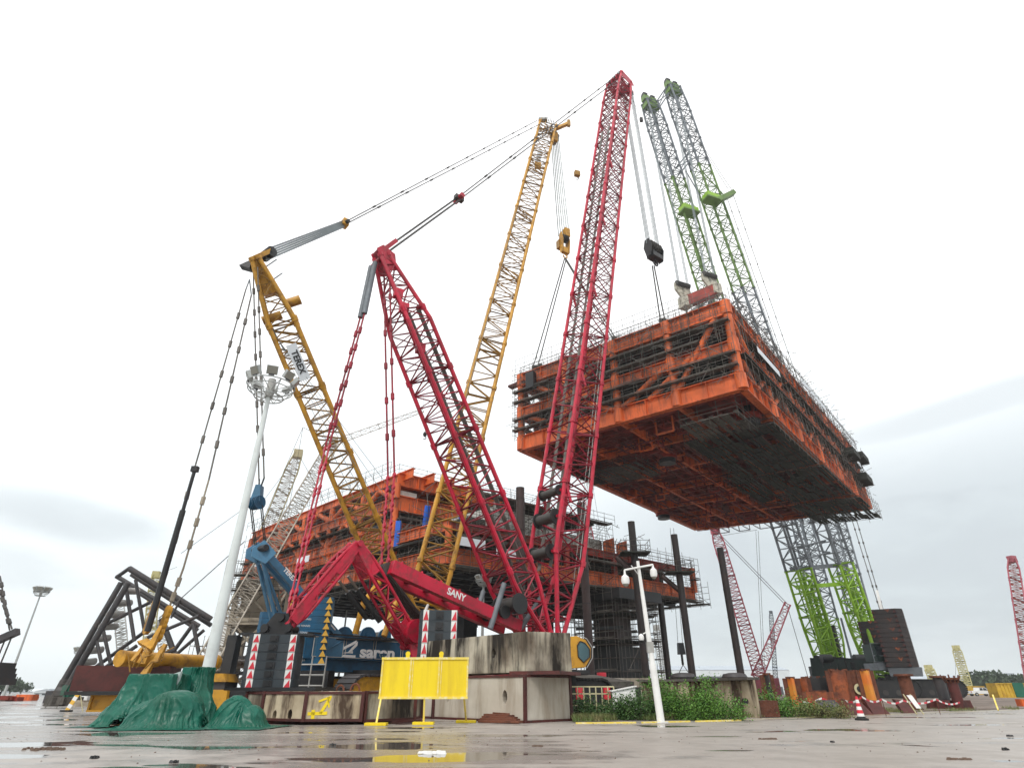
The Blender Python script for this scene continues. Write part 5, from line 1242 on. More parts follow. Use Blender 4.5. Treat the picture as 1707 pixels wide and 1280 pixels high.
    # tracks
    for (u, v, Y, ang) in ((1452, 1146, 112, -.25), (1528, 1144, 116, -.22), (1395, 1146, 122, -.25), (1500, 1148, 128, -.2)):
        c = P(u, v, Y); c.z = 1.5; track(root, c, V((cos(ang+.5), sin(ang-.2), 0)), 14.5, 2.4, 2.8, 'black')
    mb = MB()
    for s in (-1, 1): mb.beam(P(1470, 1128, 116)+V((0, s, 0)), P(1560, 1148, 116)+V((0, s, 0)), .4, 1.0)
    mb.build('ramp_girder', 'black', root, smooth=False)
    # counterweights: tall slab stacks with orange markings
    def big(c, w_, dep, n, h, uxx=(.83, -.56, 0)):
        ux = V(uxx).normalized(); uy = V((-ux.y, ux.x, 0))
        for i in range(n):
            b = c+V((0, 0, i*h)); ch = dep*.22
            pts = [b-ux*w_/2-uy*dep/2, b+ux*(w_/2-ch)-uy*dep/2, b+ux*w_/2-uy*(dep/2-ch), b+ux*w_/2+uy*dep/2, b-ux*w_/2+uy*dep/2]
            o = MB().prism(pts, (0, 0, h*.96)).build('counterweight_slab', 'cw2', root, smooth=False)
            if i % 2:
                q = b-uy*(dep/2+.03)+ux*.1+V((0, 0, h*.2)); MB().prism([q+ux*-.42+V((0, 0, .5)), q+ux*-.2+V((0, 0, .62)), q+V((0, 0, .35)), q+ux*.2+V((0, 0, .62)), q+ux*.42+V((0, 0, .5)), q], uy*.03).build('orange_mark', 'rustor', o, smooth=False)
            for s in (-w_/2+.15, w_/2-ch-.2):
                q = b-uy*(dep/2+.05)+ux*s; MB().prism([q-ux*.3+V((0, 0, .1)), q+ux*.3+V((0, 0, .1)), q+V((0, 0, h*.7))], -uy*.18).build('guide_wedge', 'maroon', o, smooth=False)
    c = P(1506, 1112, 110); big(c, 4.6, 4.4, 12, .77); MB().box(c+V((.2, 0, -.7)), 4.6, 4.0, 1.3, -.59, 1.08).build('counterweight_base', 'grey', root, smooth=False)
    c = P(1470, 1108, 126); big(c, 4.2, 3.4, 12, .66)
    c = P(1394, 1108, 140); big(c, 3.0, 3.4, 12, .66)
    # twin hooks and spreader
    hks = []
    for (u, v, hd) in ((1139, 484, B1), (1184, 468, B2)):
        hk = P(u, v, 111); x = V((.9, .4, 0))
        for s in (-1, 1):
            q = hk+x*1.0*s; MB().prism([q-x*1.2+V((0, 0, 1.6)), q+x*1.2+V((0, 0, 1.6)), q+x*1.3+V((0, 0, -.2)), q+x*.4*-s+V((0, 0, -2.4)), q-x*1.3+V((0, 0, -.2))], V((-.4, .9, 0))*.5).build('hook_block_cheek', 'beigew', root, smooth=False)
        sheaves(MB(), hk+V((0, 0, 1.5)), x, .8, 9, .46).build('hook_sheave', 'ropedk', root)
        hks.append(hk); mb = MB()
        for s in (-1, 1):
            for j in range(3): mb.tube(hd+x*(s*1.2+j*.3)+V((0, 0, 0)), hk+x*(s*1.4+j*.3)+V((0, 0, 2)), .075, 4, cap=False)
        mb.build('hoist_ropes', 'rope', root, kind='stuff')
    a, b = P(1142, 505, 111), P(1192, 484, 111)
    MB().beam(a, b, 2.0, 2.6).build('spreader_beam', 'oxide', root, smooth=False)
    for q in (a, b): MB().box(q, 2.2, 2.3, 2.9, .4).build('spreader_end', 'beigew', root, smooth=False)
    a2 = P(1167, 512, 111); mb = MB().prism([a2+V((-3, 0, -1.5)), a2+V((2.2, 0, -1)), a2+V((.8, 0, .8)), a2+V((-.6, 0, .6))], (0, 1.5, 0)); mb.build('link_yoke', 'greylt', root, smooth=False)
    for k, (s, t) in enumerate(((.2, .93), (.2, .84), (.75, .93), (.75, .84))):
        MB().tube((a if k > 1 else b)+V((0, 0, -1)), WT(s, t, 43.6), .12, 6).build('lifting_sling', 'ropedk', root)
    return root
M['beigew'] = mat('dirty_white_hook_paint', (.50, .47, .38), .6, dirt=(.10, .085, .06), dfac=.9, dscale=1.2)
green_crane()

# slings under the two visible hooks
def sling(a, b, off, lab, n=1):
    o = MB(); root = thing('lifting_sling', lab, 'sling', a, 'lifting slings between hooks and deck')
    for k in (-off, off): MB().tube(V(a)+V((k*.4, 0, 0)), V(b)+V((k, 0, 0)), .085, 8).build('sling_leg', 'ropedk', root)
    MB().tube(V(b)+V((-off*1.6, 0, 0)), V(b)+V((off*1.6, 0, 0)), .3, 10).build('shackle', 'black', root)
sling(hkY+V((0, 0, -3.2)), WT(.93, .012, 44.6), .35, 'black double sling from the yellow hook down to the west corner of the lifted deck')
sling(hkY+V((0, 0, -3.2)), WT(.50, .012, 44.6), .2, 'sling from the yellow hook passing behind the crimson boom to the lifted deck')
sling(hkR+V((-.4, 0, -2.6)), WT(.268, .012, 44.6), .3, 'dark red double sling from the black hook down to the lifted deck edge')
from mathutils import noise as mn_
import numpy as np
# ------------------------------------------------------------------ concrete ballast blocks
def carve(o, cutters):
    for c in cutters:
        me = bpy.data.meshes.new('cut'); me.from_pydata([tuple(x) for x in c.v], [], c.f); co_ = bpy.data.objects.new('cut', me); SC.collection.objects.link(co_)
        bmv = bmesh.new(); bmv.from_mesh(me); bmesh.ops.recalc_face_normals(bmv, faces=bmv.faces); bmv.to_mesh(me); bmv.free()
        bpy.context.view_layer.update(); md = o.modifiers.new('b', 'BOOLEAN'); md.object = co_; md.operation = 'DIFFERENCE'; md.solver = 'EXACT'
        dg = bpy.context.evaluated_depsgraph_get(); nm = bpy.data.meshes.new_from_object(o.evaluated_get(dg))
        o.modifiers.clear(); o.data = nm; bpy.data.objects.remove(co_)
def block(label, pts, z0, z1, m, holes=(), frame_=None, group='concrete ballast blocks', bev=.04, edges=True):
    """pts: plan corners, near face is pts[0]-pts[1]; holes = (fraction along the face, height, rx, rz, face index)"""
    pts = [V((p[0], p[1], 0)) for p in pts]; c = sum(pts, V())/len(pts)
    root = thing('concrete_block', label, 'concrete block', (c.x, c.y, z0), group)
    b = MB().prism([p+V((0, 0, z0)) for p in pts], (0, 0, z1-z0))
    bm = bmesh.new(); vs = [bm.verts.new(x) for x in b.v]; [bm.faces.new([vs[i] for i in f]) for f in b.f]
    bmesh.ops.recalc_face_normals(bm, faces=bm.faces)
    bmesh.ops.bevel(bm, geom=list(bm.edges), offset=bev, segments=2, affect='EDGES', profile=.6)
    bmesh.ops.triangulate(bm, faces=[f for f in bm.faces if len(f.verts) > 4])
    bmesh.ops.subdivide_edges(bm, edges=[e_ for e_ in bm.edges if e_.calc_length() > .5], cuts=11, use_grid_fill=True)
    for v_ in bm.verts:
        n_ = mn_.noise(v_.co*2.1)*.022+mn_.noise(v_.co*7.3)*.012+mn_.noise(v_.co*17)*.006
        v_.co += (v_.co-c).normalized()*n_
    bb = MB(); bm.verts.ensure_lookup_table(); bm.verts.index_update(); bb.v = [tuple(v.co) for v in bm.verts]; bb.f = [tuple(v.index for v in f.verts) for f in bm.faces]; bm.free()
    o = bb.build('body', m, root, smooth=True, ang=50)
    cs = []
    for (fr, z, rx, rz, fi) in holes:
        a, q = pts[fi], pts[(fi+1) % len(pts)]; d = (q-a).normalized(); n_ = V((d.y, -d.x, 0)); p = a+(q-a)*fr
        if (p+n_-c).length < (p-n_-c).length: n_ = -n_
        k = MB(); ring = [p+d*cos(t)*rx+V((0, 0, z+sin(t)*rz)) for t in [2*pi*i/16 for i in range(16)]]
        k.prism([x+n_*.2 for x in ring], n_*-.75); cs.append(k)
    if cs: carve(o, cs)
    if frame_:
        for i in range(len(pts)):
            a = pts[i]; out = (a-c).normalized()*.015
            MB().box((a.x+out.x, a.y+out.y, (z0+z1)/2), .13, .13, z1-z0+.02, math.atan2((pts[(i+1) % len(pts)]-a).y, (pts[(i+1) % len(pts)]-a).x)).build('corner_angle', frame_, root, smooth=False)
        if edges:
            for i in range(len(pts)):
                a, q = pts[i], pts[(i+1) % len(pts)]; n_ = ((a+q)/2-c).normalized()*.012
                for z in (z0+.05, z1-.05): MB().beam(V((a.x, a.y, z))+n_, V((q.x, q.y, z))+n_, .06, .10).build('edge_angle', frame_, root, smooth=False)
    return root
A_ = PG(877, 1205); B_ = PG(952, 1201)
A_.z = B_.z = 0
Lw = PG(698, 1196.5); Lw.z = 0
dl = (Lw-A_).normalized()
D_ = B_+dl*7; D_.z = 0
block('pale lower ballast block at the corner with one oval lifting hole, beneath the mossy block', [A_+dl*.05, B_, B_+dl*6+V((.6, .3, 0)), A_+dl*6.2], 0.0, 1.86, 'conclt', ((.80, .98, .15, .28, 3), (.16, .98, .14, .27, 3)), 'maroon')
block('pale lower ballast block left of the corner block, behind the yellow hoarding', [A_+dl*6.3, A_+dl*6.3+V((3, .3, 0)), Lw+dl*3+V((3, .3, 0)), Lw+dl*3], 0, 1.84, 'conclt', (), 'maroon')
up_ = V((0, 0, 0)); A2 = A_+V((.05, .1, 0)); dl2 = (PZ(703, 1068, 3.86)-PZ(877, 1050, 3.86)); dl2.z = 0; dl2.normalize()
A2 = PZ(878, 1051, 3.86); A2.z = 0; B2 = PZ(951, 1056, 3.80); B2.z = 0
block('mossy black-streaked upper ballast block, topmost at the corner in front of the crimson boom foot', [A2, B2, B2+dl2*9+V((.3, .3, 0)), A2+dl2*9.2], 2.02, 3.84, 'concdk', ((.72, 2.95, .17, .22, 3),), None)
MB_ = MB().box((A_.x+1.0, A_.y+1.6, 1.94), 2.4, 3.2, .14, -.4)
tag(MB_.build('timber_packer', 'maroon', smooth=False), 'dark packing layer squeezed between the two stacked corner blocks', 'timber')
mb = MB()
for i in range(5): a = PG(800+i*3, 1204-i*.6)+V((0, 0, .06+.07*i)); b = PG(868-i*4, 1206-i*.6)+V((0, 0, .07+.06*i)); mb.beam(a, b, .35-.03*i, .09)
tag(mb.build('timber_baulks', 'rust', smooth=False), 'rotting dark timbers lying against the foot of the corner ballast block', 'timber')
# low row in front
rowA, rowB = PG(412, 1207.5), PG(600, 1207); rowC = PG(694, 1204)
def rp(u, v): p = PG(u, v); p.z = 0; return p
dpt = V((0, 2.2, 0))
a, b, c_ = rp(404, 1205), rp(433, 1206), rp(505, 1208)
block('dark shaded ballast block at the left end of the low row, touching the green tarpaulin', [a, b-V((.02, 0, 0)), b+dpt, a+dpt], .12, 1.2, 'concdk', (), 'maroon')
block('cream ballast block of the low row with two oval holes', [b, c_-V((.03, 0, 0)), c_+dpt, b+dpt], .12, 1.2, 'conccream', ((.32, .32, .11, .2, 0), (.68, .34, .12, .22, 0)), 'maroon')
d_ = rp(600, 1207.5)
block('cream streaked ballast block of the low row with a yellow paint mark', [c_, d_, d_+dpt, c_+dpt], .12, 1.2, 'conccream', (), 'maroon')
e_ = rp(606, 1207); f_ = rp(690, 1202.5)
block('dark brown framed ballast block behind the left leg of the yellow hoarding', [e_, f_, f_+dpt, e_+dpt], .08, 1.22, 'concdk', (), 'maroon')
# yellow arrow mark on the block
mb = MB(); q = (c_+d_)/2; dr = (d_-c_).normalized(); n_ = V((dr.y, -dr.x, 0)); 
if n_.y > 0: n_ = -n_
def fp(x, z): return c_+dr*x+V((0, 0, .12+z))+n_*.012
for pa, pb, wd in (((.12, .28), (.9, .30), .12), ((.35, .05), (.33, .42), .14), ((.62, .28), (.95, .86), .12), ((.5, .72), (1.0, .90), .08), ((.95, .5), (.85, .88), .06)):
    mb.beam(fp(*pa), fp(*pb), .01, wd, up=dr if abs(pa[0]-pb[0]) < .1 else V((0, 0, 1)))
tag(mb.build('paint_mark', 'hoard', smooth=False), 'yellow spray-painted arrow mark on the cream low block', 'paint mark')
tag(MB().beam(a+V((-.3, .4, .05)), f_+V((.3, .4, .05)), 2.6, .09).build('steel_bearer', 'maroon', smooth=False), 'long rusty steel bearer plate under the low row of ballast blocks', 'steel plate')
tag(MB().beam(a+V((-.8, 1.3, 1.3)), V((c_.x+.6, c_.y+1.3, 1.3)), 2.4, .12).build('steel_tray', 'black', smooth=False), 'black steel plate lying on the low blocks under the dark counterweight', 'steel plate')
for (x, s) in ((.9, .16), (1.55, .2)):
    p = V((d_.x-2.2+x, d_.y+1.2, 1.22)); o = MB()
    o.path([p+V((cos(t)*s, 0, sin(t)*s*1.4)) for t in [pi*i/8 for i in range(9)]], .045, 6)
    tag(o.build('lifting_loop', 'rust'), 'rusty lifting loop on top of the %s' % ('cream low block, left one' if x < 1 else 'low block row, larger right one'), 'lifting loop')

# ------------------------------------------------------------------ yellow hoarding
def hoarding():
    Y = 27.4
    tl, tr, bl, br = PZ(635, 1097, 2.6), PZ(780, 1099, 2.6), 0, 0
    x0, x1 = P(633, 1160, Y).x, P(778, 1160, Y).x; z0, z1 = P(700, 1162.5, Y).z, P(700, 1097, Y).z
    root = thing('barrier_hoarding', 'bright yellow three-panel hoarding on legs standing in front of the concrete blocks', 'hoarding', ((x0+x1)/2, Y, 0))
    n = 3; w_ = (x1-x0)/n
    for i in range(3):
        a, b = x0+i*w_+.006, x0+(i+1)*w_-.006
        o = MB().box(((a+b)/2, Y, (z0+z1)/2), b-a, .03, z1-z0-.02).build('panel', 'hoard', root, smooth=False)
        if i == 0:
            pass
    for i in range(4):
        x = x0+i*w_; MB().box((x, Y-.02, (z0+z1)/2), .07, .05, z1-z0).build('frame_post', 'hoardfr', root, smooth=False)
        if i in (1, 2): MB().box((x+.1, Y-.022, (z0+z1)/2), .035, .03, z1-z0-.1).build('frame_post', 'hoardfr', root, smooth=False)
    for z in (z0, z1): MB().box(((x0+x1)/2, Y-.02, z), x1-x0+.1, .08, .09).build('frame_rail', 'hoardfr', root, smooth=False)
    for x in (x0+1.05, x1-1.15):
        mb = MB().lathe((x, Y-.03, z1+.18), [(.10, 0), (.10, .05)], 12, V((0, 1, 0))); mb.box((x, Y-.01, z1+.08), .16, .05, .2); mb.build('lifting_eye', 'hoard', root)
    for u, dz in ((627, 0), (706, 0), (777, 0)):
        p = PG(u, 1208.5 if u < 700 else (1207 if u < 750 else 1204)); x = p.x
        MB().beam((x, p.y, .06), (x+.0, Y, z0), .07, .07, V((0, 1, 0))).build('leg', 'hoardfr', root, smooth=False)
        MB().box((x, p.y, .05), .86, .5, .09).build('foot_plate', 'hoard', root, smooth=False)
    M_ = MB()
    for a, b in (((-1.05, .95), (-.98, .7)), ((-1.05, .7), (-.98, .95))): pass
    return root
hoarding()

# ------------------------------------------------------------------ green tarpaulins
def tarp_mat():
    m = mat('green_tarpaulin', (.005, .098, .066), .36, dirt=(.012, .15, .095), dfac=.4, dscale=2.5, bump=.15, bscale=6, col2=(.004, .07, .042), c2scale=.8, spec=.25)
    return m
M['tarp'] = tarp_mat()
M['tarplt'] = mat('pale_tarpaulin_lining', (.45, .52, .50), .5, var=.2)
from mathutils import noise as mn_
import numpy as np
def drape(label, cx, cy, w_, dep, heaps, seed, N=84, steps=130, drop=.0, col='tarp'):
    """cloth sheet relaxed over a heap: position based, grid N x N over w_ x dep metres; heaps = callable height field"""
    rg = np.random.default_rng(seed); M2 = max(30, int(N*dep/w_)); gx, gy = np.meshgrid(np.linspace(-.5, .5, N), np.linspace(-.5, .5, M2))
    rot = rg.uniform(-.18, .18); X = gx*w_; Y = gy*dep
    x = np.stack([cx+X*cos(rot)-Y*sin(rot), cy+X*sin(rot)+Y*cos(rot), np.zeros_like(X)], -1)
    x[..., 2] = heaps(cx, cy)+.25+rg.normal(0, .02, X.shape); v = np.zeros_like(x); dt = .035; sx_, sy_ = w_/(N-1), dep/(M2-1)
    cons = []
    for (a, b, L) in (((0, 0), (0, 1), sx_), ((0, 0), (1, 0), sy_), ((0, 0), (1, 1), math.hypot(sx_, sy_)), ((1, 0), (0, 1), math.hypot(sx_, sy_)), ((0, 0), (0, 2), 2*sx_), ((0, 0), (2, 0), 2*sy_)):
        st = 1.0 if L in (sx_, sy_) else (.5 if L < 1.9*min(sx_, sy_) else .10)
        da, db = a, b; rx_, ry_ = max(da[0], db[0]), max(da[1], db[1])
        for oy in range(2 if rx_ else 1):
            for ox in range(2 if ry_ else 1):
                m2 = 2 if max(rx_, ry_) < 2 else 4
                cons.append((a, b, L, st, rx_, ry_))
                break
            break
    for it in range(steps):
        v[..., 2] -= 9.8*dt; v *= .985; p = x+v*dt
        for k in range(7):
            for (a, b, L, st, rx_, ry_) in cons:
                H_, W_ = p.shape[:2]
                for par in (0, 1):
                    # two interleaved colours along the link direction
                    if ry_ and not rx_: sl_a = (slice(None), slice(par*ry_, W_-ry_, None)); 
                    A = p[a[0]:H_-rx_+a[0], a[1]:W_-ry_+a[1]]; B = p[b[0]:H_-rx_+b[0], b[1]:W_-ry_+b[1]]
                    msk = np.zeros(A.shape[:2], bool)
                    idx = (np.arange(A.shape[1])//max(1, ry_))[None, :]*(1 if ry_ else 0) + (0 if ry_ else 1)*(np.arange(A.shape[0])//max(1, rx_))[:, None]
                    msk = np.broadcast_to((idx % 2) == par, A.shape[:2])[..., None]
                    dlt = B-A; ln = np.linalg.norm(dlt, axis=-1, keepdims=True)+1e-9; c_ = (ln-L)/ln*dlt*.5*st*msk
                    A += c_; B -= c_
        h = heaps(p[..., 0], p[..., 1])+.02; under = p[..., 2] < h
        pz = np.where(under, h, p[..., 2]); fr = np.where(under, .35, 1.0)[..., None]
        q = x.copy(); q[..., :2] = x[..., :2]+(p[..., :2]-x[..., :2])*fr; q[..., 2] = pz
        v = (q-x)/dt*.97; sp = np.linalg.norm(v, axis=-1, keepdims=True); v *= np.minimum(1, 4.0/(sp+1e-6)); x = q
    # finer grid, then small creases the coarse sheet cannot form
    for ax_ in (0, 1):
        n0 = x.shape[ax_]; y_ = np.repeat(x, 2, axis=ax_); y_ = np.take(y_, range(2*n0-1), axis=ax_); lo = np.take(x, range(n0-1), axis=ax_); hi = np.take(x, range(1, n0), axis=ax_)
        if ax_ == 0: y_[1::2] = (lo+hi)/2
        else: y_[:, 1::2] = (lo+hi)/2
        x = y_
    M2, N = x.shape[:2]
    nrm = np.cross(np.gradient(x, axis=1), np.gradient(x, axis=0)); nrm /= np.linalg.norm(nrm, axis=-1, keepdims=True)+1e-9; nrm *= np.sign(nrm[..., 2:3]+1e-6)
    st = 1-np.clip(nrm[..., 2], 0, 1)
    for j in range(M2):
        for i in range(N):
            q = x[j, i]; t = math.atan2(q[1]-cy, q[0]-cx)
            a_ = 1-abs(mn_.noise(V((t*3.1+seed+.6*mn_.noise(V((q[0], q[1], q[2]*1.5))), q[2]*.8, q[0]*.9))))*2.6; b_ = 1-abs(mn_.noise(V((q[0]*2.1+q[2], q[1]*2.1, q[2]*2.4+seed))))*3.0
            c_ = 1-abs(mn_.noise(V((q[0]*4.6+q[2]*2, q[1]*4, q[2]*4.2-seed))))*4
            amp = (.085*max(0, a_)**2*(.12+st[j, i])*(.35+1.3*max(0, mn_.noise(V((q[0]*1.3, q[1]*1.3+seed, q[2]))) +.35))+.018*max(0, b_)**2+.004*max(0, c_)+mn_.noise(V((q[0]*7, q[1]*7, q[2]*7)))*.006)
            x[j, i] = q+nrm[j, i]*amp*(1 if q[2] > .06 else .5)
    mb = MB(); mb.v = [tuple(map(float, r)) for r in x.reshape(-1, 3)]
    mb.f = [(j*N+i, j*N+i+1, (j+1)*N+i+1, (j+1)*N+i) for j in range(M2-1) for i in range(N-1)]
    o = mb.build('tarpaulin_cover', 'tarp', smooth=True, ang=50); tag(o, label, 'tarpaulin', 'green tarpaulins over yard goods')
    return o
def sbox(x, y, cx, cy, rx, ry, h, soft=.12, slope=(0, 0)):
    f = lambda t: np.clip(t, 0, 1)**1
    a = f((rx-np.abs(x-cx))/soft)*f((ry-np.abs(y-cy))/soft); return h*a*(1+slope[0]*(x-cx)+slope[1]*(y-cy))
def dome(x, y, cx, cy, rx, ry, h, p=2.0): r = (np.abs((x-cx)/rx)**p+np.abs((y-cy)/ry)**p); return h*np.clip(1-r, 0, 1)**(1/p)
def ux(u, Y): return P(u, 1200, Y).x
a0, a1 = ux(205, 26.6), ux(292, 26.6); cxa = (a0+a1)/2
drape('tall flat-topped green tarpaulin, the rearmost and leftmost heap', cxa-.2, 26.6, 4.4, 4.2, lambda x, y: np.maximum(sbox(x, y, cxa, 26.6, (a1-a0)/2, .85, 1.8, .14), dome(x, y, cxa-.5, 26.2, 1.25, .9, 1.0)), 3)
b0_, b1_ = ux(287, 28), ux(346, 28); cxb = (b0_+b1_)/2
drape('narrow upright green tarpaulin standing highest, beside the foot of the floodlight mast', cxb+.1, 27.8, 3.4, 4.0, lambda x, y: np.maximum(sbox(x, y, cxb-.1, 28, (b1_-b0_)/2-.12, .5, 2.1, .12), dome(x, y, cxb+.4, 27.6, .75, .6, 1.3)), 5)
c0_, c1_ = ux(212, 25), ux(338, 25); cxc = (c0_+c1_)/2
drape('broad domed green tarpaulin lying in front of the other two', cxc, 24.8, 4.1, 3.6, lambda x, y: np.maximum(np.maximum(dome(x, y, cxc+.3, 25, 1.05, .8, 1.22, 2.6), dome(x, y, cxc-.45, 25, .95, .7, .95, 2.0)), sbox(x, y, cxc+.75, 25, .45, .6, 1.0, .2)), 9)
d0_, d1_ = ux(346, 25.4), ux(452, 25.4); cxd = (d0_+d1_)/2
drape('peaked green tarpaulin heap at the right, next to the low concrete blocks', cxd+.05, 25.2, 3.3, 3.2, lambda x, y: np.maximum(dome(x, y, cxd-.22, 25.4, .85, .6, 1.06, 1.8), dome(x, y, cxd+.35, 25.4, .65, .5, .72, 2.2)), 12)
mb = MB(); p = PG(390, 1219); mb.box((p.x, p.y+.9, .07), 2.6, .9, .06, .1); 
q = PG(356, 1212); tag(MB().box((q.x, q.y-.1, .10), .34, .22, .14, .5, .7).build('brick_weight', 'beige', smooth=False), 'small brown stone weighing down the edge of the green tarpaulin', 'stone')
q = PG(424, 1213); tag(MB().box((q.x, q.y, .09), .26, .2, .14, .9, .6).build('brick_weight', 'greylt', smooth=False), 'small grey stone on the tarpaulin skirt near the low blocks', 'stone')
# white flap between the two rear heaps
a = P(290, 1130, 26.2); mb = MB().prism([a+V((-.1, 0, .15)), a+V((.22, 0, .25)), a+V((.15, 0, -.6)), a+V((.02, 0, -.7)), a+V((-.18, 0, -.3))], (0, .15, 0))
tag(mb.build('plastic_sheet', 'tarplt', smooth=False), 'pale plastic sheet showing between the two rear green tarpaulins', 'plastic sheet')

# yellow ballast piece lettered 30 behind the mast
def yp():
    p = P(352, 1130, 34); root = thing('ballast_weight', 'yellow stepped ballast weight numbered 30 behind the green tarpaulin', 'ballast weight', (p.x, 34, 0))
    a, b = P(318, 1145, 34), P(372, 1145, 34); zt = P(350, 1122, 34).z; zm = P(350, 1136, 34).z; zb = P(350, 1149, 34).z
    MB().prism([V((a.x, 34, zm)), V((b.x+.1, 34, zm)), V((b.x-.15, 34, zt)), V((a.x, 34, zt))], (0, 1.6, 0)).build('upper_block', 'yel', root, smooth=False)
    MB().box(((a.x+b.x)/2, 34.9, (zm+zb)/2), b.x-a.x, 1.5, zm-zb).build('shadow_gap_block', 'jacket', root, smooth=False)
    MB().prism([V((a.x+.3, 33.9, .2)), V((b.x+.35, 33.9, .2)), V((b.x+.3, 33.9, zb)), V((a.x+.3, 33.9, zb))], (0, 1.7, 0)).build('lower_block', 'yel', root, smooth=False)
    text('3 0', 'numerals', 'black', root, V(((a.x+b.x)/2-.0, 33.98, (zt+zm)/2)), V((1, 0, 0)), V((0, 0, 1)), .34, .005, .008)
yp()

# ------------------------------------------------------------------ floodlight masts
def floodmast(label, u, vb, vt, Y, r0, r1, ring, nl, big=False):
    base = P(u, vb, Y); x = base.x; top = P(u, vt, Y).z if not big else None
    if big: top = CAMH+ray(455, 655).z/ray(455, 655).y*Y
    root = thing('floodlight_mast', label, 'floodlight mast', (x, Y, 0), 'floodlight masts of the yard')
    k = 7; mb = MB()
    for i in range(k):
        a, b = top*i/k, top*(i+1)/k; mb.tube((x, Y, a), (x, Y, b+.05), r0+(r1-r0)*i/k, 16 if big else 8, r0+(r1-r0)*(i+1)/k, cap=i in (0, k-1))
    mb.build('mast', 'polew' if big else 'poleg', root)
    c = V((x, Y, top))
    def torus(R0, z, r):
        m_ = MB(); N = 28 if big else 12
        pts = [c+V((cos(2*pi*i/N)*R0, sin(2*pi*i/N)*R0, z)) for i in range(N+1)]; m_.path(pts, r, 6 if big else 4); return m_
    rr = .045*ring/1.6 if big else .06
    torus(ring, .55*ring/1.6, rr).build('ring', 'poleg', root); torus(ring*.93, .2*ring/1.6, rr*.8).build('ring', 'poleg', root); torus(ring*.6, -.35*ring/1.6, rr).build('ring', 'poleg', root)
    mb = MB()
    for i in range(8):
        a = 2*pi*i/8; d = V((cos(a), sin(a), 0)); mb.tube(c+V((0, 0, -.35*ring/1.6))+d*.1, c+d*ring*.6+V((0, 0, -.35*ring/1.6)), rr*.8, 4); mb.tube(c+d*ring*.6+V((0, 0, -.35*ring/1.6)), c+d*ring+V((0, 0, .55*ring/1.6)), rr*.8, 4); mb.tube(c+V((0, 0, .2))+d*.1, c+d*ring+V((0, 0, .55*ring/1.6)), rr*.7, 4)
    mb.build('ring_spokes', 'poleg', root)
    MB().tube(c+V((0, 0, -.3)), c+V((0, 0, .9 if big else .5)), r1*1.5+.05, 10).build('winch_head', 'greylt', root)
    for i in range(nl):
        a = 2*pi*i/nl+.35; d = V((cos(a), sin(a), 0)); s = V((-d.y, d.x, 0)); q = c+d*(ring*1.02)+V((0, 0, 1.0*ring/1.6)); L = .36*ring/1.6*(1 if big else 1.5)
        out = (d*.9+V((0, 0, -.55))).normalized(); u_ = out.cross(s).normalized()
        o = MB().prism([q-s*L-u_*L*.85, q+s*L-u_*L*.85, q+s*L+u_*L*.85, q-s*L+u_*L*.85], -out*L*.75).build('floodlight', 'poleg' , root, smooth=False)
        MB().prism([q+out*.012-s*L*.9-u_*L*.75, q+out*.012+s*L*.9-u_*L*.75, q+out*.012+s*L*.9+u_*L*.75, q+out*.012-s*L*.9+u_*L*.75], out*.02).build('lamp_glass', 'lamp', o, smooth=False)
        MB().beam(q-out*L*.4-V((0, 0, L*1.3)), q-out*L*.4, .06*ring/1.6, L*1.0, s).build('bracket', 'black', o, smooth=False)
    return root
floodmast('tall white tapered floodlight mast with a ring of lamps, left of the cranes', 346, 1120, 655, 30.5, .31, .12, 1.35, 8, big=True)
floodmast('white floodlight mast seen under the dark deck above the crimson box arm', 804, 1060, 972, 58, .18, .1, .75, 7)
floodmast('small white floodlight mast seen between the crimson frame and the blue winches', 574, 1050, 1003, 100, .2, .12, 1.3, 7)
floodmast('distant floodlight mast at the left edge beside the dark counterweight', 24, 1110, 990, 130, .26, .14, 1.5, 8)
floodmast('far small floodlight mast behind the leaning jacket frame', 116, 1150, 1090, 150, .3, .16, 1.6, 8)
# ------------------------------------------------------------------ camera pole
def cctv():
    b = PG(1102, 1204); Y = b.y; t = P(1063, 935, Y)
    root = thing('camera_pole', 'white surveillance camera pole with two dome cameras on a crossbar', 'camera pole', b)
    b = V((b.x, Y, 0)); top = V((t.x, Y, t.z)); d = (top-b).normalized()
    MB().tube(b, b+d*2.3, .17, 16, .155).build('lower_pole', 'white', root); MB().tube(b+d*2.3, top, .125, 16, .075).build('upper_pole', 'white', root)
    MB().tube(b, b+V((0, 0, .05)), .32, 16).build('base_plate', 'white', root)
    L, R_ = P(1041, 950, Y-.5), P(1088, 941, Y+.3)
    MB().tube(L, R_, .05, 10).build('crossbar', 'white', root); MB().tube(top+d*-.2+V((-.35, 0, 0)), top+V((.05, 0, -.75)), .02, 5).build('stay', 'white', root)
    for (p, s) in ((L, 1.05), (R_, .95)):
        o = MB().lathe(p+V((0, 0, -.62*s)), [(.05, 0), (.16*s, .02), (.19*s, .16), (.17*s, .34), (.06, .44), (.04, .62*s)], 18).build('dome_camera', 'white', root)
        MB().lathe(p+V((0, 0, -.72*s)), [(.02, 0), (.09*s, .03), (.14*s, .12), (.15*s, .2)], 16).build('dome_glass', 'lamp', o)
    p = P(1072, 1056, Y); MB().beam(P(1082, 1051, Y), p, .05, .05).build('bracket', 'white', root)
    o = MB().lathe(p+V((-.1, 0, -.3)), [(.08, 0), (.13, .1), (.12, .22), (.04, .3)], 14).build('dome_camera', 'white', root); MB().lathe(p+V((-.1, 0, -.4)), [(.04, 0), (.09, .05), (.1, .12)], 12).build('dome_glass', 'black', o)
    MB().box(b+d*3.0, .3, .25, .45).build('junction_box', 'greylt', root, smooth=False)
cctv()

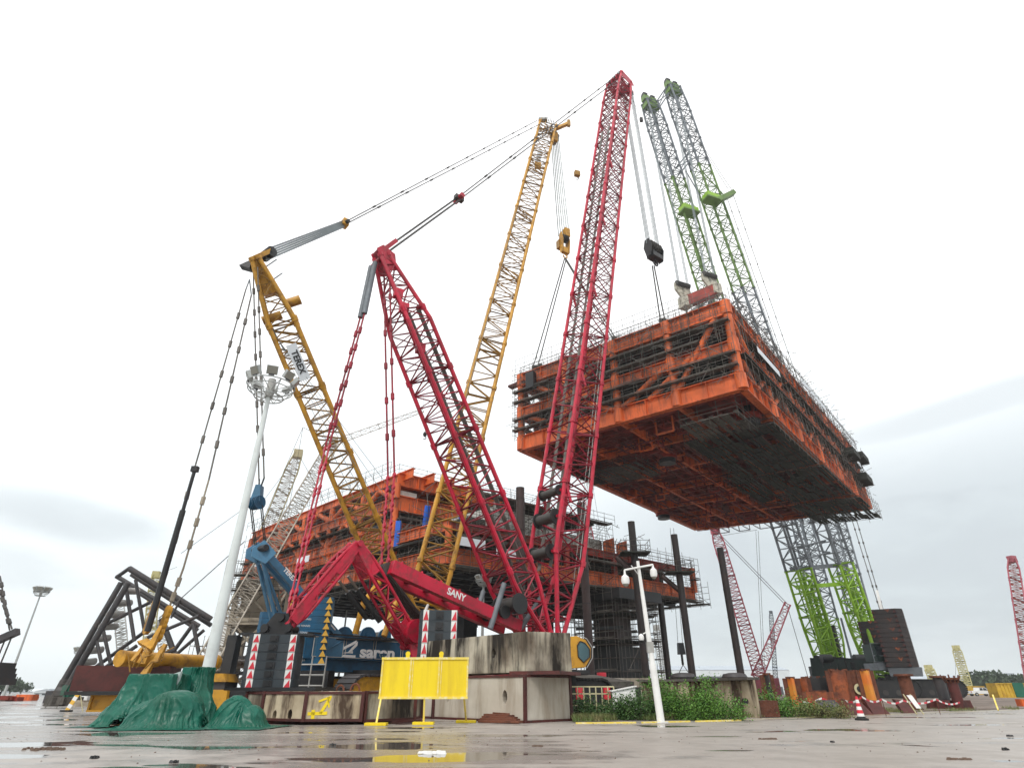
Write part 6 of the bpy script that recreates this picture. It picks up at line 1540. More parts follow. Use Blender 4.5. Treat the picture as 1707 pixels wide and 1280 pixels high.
# ------------------------------------------------------------------ east side: cabinet, railing, retaining wall, plants
def cabinet():
    a = P(1019, 1176, 33); root = thing('electrical_cabinet', 'white two-door electrical cabinet with a sloping roof among the bushes', 'cabinet', (a.x+.6, 33, 0))
    a0, b0 = P(1021, 1178, 33), P(1059, 1170, 33.6); w_ = (b0-a0).length
    zt = P(1040, 1147, 33).z; zb = .25
    x0, x1 = P(1021, 1160, 33).x, P(1060, 1160, 33).x
    MB().prism([V((x0, 33, zb)), V((x1, 33, zb)), V((x1, 33, zt+.05)), V((x0, 33, zt-.15))], (.1, .8, 0)).build('body', 'white', root, smooth=False)
    for k in (0, 1):
        xa, xb = x0+.05+(x1-x0-.1)*k/2+.01, x0+.05+(x1-x0-.1)*(k+1)/2-.01
        o = MB().box(((xa+xb)/2, 32.99, (zb+zt)/2-.05), xb-xa, .03, zt-zb-.3).build('door', 'white', root, smooth=False); MB().box((xb-.08 if k == 0 else xa+.08, 32.96, .9), .03, .03, .12).build('handle', 'black', o, smooth=False)
    MB().beam((x0-.08, 33.4, zt-.13), (x1+.08, 33.4, zt+.1), .95, .05).build('roof', 'white', root, smooth=False)
cabinet()
def railing():
    Y = 34; x0, x1 = P(953, 1160, Y).x, P(1024, 1160, Y).x; root = thing('yard_railing', 'pale yellow two-rail railing between the ballast blocks and the white cabinet', 'railing', ((x0+x1)/2, Y, 0))
    z1, z0 = P(1000, 1144, Y).z, P(1000, 1175, Y).z; zm = (z0+z1)/2
    for i in range(8): x = x0+(x1-x0)*i/7; MB().box((x, Y, (z1+0)/2), .06, .06, z1).build('post', 'contyelp', root, smooth=False)
    for z in (z1, zm+.1, z0): MB().beam((x0, Y, z), (x1, Y, z), .05, .06).build('rail', 'contyelp', root, smooth=False)
M['contyelp'] = mat('pale_yellow_rail_paint', (.55, .50, .30), .5, var=.2, dirt=(.25, .2, .12), dfac=.6)
railing()
def ewall():
    a, b, c = P(1068, 1139, 42), P(1150, 1137, 40), P(1262, 1153, 33.5)
    root = thing('retaining_wall', 'long stained concrete retaining wall with dark coping running right behind the bushes', 'wall', (b.x, b.y, 0))
    def seg(p, q, m):
        z = 1.72; L = (q-p).length; n = max(1, round(L/3.6))
        for i in range(n):
            s, e2 = p+(q-p)*(i+.006)/n, p+(q-p)*(i+.994)/n
            MB().prism([V((s.x, s.y, 0)), V((e2.x, e2.y, 0)), V((e2.x, e2.y, z)), V((s.x, s.y, z))], V((.25, .6, 0))).build('wall_panel', m, root, smooth=False)
        MB().beam(V((p.x, p.y+.2, z+.07)), V((q.x, q.y+.2, z+.07)), .75, .13).build('coping', 'plank', root, smooth=False)
    seg(a, b, 'conccream'); seg(b, c, 'conccream')
    o = MB().box((b.x, b.y-.06, .86), .28, .16, 1.75, -.4).build('joint_post', 'maroon', root, smooth=False)
    p = P(1245, 1172, 33.9); MB().tube((p.x, 33.98, .75), (p.x, 34.2, .75), .14, 14).build('drain_hole', 'black', root)
    tag(MB().box((c.x+.8, c.y+1.4, .4), 1.0, 1.0, .75, .1).build('brick_box', 'rust', smooth=False), 'rusty low box at the right end of the retaining wall', 'box')
ewall()
M['leaf'] = mat('bush_leaves', (.06, .165, .02), .55, col2=(.12, .25, .035), c2scale=2.2, dirt=(.03, .07, .012), dfac=.6, dscale=3)
M['leaf2'] = mat('dark_bush_leaves', (.028, .075, .016), .55, col2=(.06, .13, .025), c2scale=2.0, dirt=(.02, .045, .01), dfac=.6, dscale=3)
M['grass'] = mat('weedy_grass_blades', (.10, .15, .035), .7, col2=(.17, .155, .06), c2scale=1.4, dirt=(.07, .075, .03), dfac=.6, dscale=3)
M['twig'] = mat('bush_stems', (.07, .05, .03), .8)
def shrub(label, x, y, rx, ry, h, n, m, seed, grp='shrubs along the retaining wall', leaf=.075):
    rng = random.Random(seed); root = thing('shrub', label, 'shrub', (x, y, 0), grp)
    mb = MB(); st = MB(); cl = []
    for i in range(int(9+rx*7)):
        a = rng.uniform(0, 2*pi); r = rng.random()**.6; tx, ty = x+cos(a)*rx*r, y+sin(a)*ry*r; tz = h*rng.uniform(.45, 1.05)*(1-.45*r*r)
        st.tube((x+cos(a)*rx*r*.6, y+sin(a)*ry*r*.6, 0), (tx, ty, tz), .014, 3, .006); cl.append((tx, ty, tz))
        for k in range(3): f = rng.uniform(.25, .85); cl.append((x+cos(a)*rx*r*(.6+.4*f), y+sin(a)*ry*r*(.6+.4*f), tz*f))
    for i in range(n):
        c = rng.choice(cl); s = .22+.12*rng.random()
        p = V((c[0]+rng.gauss(0, s*.75), c[1]+rng.gauss(0, s*.75), max(.03, c[2]+rng.gauss(0, s*.65))))
        d = V((rng.uniform(-1, 1), rng.uniform(-1, 1), rng.uniform(-.2, 1))).normalized(); s_ = d.cross(V((rng.uniform(-1, 1), rng.uniform(-1, 1), rng.uniform(-1, 1)))).normalized(); l = leaf*rng.uniform(.6, 1.4)
        mb.add([p, p+d*l*.55+s_*l*.38, p+d*l*1.3, p+d*l*.5-s_*l*.38], [(0, 1, 2, 3)])
    st.build('stems', 'twig', root, smooth=False, kind='stuff'); mb.build('foliage', m, root, smooth=False, kind='stuff')
shr = [(970, 1196, 32, 1.1, .8, 1500, 'leaf2', 'low dark shrub right against the corner ballast block'),
       (1000, 1194, 33, 1.2, .8, 1800, 'leaf2', 'dark shrub in front of the pale yellow railing'),
       (1035, 1193, 31.5, 1.2, 1.0, 2300, 'leaf2', 'dark shrub in front of the white cabinet'),
       (1068, 1193, 31.5, 1.1, 1.25, 2600, 'leaf2', 'dark leafy shrub just left of the camera pole'),
       (1112, 1190, 32, 1.25, 1.95, 3600, 'leaf', 'tall bright green bush just right of the camera pole'),
       (1148, 1190, 31.5, 1.1, 1.4, 2700, 'leaf', 'bright bush between the two taller bushes by the wall'),
       (1180, 1190, 31.5, 1.25, 1.75, 3200, 'leaf', 'bright tall bush in front of the stained wall panels'),
       (1215, 1188, 31, 1.1, 1.05, 2200, 'leaf', 'low bush tapering off at the right part of the wall'),
       (1285, 1180, 36, 1.5, 1.25, 2600, 'leaf', 'bright bush beyond the right end of the retaining wall'),
       (1322, 1182, 35, 1.2, .9, 1900, 'leaf', 'low bright bush in front of the rusty steel pieces'),
       (1352, 1184, 34, 1.0, .7, 1400, 'grass', 'olive weed clump left of the striped cone'),
       (1385, 1186, 33.5, .9, .6, 1100, 'grass', 'small olive weed clump nearest the striped cone')]
for k, (u, v, Y, rx, h, n, m, lab) in enumerate(shr):
    p = P(u, v, Y); shrub(lab, p.x, Y, rx, .7, h, n, m, 40+k)
# grass of the verge
rng = random.Random(3); mb = MB()
def onverge(u): return 1205-(u-950)*.0285
for i in range(26000):
    u = rng.uniform(955, 1700)**1.0
    if u > 1500 and rng.random() < .75: continue
    p = PG(u, onverge(u)); dd = abs(rng.gauss(0, 1.0))*(5.5 if u > 1230 else 2.0)+.12; r = V((p.x, p.y, 0)).normalized(); p = V((p.x, p.y, .05))+r*dd
    if mn_.noise(V((p.x*.5, p.y*.35, 0))) < -.12+.25*(u > 1400): continue
    hgt = rng.uniform(.06, .26)*(1.3 if u < 1420 else .8); a = rng.uniform(0, 6.3); d = V((cos(a), sin(a), 0)); w_ = .012+.012*rng.random(); s = V((-d.y, d.x, 0))*w_
    mb.add([p-s, p+s, p+d*hgt*.5+V((0, 0, hgt))], [(0, 1, 2)])
o = mb.build('verge_grass', 'grass', smooth=False); tag(o, 'sparse weedy grass along the concrete edge', 'grass'); o['kind'] = 'stuff'
# gravel and crumbs
mb = MB()
for i in range(520):
    if rng.random() < .5: u = rng.uniform(950, 1707); p = PG(u, onverge(u)+rng.uniform(0, 4))
    else: p = PG(rng.uniform(0, 1707), rng.triangular(1196, 1278, 1205))
    s = rng.uniform(.006, .022); mb.box((p.x, p.y, s*.3), s*2, s*1.5, s, rng.uniform(0, 3), .6)
o = mb.build('grit', 'carton', smooth=False); tag(o, 'scattered grit and mud crumbs on the wet concrete', 'grit'); o['kind'] = 'stuff'
for (u, v, L, h, m, lab) in ((1280, 1232, .42, .04, 'carton', 'dark twig lying on the road below the retaining wall'), (1599, 1266, .4, .04, 'carton', 'brown scrap lying nearest the lower right corner'), (1684, 1227, .16, .05, 'black', 'small dark scrap at the right near the road markings'),
                       (1676, 1250, .12, .05, 'black', 'tiny dark scrap between the two other scraps at the right'), (1388, 1237, .08, .04, 'black', 'tiny dark crumb on the road below the cone'), (896, 1244, .22, .04, 'carton', 'small brown scrap in the puddle below the corner block'),
                       (720, 1256, .5, .06, 'white', 'crumpled white paper lying in the puddle below the yellow hoarding'), (555, 1242, .14, .05, 'black', 'small dark scrap on the wet concrete left of the puddle'), (290, 1271, .14, .05, 'black', 'small dark scrap nearest the bottom left of the yard'), (157, 1264, .12, .06, 'black', 'tiny dark lump on the wet concrete in the lower left')):
    p = PG(u, v); mb = MB(); r2 = random.Random(u)
    for k in range(6): x = (k/5-.5)*L; mb.box((p.x+x, p.y+r2.uniform(-.03, .03), h*.5), L*.28, h*1.4, h*r2.uniform(.6, 1.4), r2.uniform(-.6, .6), .6)
    tag(mb.build('scrap', m, smooth=False), lab, 'scrap')
p = PG(80, 1249)
for k in range(1):
    mb = MB(); r2 = random.Random(4)
    for i in range(40): mb.box((p.x+r2.gauss(0, .25), p.y+r2.gauss(0, .12), .02), .09, .06, .05, r2.uniform(0, 3), .5)
    o = mb.build('rubble_patch', 'carton', smooth=False); tag(o, 'little heap of broken concrete on the wet yard', 'rubble'); o['kind'] = 'stuff'

# ------------------------------------------------------------------ cone, trestle, tape
def cone():
    p = PG(1437, 1200); root = thing('traffic_cone', 'red and white striped traffic cone on a black base at the road edge', 'traffic cone', p)
    x, y = p.x, p.y
    MB().lathe((x, y, 0), [(.30, 0), (.30, .07), (.20, .10), (.17, .16)], 20).build('base', 'rubber', root)
    n = 6; z = .14; H = .86
    for i in range(n):
        a, b = i/n, (i+1)/n; MB().tube((x, y, z+H*a), (x, y, z+H*b), .16-.115*a, 20, .16-.115*b).build('stripe', 'white' if i % 2 == 0 else 'redwarn', root)
cone()
def trestle():
    p = PG(1530, 1192); root = thing('folding_sign', 'white A-shaped folding sign standing on the verge right of the cone', 'sign', p); x, y = p.x, p.y
    for s in (-.28, .10): MB().beam((x+s+.25, y, .05), (x+s-.12, y+.15, 1.05), .05, .05, V((0, 1, 0))).build('leg', 'contyelp', root, smooth=False)
    MB().prism([V((x+.03, y-.03, .35)), V((x+.30, y-.03, .35)), V((x+.05, y+.1, 1.0)), V((x-.25, y+.1, 1.0))], (0, .02, 0)).build('board', 'white', root, smooth=False)
trestle()
def tape():
    pts = [(1325, 1166), (1370, 1163), (1405, 1166), (1437, 1161), (1470, 1165), (1505, 1167), (1560, 1165), (1600, 1170)]
    Y = [37, 37, 36, 34.5, 36, 37, 39, 41]
    P3 = [P(u, v, y) for (u, v), y in zip(pts, Y)]; root = thing('barrier_tape', 'red and white barrier tape strung between the rusty steel pieces', 'tape', (P3[0].x, P3[0].y, 0))
    k = 0
    for a, b in zip(P3, P3[1:]):
        n = max(1, int((b-a).length/.35))
        for i in range(n):
            s = lambda f: a+(b-a)*f+V((0, 0, -.18*sin(pi*f)))
            MB().beam(s(i/n), s((i+1)/n), .012, .085).build('tape_band', 'white' if k % 2 else 'redwarn', root, smooth=False); k += 1
    for q in P3[::2]: MB().tube((q.x, q.y, 0), q, .02, 6).build('tape_stake', 'rust', root)
tape()
M['rustor2'] = mat('burnt_orange_painted_steel', (.62, .17, .03), .55, dirt=(.16, .05, .02), dfac=.95, dscale=1.5, streak=True, col2=(.60, .30, .04), c2scale=.8)
# ------------------------------------------------------------------ rusty steel in the east
def casing(label, u0, u1, vt, vb, Y, m, hole=False, tilt=.0, kind='plate'):
    a, b = P(u0, vb, Y), P(u1, vb, Y); zt = P(u0, vt, Y).z; root = thing('rusty_steel_segment', label, 'steel segment', ((a.x+b.x)/2, Y, 0), 'rusty cut steel segments on the verge')
    w_ = b.x-a.x; x = (a.x+b.x)/2
    if kind == 'plate':
        mb = MB(); n = 10; vs = []
        for i in range(n+1):
            t = -1+2*i/n; vs.append((x+t*w_/2, Y+.35*(t*t)-.1+random.uniform(-.01, .01)))
        for (p, q) in zip(vs, vs[1:]):
            j = random.uniform(-.04, .04); mb.prism([V((p[0], p[1], 0)), V((q[0], q[1], 0)), V((q[0]+tilt*zt, q[1], zt+j)), V((p[0]+tilt*zt, p[1], zt+j))], (0, .06, 0))
        mb.build('curved_plate', m, root, smooth=False)
        for t in (-1, 1): MB().beam((x+t*w_/2, Y+.3, 0), (x+t*w_/2+tilt*zt, Y+.3, zt), .1, .5, V((1, 0, 0))).build('stiffener', 'rust', root, smooth=False)
        if hole: MB().lathe((x+tilt*zt*.5-.05, Y-.14, zt*.58), [(.30, 0), (.30, .03)], 20, V((0, -1, 0))).build('paint_ring', 'contyelp', root); MB().lathe((x+tilt*zt*.5-.05, Y-.18, zt*.58), [(.16, 0), (.16, .03)], 16, V((0, -1, 0))).build('hole', 'black', root)
        mb = MB()
        for i in range(7): mb.box((x+tilt*zt+random.uniform(-.5, .5)*w_, Y+random.uniform(0, .3), zt+.03), random.uniform(.08, .3), .1, .12, random.uniform(0, 2))
        mb.build('torn_edge', 'rust', root, smooth=False, kind='stuff')
    return root
casing('dark rusty curved steel segment with orange edges, leftmost of the three tall ones', 1395, 1423, 1117, 1160, 39.5, 'rustor')
casing('rusty steel segment with a yellow ringed hole, middle of the three tall ones', 1423, 1446, 1119, 1160, 39.8, 'rust', True)
casing('bright orange rusty steel segment, rightmost of the three tall ones', 1448, 1464, 1117, 1162, 39.3, 'rustor2')
casing('narrow orange-edged rusty steel segment standing farthest left', 1322, 1334, 1130, 1168, 40, 'rustor2')
casing('rusty steel segment with a burnt orange stripe next to the dark plate', 1343, 1354, 1130, 1165, 40.5, 'rustor')
casing('wide black steel plate between the orange segments', 1351, 1398, 1129, 1156, 41.2, 'black')
casing('low rusty orange plate in front of the black plate', 1350, 1396, 1153, 1170, 38.6, 'rustor')
casing('crumpled brown pillar stub beside the end of the retaining wall', 1284, 1292, 1124, 1165, 38, 'jacket')
a, b = P(1362, 1172, 36.2), P(1400, 1174, 35.8); tag(MB().tube((a.x, a.y, .38), (b.x, b.y, .38), .40, 20).build('pipe_offcut', 'jacket'), 'short grey pipe offcut lying in front of the rusty plates', 'pipe')
mb = MB(); q = P(1402, 1174, 35.7); [mb.box((q.x+random.uniform(-.15, .25), 35.7+random.uniform(-.2, .2), random.uniform(.1, .7)), .3, .3, .4, random.uniform(0, 2), .6) for _ in range(9)]
o = mb.build('rust_lump', 'rustor', smooth=False); tag(o, 'orange rusty scrap heap at the open end of the pipe offcut', 'scrap heap'); o['kind'] = 'stuff'
for i, (u0, u1, Y) in enumerate(((1402, 1452, 37.2), (1450, 1480, 38.5), (1500, 1525, 41))):
    a, b = P(u0, 1165, Y), P(u1, 1170, Y); tag(MB().prism([V((a.x, Y, 0)), V((b.x, Y, 0)), V((b.x-.3, Y+.6, .7)), V((a.x, Y+.6, .75))], (0, .3, 0)).build('rusty_trough', 'maroon', smooth=False), ('long dark red rusty trough behind the striped cone', 'short dark red trough right of the striped cone', 'small dark red trough behind the folding sign')[i], 'trough')
def bollard(label, u, vt, vb, Y, r, m, crown=False):
    p = P(u, vb, Y); zt = P(u, vt, Y).z; x = p.x; root = thing('rusty_bollard', label, 'bollard', (x, Y, 0), 'rusty pipe bollards in the east yard')
    MB().tube((x, Y, 0), (x, Y, zt-.12), r, 18).build('shaft', m, root)
    MB().lathe((x, Y, zt-.14), [(r*1.45, 0), (r*1.5, .07), (r*1.45, .14)], 18).build('flange', 'rust', root)
    if crown:
        mb = MB()
        for i in range(11): a = i*2*pi/11; mb.beam((x+cos(a)*r*1.1, Y+sin(a)*r*1.1, zt-.35), (x+cos(a)*r*1.7, Y+sin(a)*r*1.7, zt+.12+random.uniform(-.05, .1)), .07, .07)
        mb.build('torn_crown', 'rust', root, smooth=False)
    MB().tube((x, Y, 0), (x, Y, .12), r*1.6, 18).build('foot', 'rust', root)
bollard('brown rusty bollard with a flange, nearest the green crane tracks', 1517, 1123, 1165, 46, .42, 'rust')
bollard('dark bollard with a clean flange, left of the one with the torn head', 1575, 1126, 1167, 50, .38, 'jacket')
bollard('bollard with a torn star-shaped head, farthest right', 1597, 1129, 1169, 48, .36, 'maroon', True)
for (u, lab) in ((1598, 'low dark rusty base plate under the torn bollard'), (1577, 'dark rusty base plate under the second bollard')):
    p = P(u, 1166, 48.5); mb = MB(); [mb.box((p.x+random.uniform(-.9, .9), 48.5+random.uniform(-.6, .6), .3), random.uniform(.4, 1.1), .5, .6, random.uniform(0, 1), .8) for _ in range(5)]
    tag(mb.build('rusty_scrap_pile', 'maroon', smooth=False), lab, 'base')
for (u, Y, z, lab) in ((1098, 47, .9, 'distant'),): pass
for (u, v, Y, lab) in ((1139, 1131, 60, 'dark stub pipe with a wide head below the hanging hook'), (1225, 1131, 60, 'dark stub pipe with a ragged head left of the lone black pile')):
    p = P(u, v, Y); root = thing('pile_stub', lab, 'pile stub', (p.x, Y, 0)); MB().tube((p.x, Y, 0), (p.x, Y, p.z), .7, 16).build('shaft', 'pilebr', root); MB().lathe((p.x, Y, p.z-.2), [(1.0, 0), (1.15, .35), (1.0, .6), (.5, .7)], 16).build('head', 'jacket', root)
# long inclined timber/plate and dark heap behind the railing
a, b = P(965, 1128, 50), P(1030, 1140, 46); tag(MB().beam(a, b, 3.0, .35).build('inclined_ramp', 'plank', smooth=False), 'weathered inclined ramp plate behind the pale yellow railing', 'ramp')
a = P(1048, 1133, 58); tag(MB().box((a.x, 58, 1.3), 5.5, 2, 1.8).build('concrete_plinth', 'conc', smooth=False), 'long low grey concrete plinth under the scaffolded support', 'plinth')
a = P(1010, 1155, 50); tag(MB().box((a.x-1, 50, .7), 7, 2, 1.5).build('dark_crate', 'black', smooth=False), 'dark crate row in the shade behind the railing', 'crate')
for i, (u, m, lab) in enumerate(((1012, 'redwarn', 'red drum in the shade behind the railing, right one'), (966, 'redwarn', 'small red drum in the shade behind the railing, left one'), (1003, 'redwarn', 'red gas bottle beside the scaffolded support'))):
    p = P(u, 1157 if i < 2 else 1128, 38 if i < 2 else 56); r = .2 if i < 2 else .4
    root = thing('drum', lab, 'drum', (p.x, p.y, 0)); MB().lathe((p.x, p.y, p.z-.25), [(r, 0), (r*1.05, .1), (r, .3), (r*1.05, .5), (r, .6)], 14).build('shell', m, root); MB().tube((p.x, p.y, 0.0), (p.x, p.y, p.z-.25), r*.9, 12).build('stand', 'black', root)
# yellow cab beside the blocks
def cab():
    Y = 41; p = P(968, 1087, Y); root = thing('crane_cab', 'yellow rounded operator cab with blue-green glass peeking out beside the ballast blocks', 'cab', (p.x-.6, Y, 0))
    s = 1.0; c = V((p.x, Y, p.z))
    prof = [(-1.1, -.95), (.25, -.85), (.62, -.3), (.66, .25), (.35, .75), (-.2, .98), (-1.1, .9)]
    MB().prism([c+V((x, 0, z)) for x, z in prof], (0, 1.5, 0)).build('shell', 'yel', root, smooth=False)
    g_ = [(-.18, -.25), (.15, -.58), (.55, -.25), (.58, .2), (.3, .55), (0, .66), (-.2, .4)]
    MB().prism([c+V((x, -.02, z)) for x, z in g_], (0, .03, 0)).build('window', 'glass', root, smooth=False)
    mb = MB(); g2 = [V((x, -.05, z))+c for x, z in g_]; mb.path(g2+[g2[0]], .035, 5); mb.build('window_seal', 'black', root)
    mb = MB().path([c+V((x*1.12+.04, -.05, z*1.08)) for x, z in prof[1:6]], .03, 5); mb.build('guard_rail', 'greylt', root)
    MB().box(c+V((-.8, .7, -1.15)), 2.6, 2.2, .25).build('platform', 'black', root, smooth=False)
    MB().box((c.x-.8, Y+1.5, (c.z-1.2)/2), 1.0, 1.0, c.z-1.2).build('pedestal', 'black', root, smooth=False)
cab()
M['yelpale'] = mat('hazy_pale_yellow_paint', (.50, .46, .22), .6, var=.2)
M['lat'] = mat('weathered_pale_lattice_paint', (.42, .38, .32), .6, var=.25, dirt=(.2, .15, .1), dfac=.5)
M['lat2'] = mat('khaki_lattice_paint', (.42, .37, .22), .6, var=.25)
# ------------------------------------------------------------------ distant cranes and buildings
def farcrane(label, foot, head, Y, w_, cols, mast=None, jib=None, nsec=4, rc=.12, rb=.06, ropes=(), body=True, Yh=None):
    A, B = P(*foot, Y), P(*head, Yh or Y); root = thing('lattice_crane', label, 'crane', (A.x, A.y, 0), 'distant lattice cranes')
    sd = viewside(A, B)
    boom(root, cols[0], cols[1], A, B, sd, [(0, w_, w_*.4), (.08, w_, w_*.9), (.92, w_, w_*.9), (1, w_*.6, w_*.5)], nsec, 6, rc, rb)
    MB().box(B, w_*.7, w_*.6, w_*.7, .3).build('boom_head', cols[0], root, smooth=False)
    if mast:
        C = P(*mast[0], Y+3); D = P(*mast[1], Y)
        boom(root, cols[0], cols[1], D, C, viewside(D, C), [(0, w_*.9, w_*.5), (1, w_*.5, w_*.5)], 2, 6, rc, rb, name='mast_section')
        for k in (-.3, .3): MB().tube(C+sd*k, B+sd*k, rc*.45, 5).build('pendant_bar', 'ropedk', root)
        MB().tube(C, V((C.x+1.5, C.y, 2)), rc*.45, 5).build('pendant_bar', 'ropedk', root)
    if jib:
        C = P(*jib, Yh or Y); boom(root, cols[0], cols[1], B, C, viewside(B, C), [(0, w_*.5, w_*.5), (1, w_*.3, w_*.3)], 2, 5, rc*.7, rb*.8, name='jib_section')
    for (a, b) in ropes: MB().tube(P(*a, Y), P(*b, Y), rc*.3, 4).build('hoist_rope', 'ropedk', root)
    if body:
        MB().box((A.x, A.y, max(.8, A.z*.5)), w_*2.2, w_*2.5, max(1.6, A.z)).build('superstructure', cols[0], root, smooth=False)
    return root
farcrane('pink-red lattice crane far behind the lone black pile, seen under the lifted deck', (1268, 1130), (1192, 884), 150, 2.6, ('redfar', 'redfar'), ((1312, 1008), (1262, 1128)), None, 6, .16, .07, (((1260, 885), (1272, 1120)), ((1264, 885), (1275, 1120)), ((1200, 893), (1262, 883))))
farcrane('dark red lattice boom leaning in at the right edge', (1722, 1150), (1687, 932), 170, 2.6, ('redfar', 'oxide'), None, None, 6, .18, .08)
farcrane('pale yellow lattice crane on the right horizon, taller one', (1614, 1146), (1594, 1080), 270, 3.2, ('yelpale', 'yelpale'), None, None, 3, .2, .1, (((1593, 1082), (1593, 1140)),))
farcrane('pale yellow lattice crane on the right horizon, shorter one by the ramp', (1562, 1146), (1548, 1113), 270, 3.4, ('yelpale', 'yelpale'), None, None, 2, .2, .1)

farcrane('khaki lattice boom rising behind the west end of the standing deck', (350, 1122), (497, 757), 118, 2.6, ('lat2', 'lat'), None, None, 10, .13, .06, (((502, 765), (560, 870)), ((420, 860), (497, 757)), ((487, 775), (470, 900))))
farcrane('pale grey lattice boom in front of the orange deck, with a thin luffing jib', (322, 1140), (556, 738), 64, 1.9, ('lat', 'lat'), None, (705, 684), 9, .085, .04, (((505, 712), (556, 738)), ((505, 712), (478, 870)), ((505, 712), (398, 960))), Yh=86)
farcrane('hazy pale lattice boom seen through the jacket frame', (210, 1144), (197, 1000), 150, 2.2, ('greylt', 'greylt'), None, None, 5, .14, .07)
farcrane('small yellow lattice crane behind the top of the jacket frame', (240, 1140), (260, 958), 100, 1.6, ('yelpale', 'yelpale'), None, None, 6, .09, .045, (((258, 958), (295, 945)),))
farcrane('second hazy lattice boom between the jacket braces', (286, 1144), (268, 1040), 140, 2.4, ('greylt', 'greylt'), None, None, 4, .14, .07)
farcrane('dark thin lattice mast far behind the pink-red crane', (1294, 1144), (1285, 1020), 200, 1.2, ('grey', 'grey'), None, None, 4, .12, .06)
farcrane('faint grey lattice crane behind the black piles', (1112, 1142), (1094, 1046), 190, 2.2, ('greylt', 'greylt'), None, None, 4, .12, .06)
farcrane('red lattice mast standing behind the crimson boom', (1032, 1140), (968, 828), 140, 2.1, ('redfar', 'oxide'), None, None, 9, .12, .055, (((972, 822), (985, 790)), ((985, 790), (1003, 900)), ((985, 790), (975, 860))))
# hanging hook beyond the piles
def lonehook():
    Y = 96; p = P(1136, 1088, Y); root = thing('hanging_hook', 'dark hook block hanging low on thin ropes between the black piles', 'hook block', p)
    MB().box(p+V((0, 0, .6)), 1.0, .8, 1.6, .2, .8).build('block', 'black', root, smooth=False); MB().tube(p, p-V((0, 0, 1.6)), .18, 8).build('hook', 'ropedk', root)
    for k in (-.35, .35): MB().tube(p+V((k, 0, 1.4)), P(1120+k*8, 880, 100), .035, 4).build('wire_rope', 'ropedk', root)
    for k in (-1.6, 1.6): MB().tube(p-V((0, 0, 1.6)), p+V((k, 0, -4)), .05, 4).build('sling_leg', 'ropedk', root)
lonehook()
def smallhook():
    p = P(708, 728, 60); root = thing('hanging_hook', 'tiny dark hook hanging in the sky left of the yellow boom', 'hook', p)
    MB().lathe(p, [(.06, 0), (.2, .15), (.22, .4), (.08, .6)], 10).build('ball', 'black', root); MB().path([p+V((cos(t)*.16, 0, sin(t)*.16-.12)) for t in (1.5, .5, -.6, -1.6, -2.6)], .05, 5).build('hook', 'black', root); MB().tube(p+V((0, 0, .6)), P(700, 560, 60), .015, 4).build('wire_rope', 'ropedk', root)
smallhook()
# left edge: crane tail with pendants
def leftcrane():
    Y = 60; p = P(-12, 1120, Y); root = thing('crane_counterweight', 'dark counterweight block and pendants of a crane cut off by the left edge', 'counterweight', (p.x, Y, 0))
    for i in range(4): q = P(-16, 1136-i*9, Y); MB().box((q.x-i*.0, Y, q.z), 2.9, 2.5, .5, 0, 1).build('counterweight_slab', 'jacket', root, smooth=False)
    MB().beam(P(-10, 1070, Y), P(30, 1052, Y), .6, .6).build('beam', 'jacket', root, smooth=False)
    for a, b in (((0, 960), (16, 1050)), ((-4, 975), (20, 1048))): pendant(root, P(*a, Y), P(*b, Y), .07, 'ropedk', 6, 2.2)
    for a, b in (((22, 1055), (1, 1106)), ((12, 1057), (-8, 1106))): MB().tube(P(*a, Y), P(*b, Y), .07, 5).build('pendant_bar', 'ropedk', root)
    MB().box(P(-14, 1112, Y)-V((0, 0, P(-14, 1112, Y).z/2+1)), 2, 2, max(.5, P(-14, 1112, Y).z-2)).build('stand', 'black', root, smooth=False)
leftcrane()
# faint stay ropes across the western sky belong to the khaki boom
def stay(lab, a, b, Y0, Y1, r=.03):
    o = MB().tube(P(*a, Y0), P(*b, Y1), r, 4).build('stay_rope', 'ropedk'); tag(o, lab, 'rope')
stay('thin rope slanting across the sky from the rear pendants to the white mast', (302, 922), (420, 838), 60, 70)
stay('thicker rope slanting from the jacket frame up to the white mast', (265, 1030), (408, 902), 60, 66, .05)
# buildings
def shed(label, u0, u1, vt, Y, D, wall, roof, vents=0, gable=0, name='shed', win=0):
    x0, x1 = P(u0, 1140, Y).x, P(u1, 1140, Y).x; zt = P((u0+u1)/2, vt, Y).z; root = thing(name, label, 'building', ((x0+x1)/2, Y+D/2, 0))
    MB().box(((x0+x1)/2, Y+D/2, zt/2), x1-x0, D, zt).build('wall', wall, root, smooth=False)
    if gable: MB().prism([V((x0-.3, Y-.3, zt)), V((x0-.3, Y+D+.3, zt)), V((x0-.3, Y+D/2, zt+gable))], (x1-x0+.6, 0, 0)).build('roof', roof, root, smooth=False)
    else: MB().box(((x0+x1)/2, Y+D/2, zt+.12), x1-x0+.5, D+.5, .24).build('roof', roof, root, smooth=False)
    n = win
    for i in range(n):
        x = x0+(x1-x0)*(i+.5)/n; MB().box((x, Y-.04, zt*.55), (x1-x0)/n*.45, .12, zt*.3).build('window', 'glassbl', root, smooth=False)
    return root
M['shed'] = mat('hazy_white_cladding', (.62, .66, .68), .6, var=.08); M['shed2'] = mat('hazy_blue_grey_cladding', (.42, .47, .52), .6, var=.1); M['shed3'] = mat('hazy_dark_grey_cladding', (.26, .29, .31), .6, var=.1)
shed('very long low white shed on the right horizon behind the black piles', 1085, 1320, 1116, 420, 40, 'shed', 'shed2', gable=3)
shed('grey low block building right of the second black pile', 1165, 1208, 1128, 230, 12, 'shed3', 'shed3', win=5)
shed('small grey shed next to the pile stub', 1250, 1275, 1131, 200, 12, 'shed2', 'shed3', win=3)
shed('long pale shed on the horizon right of the counterweights', 1500, 1640, 1131, 520, 40, 'shed', 'shed2', gable=3)
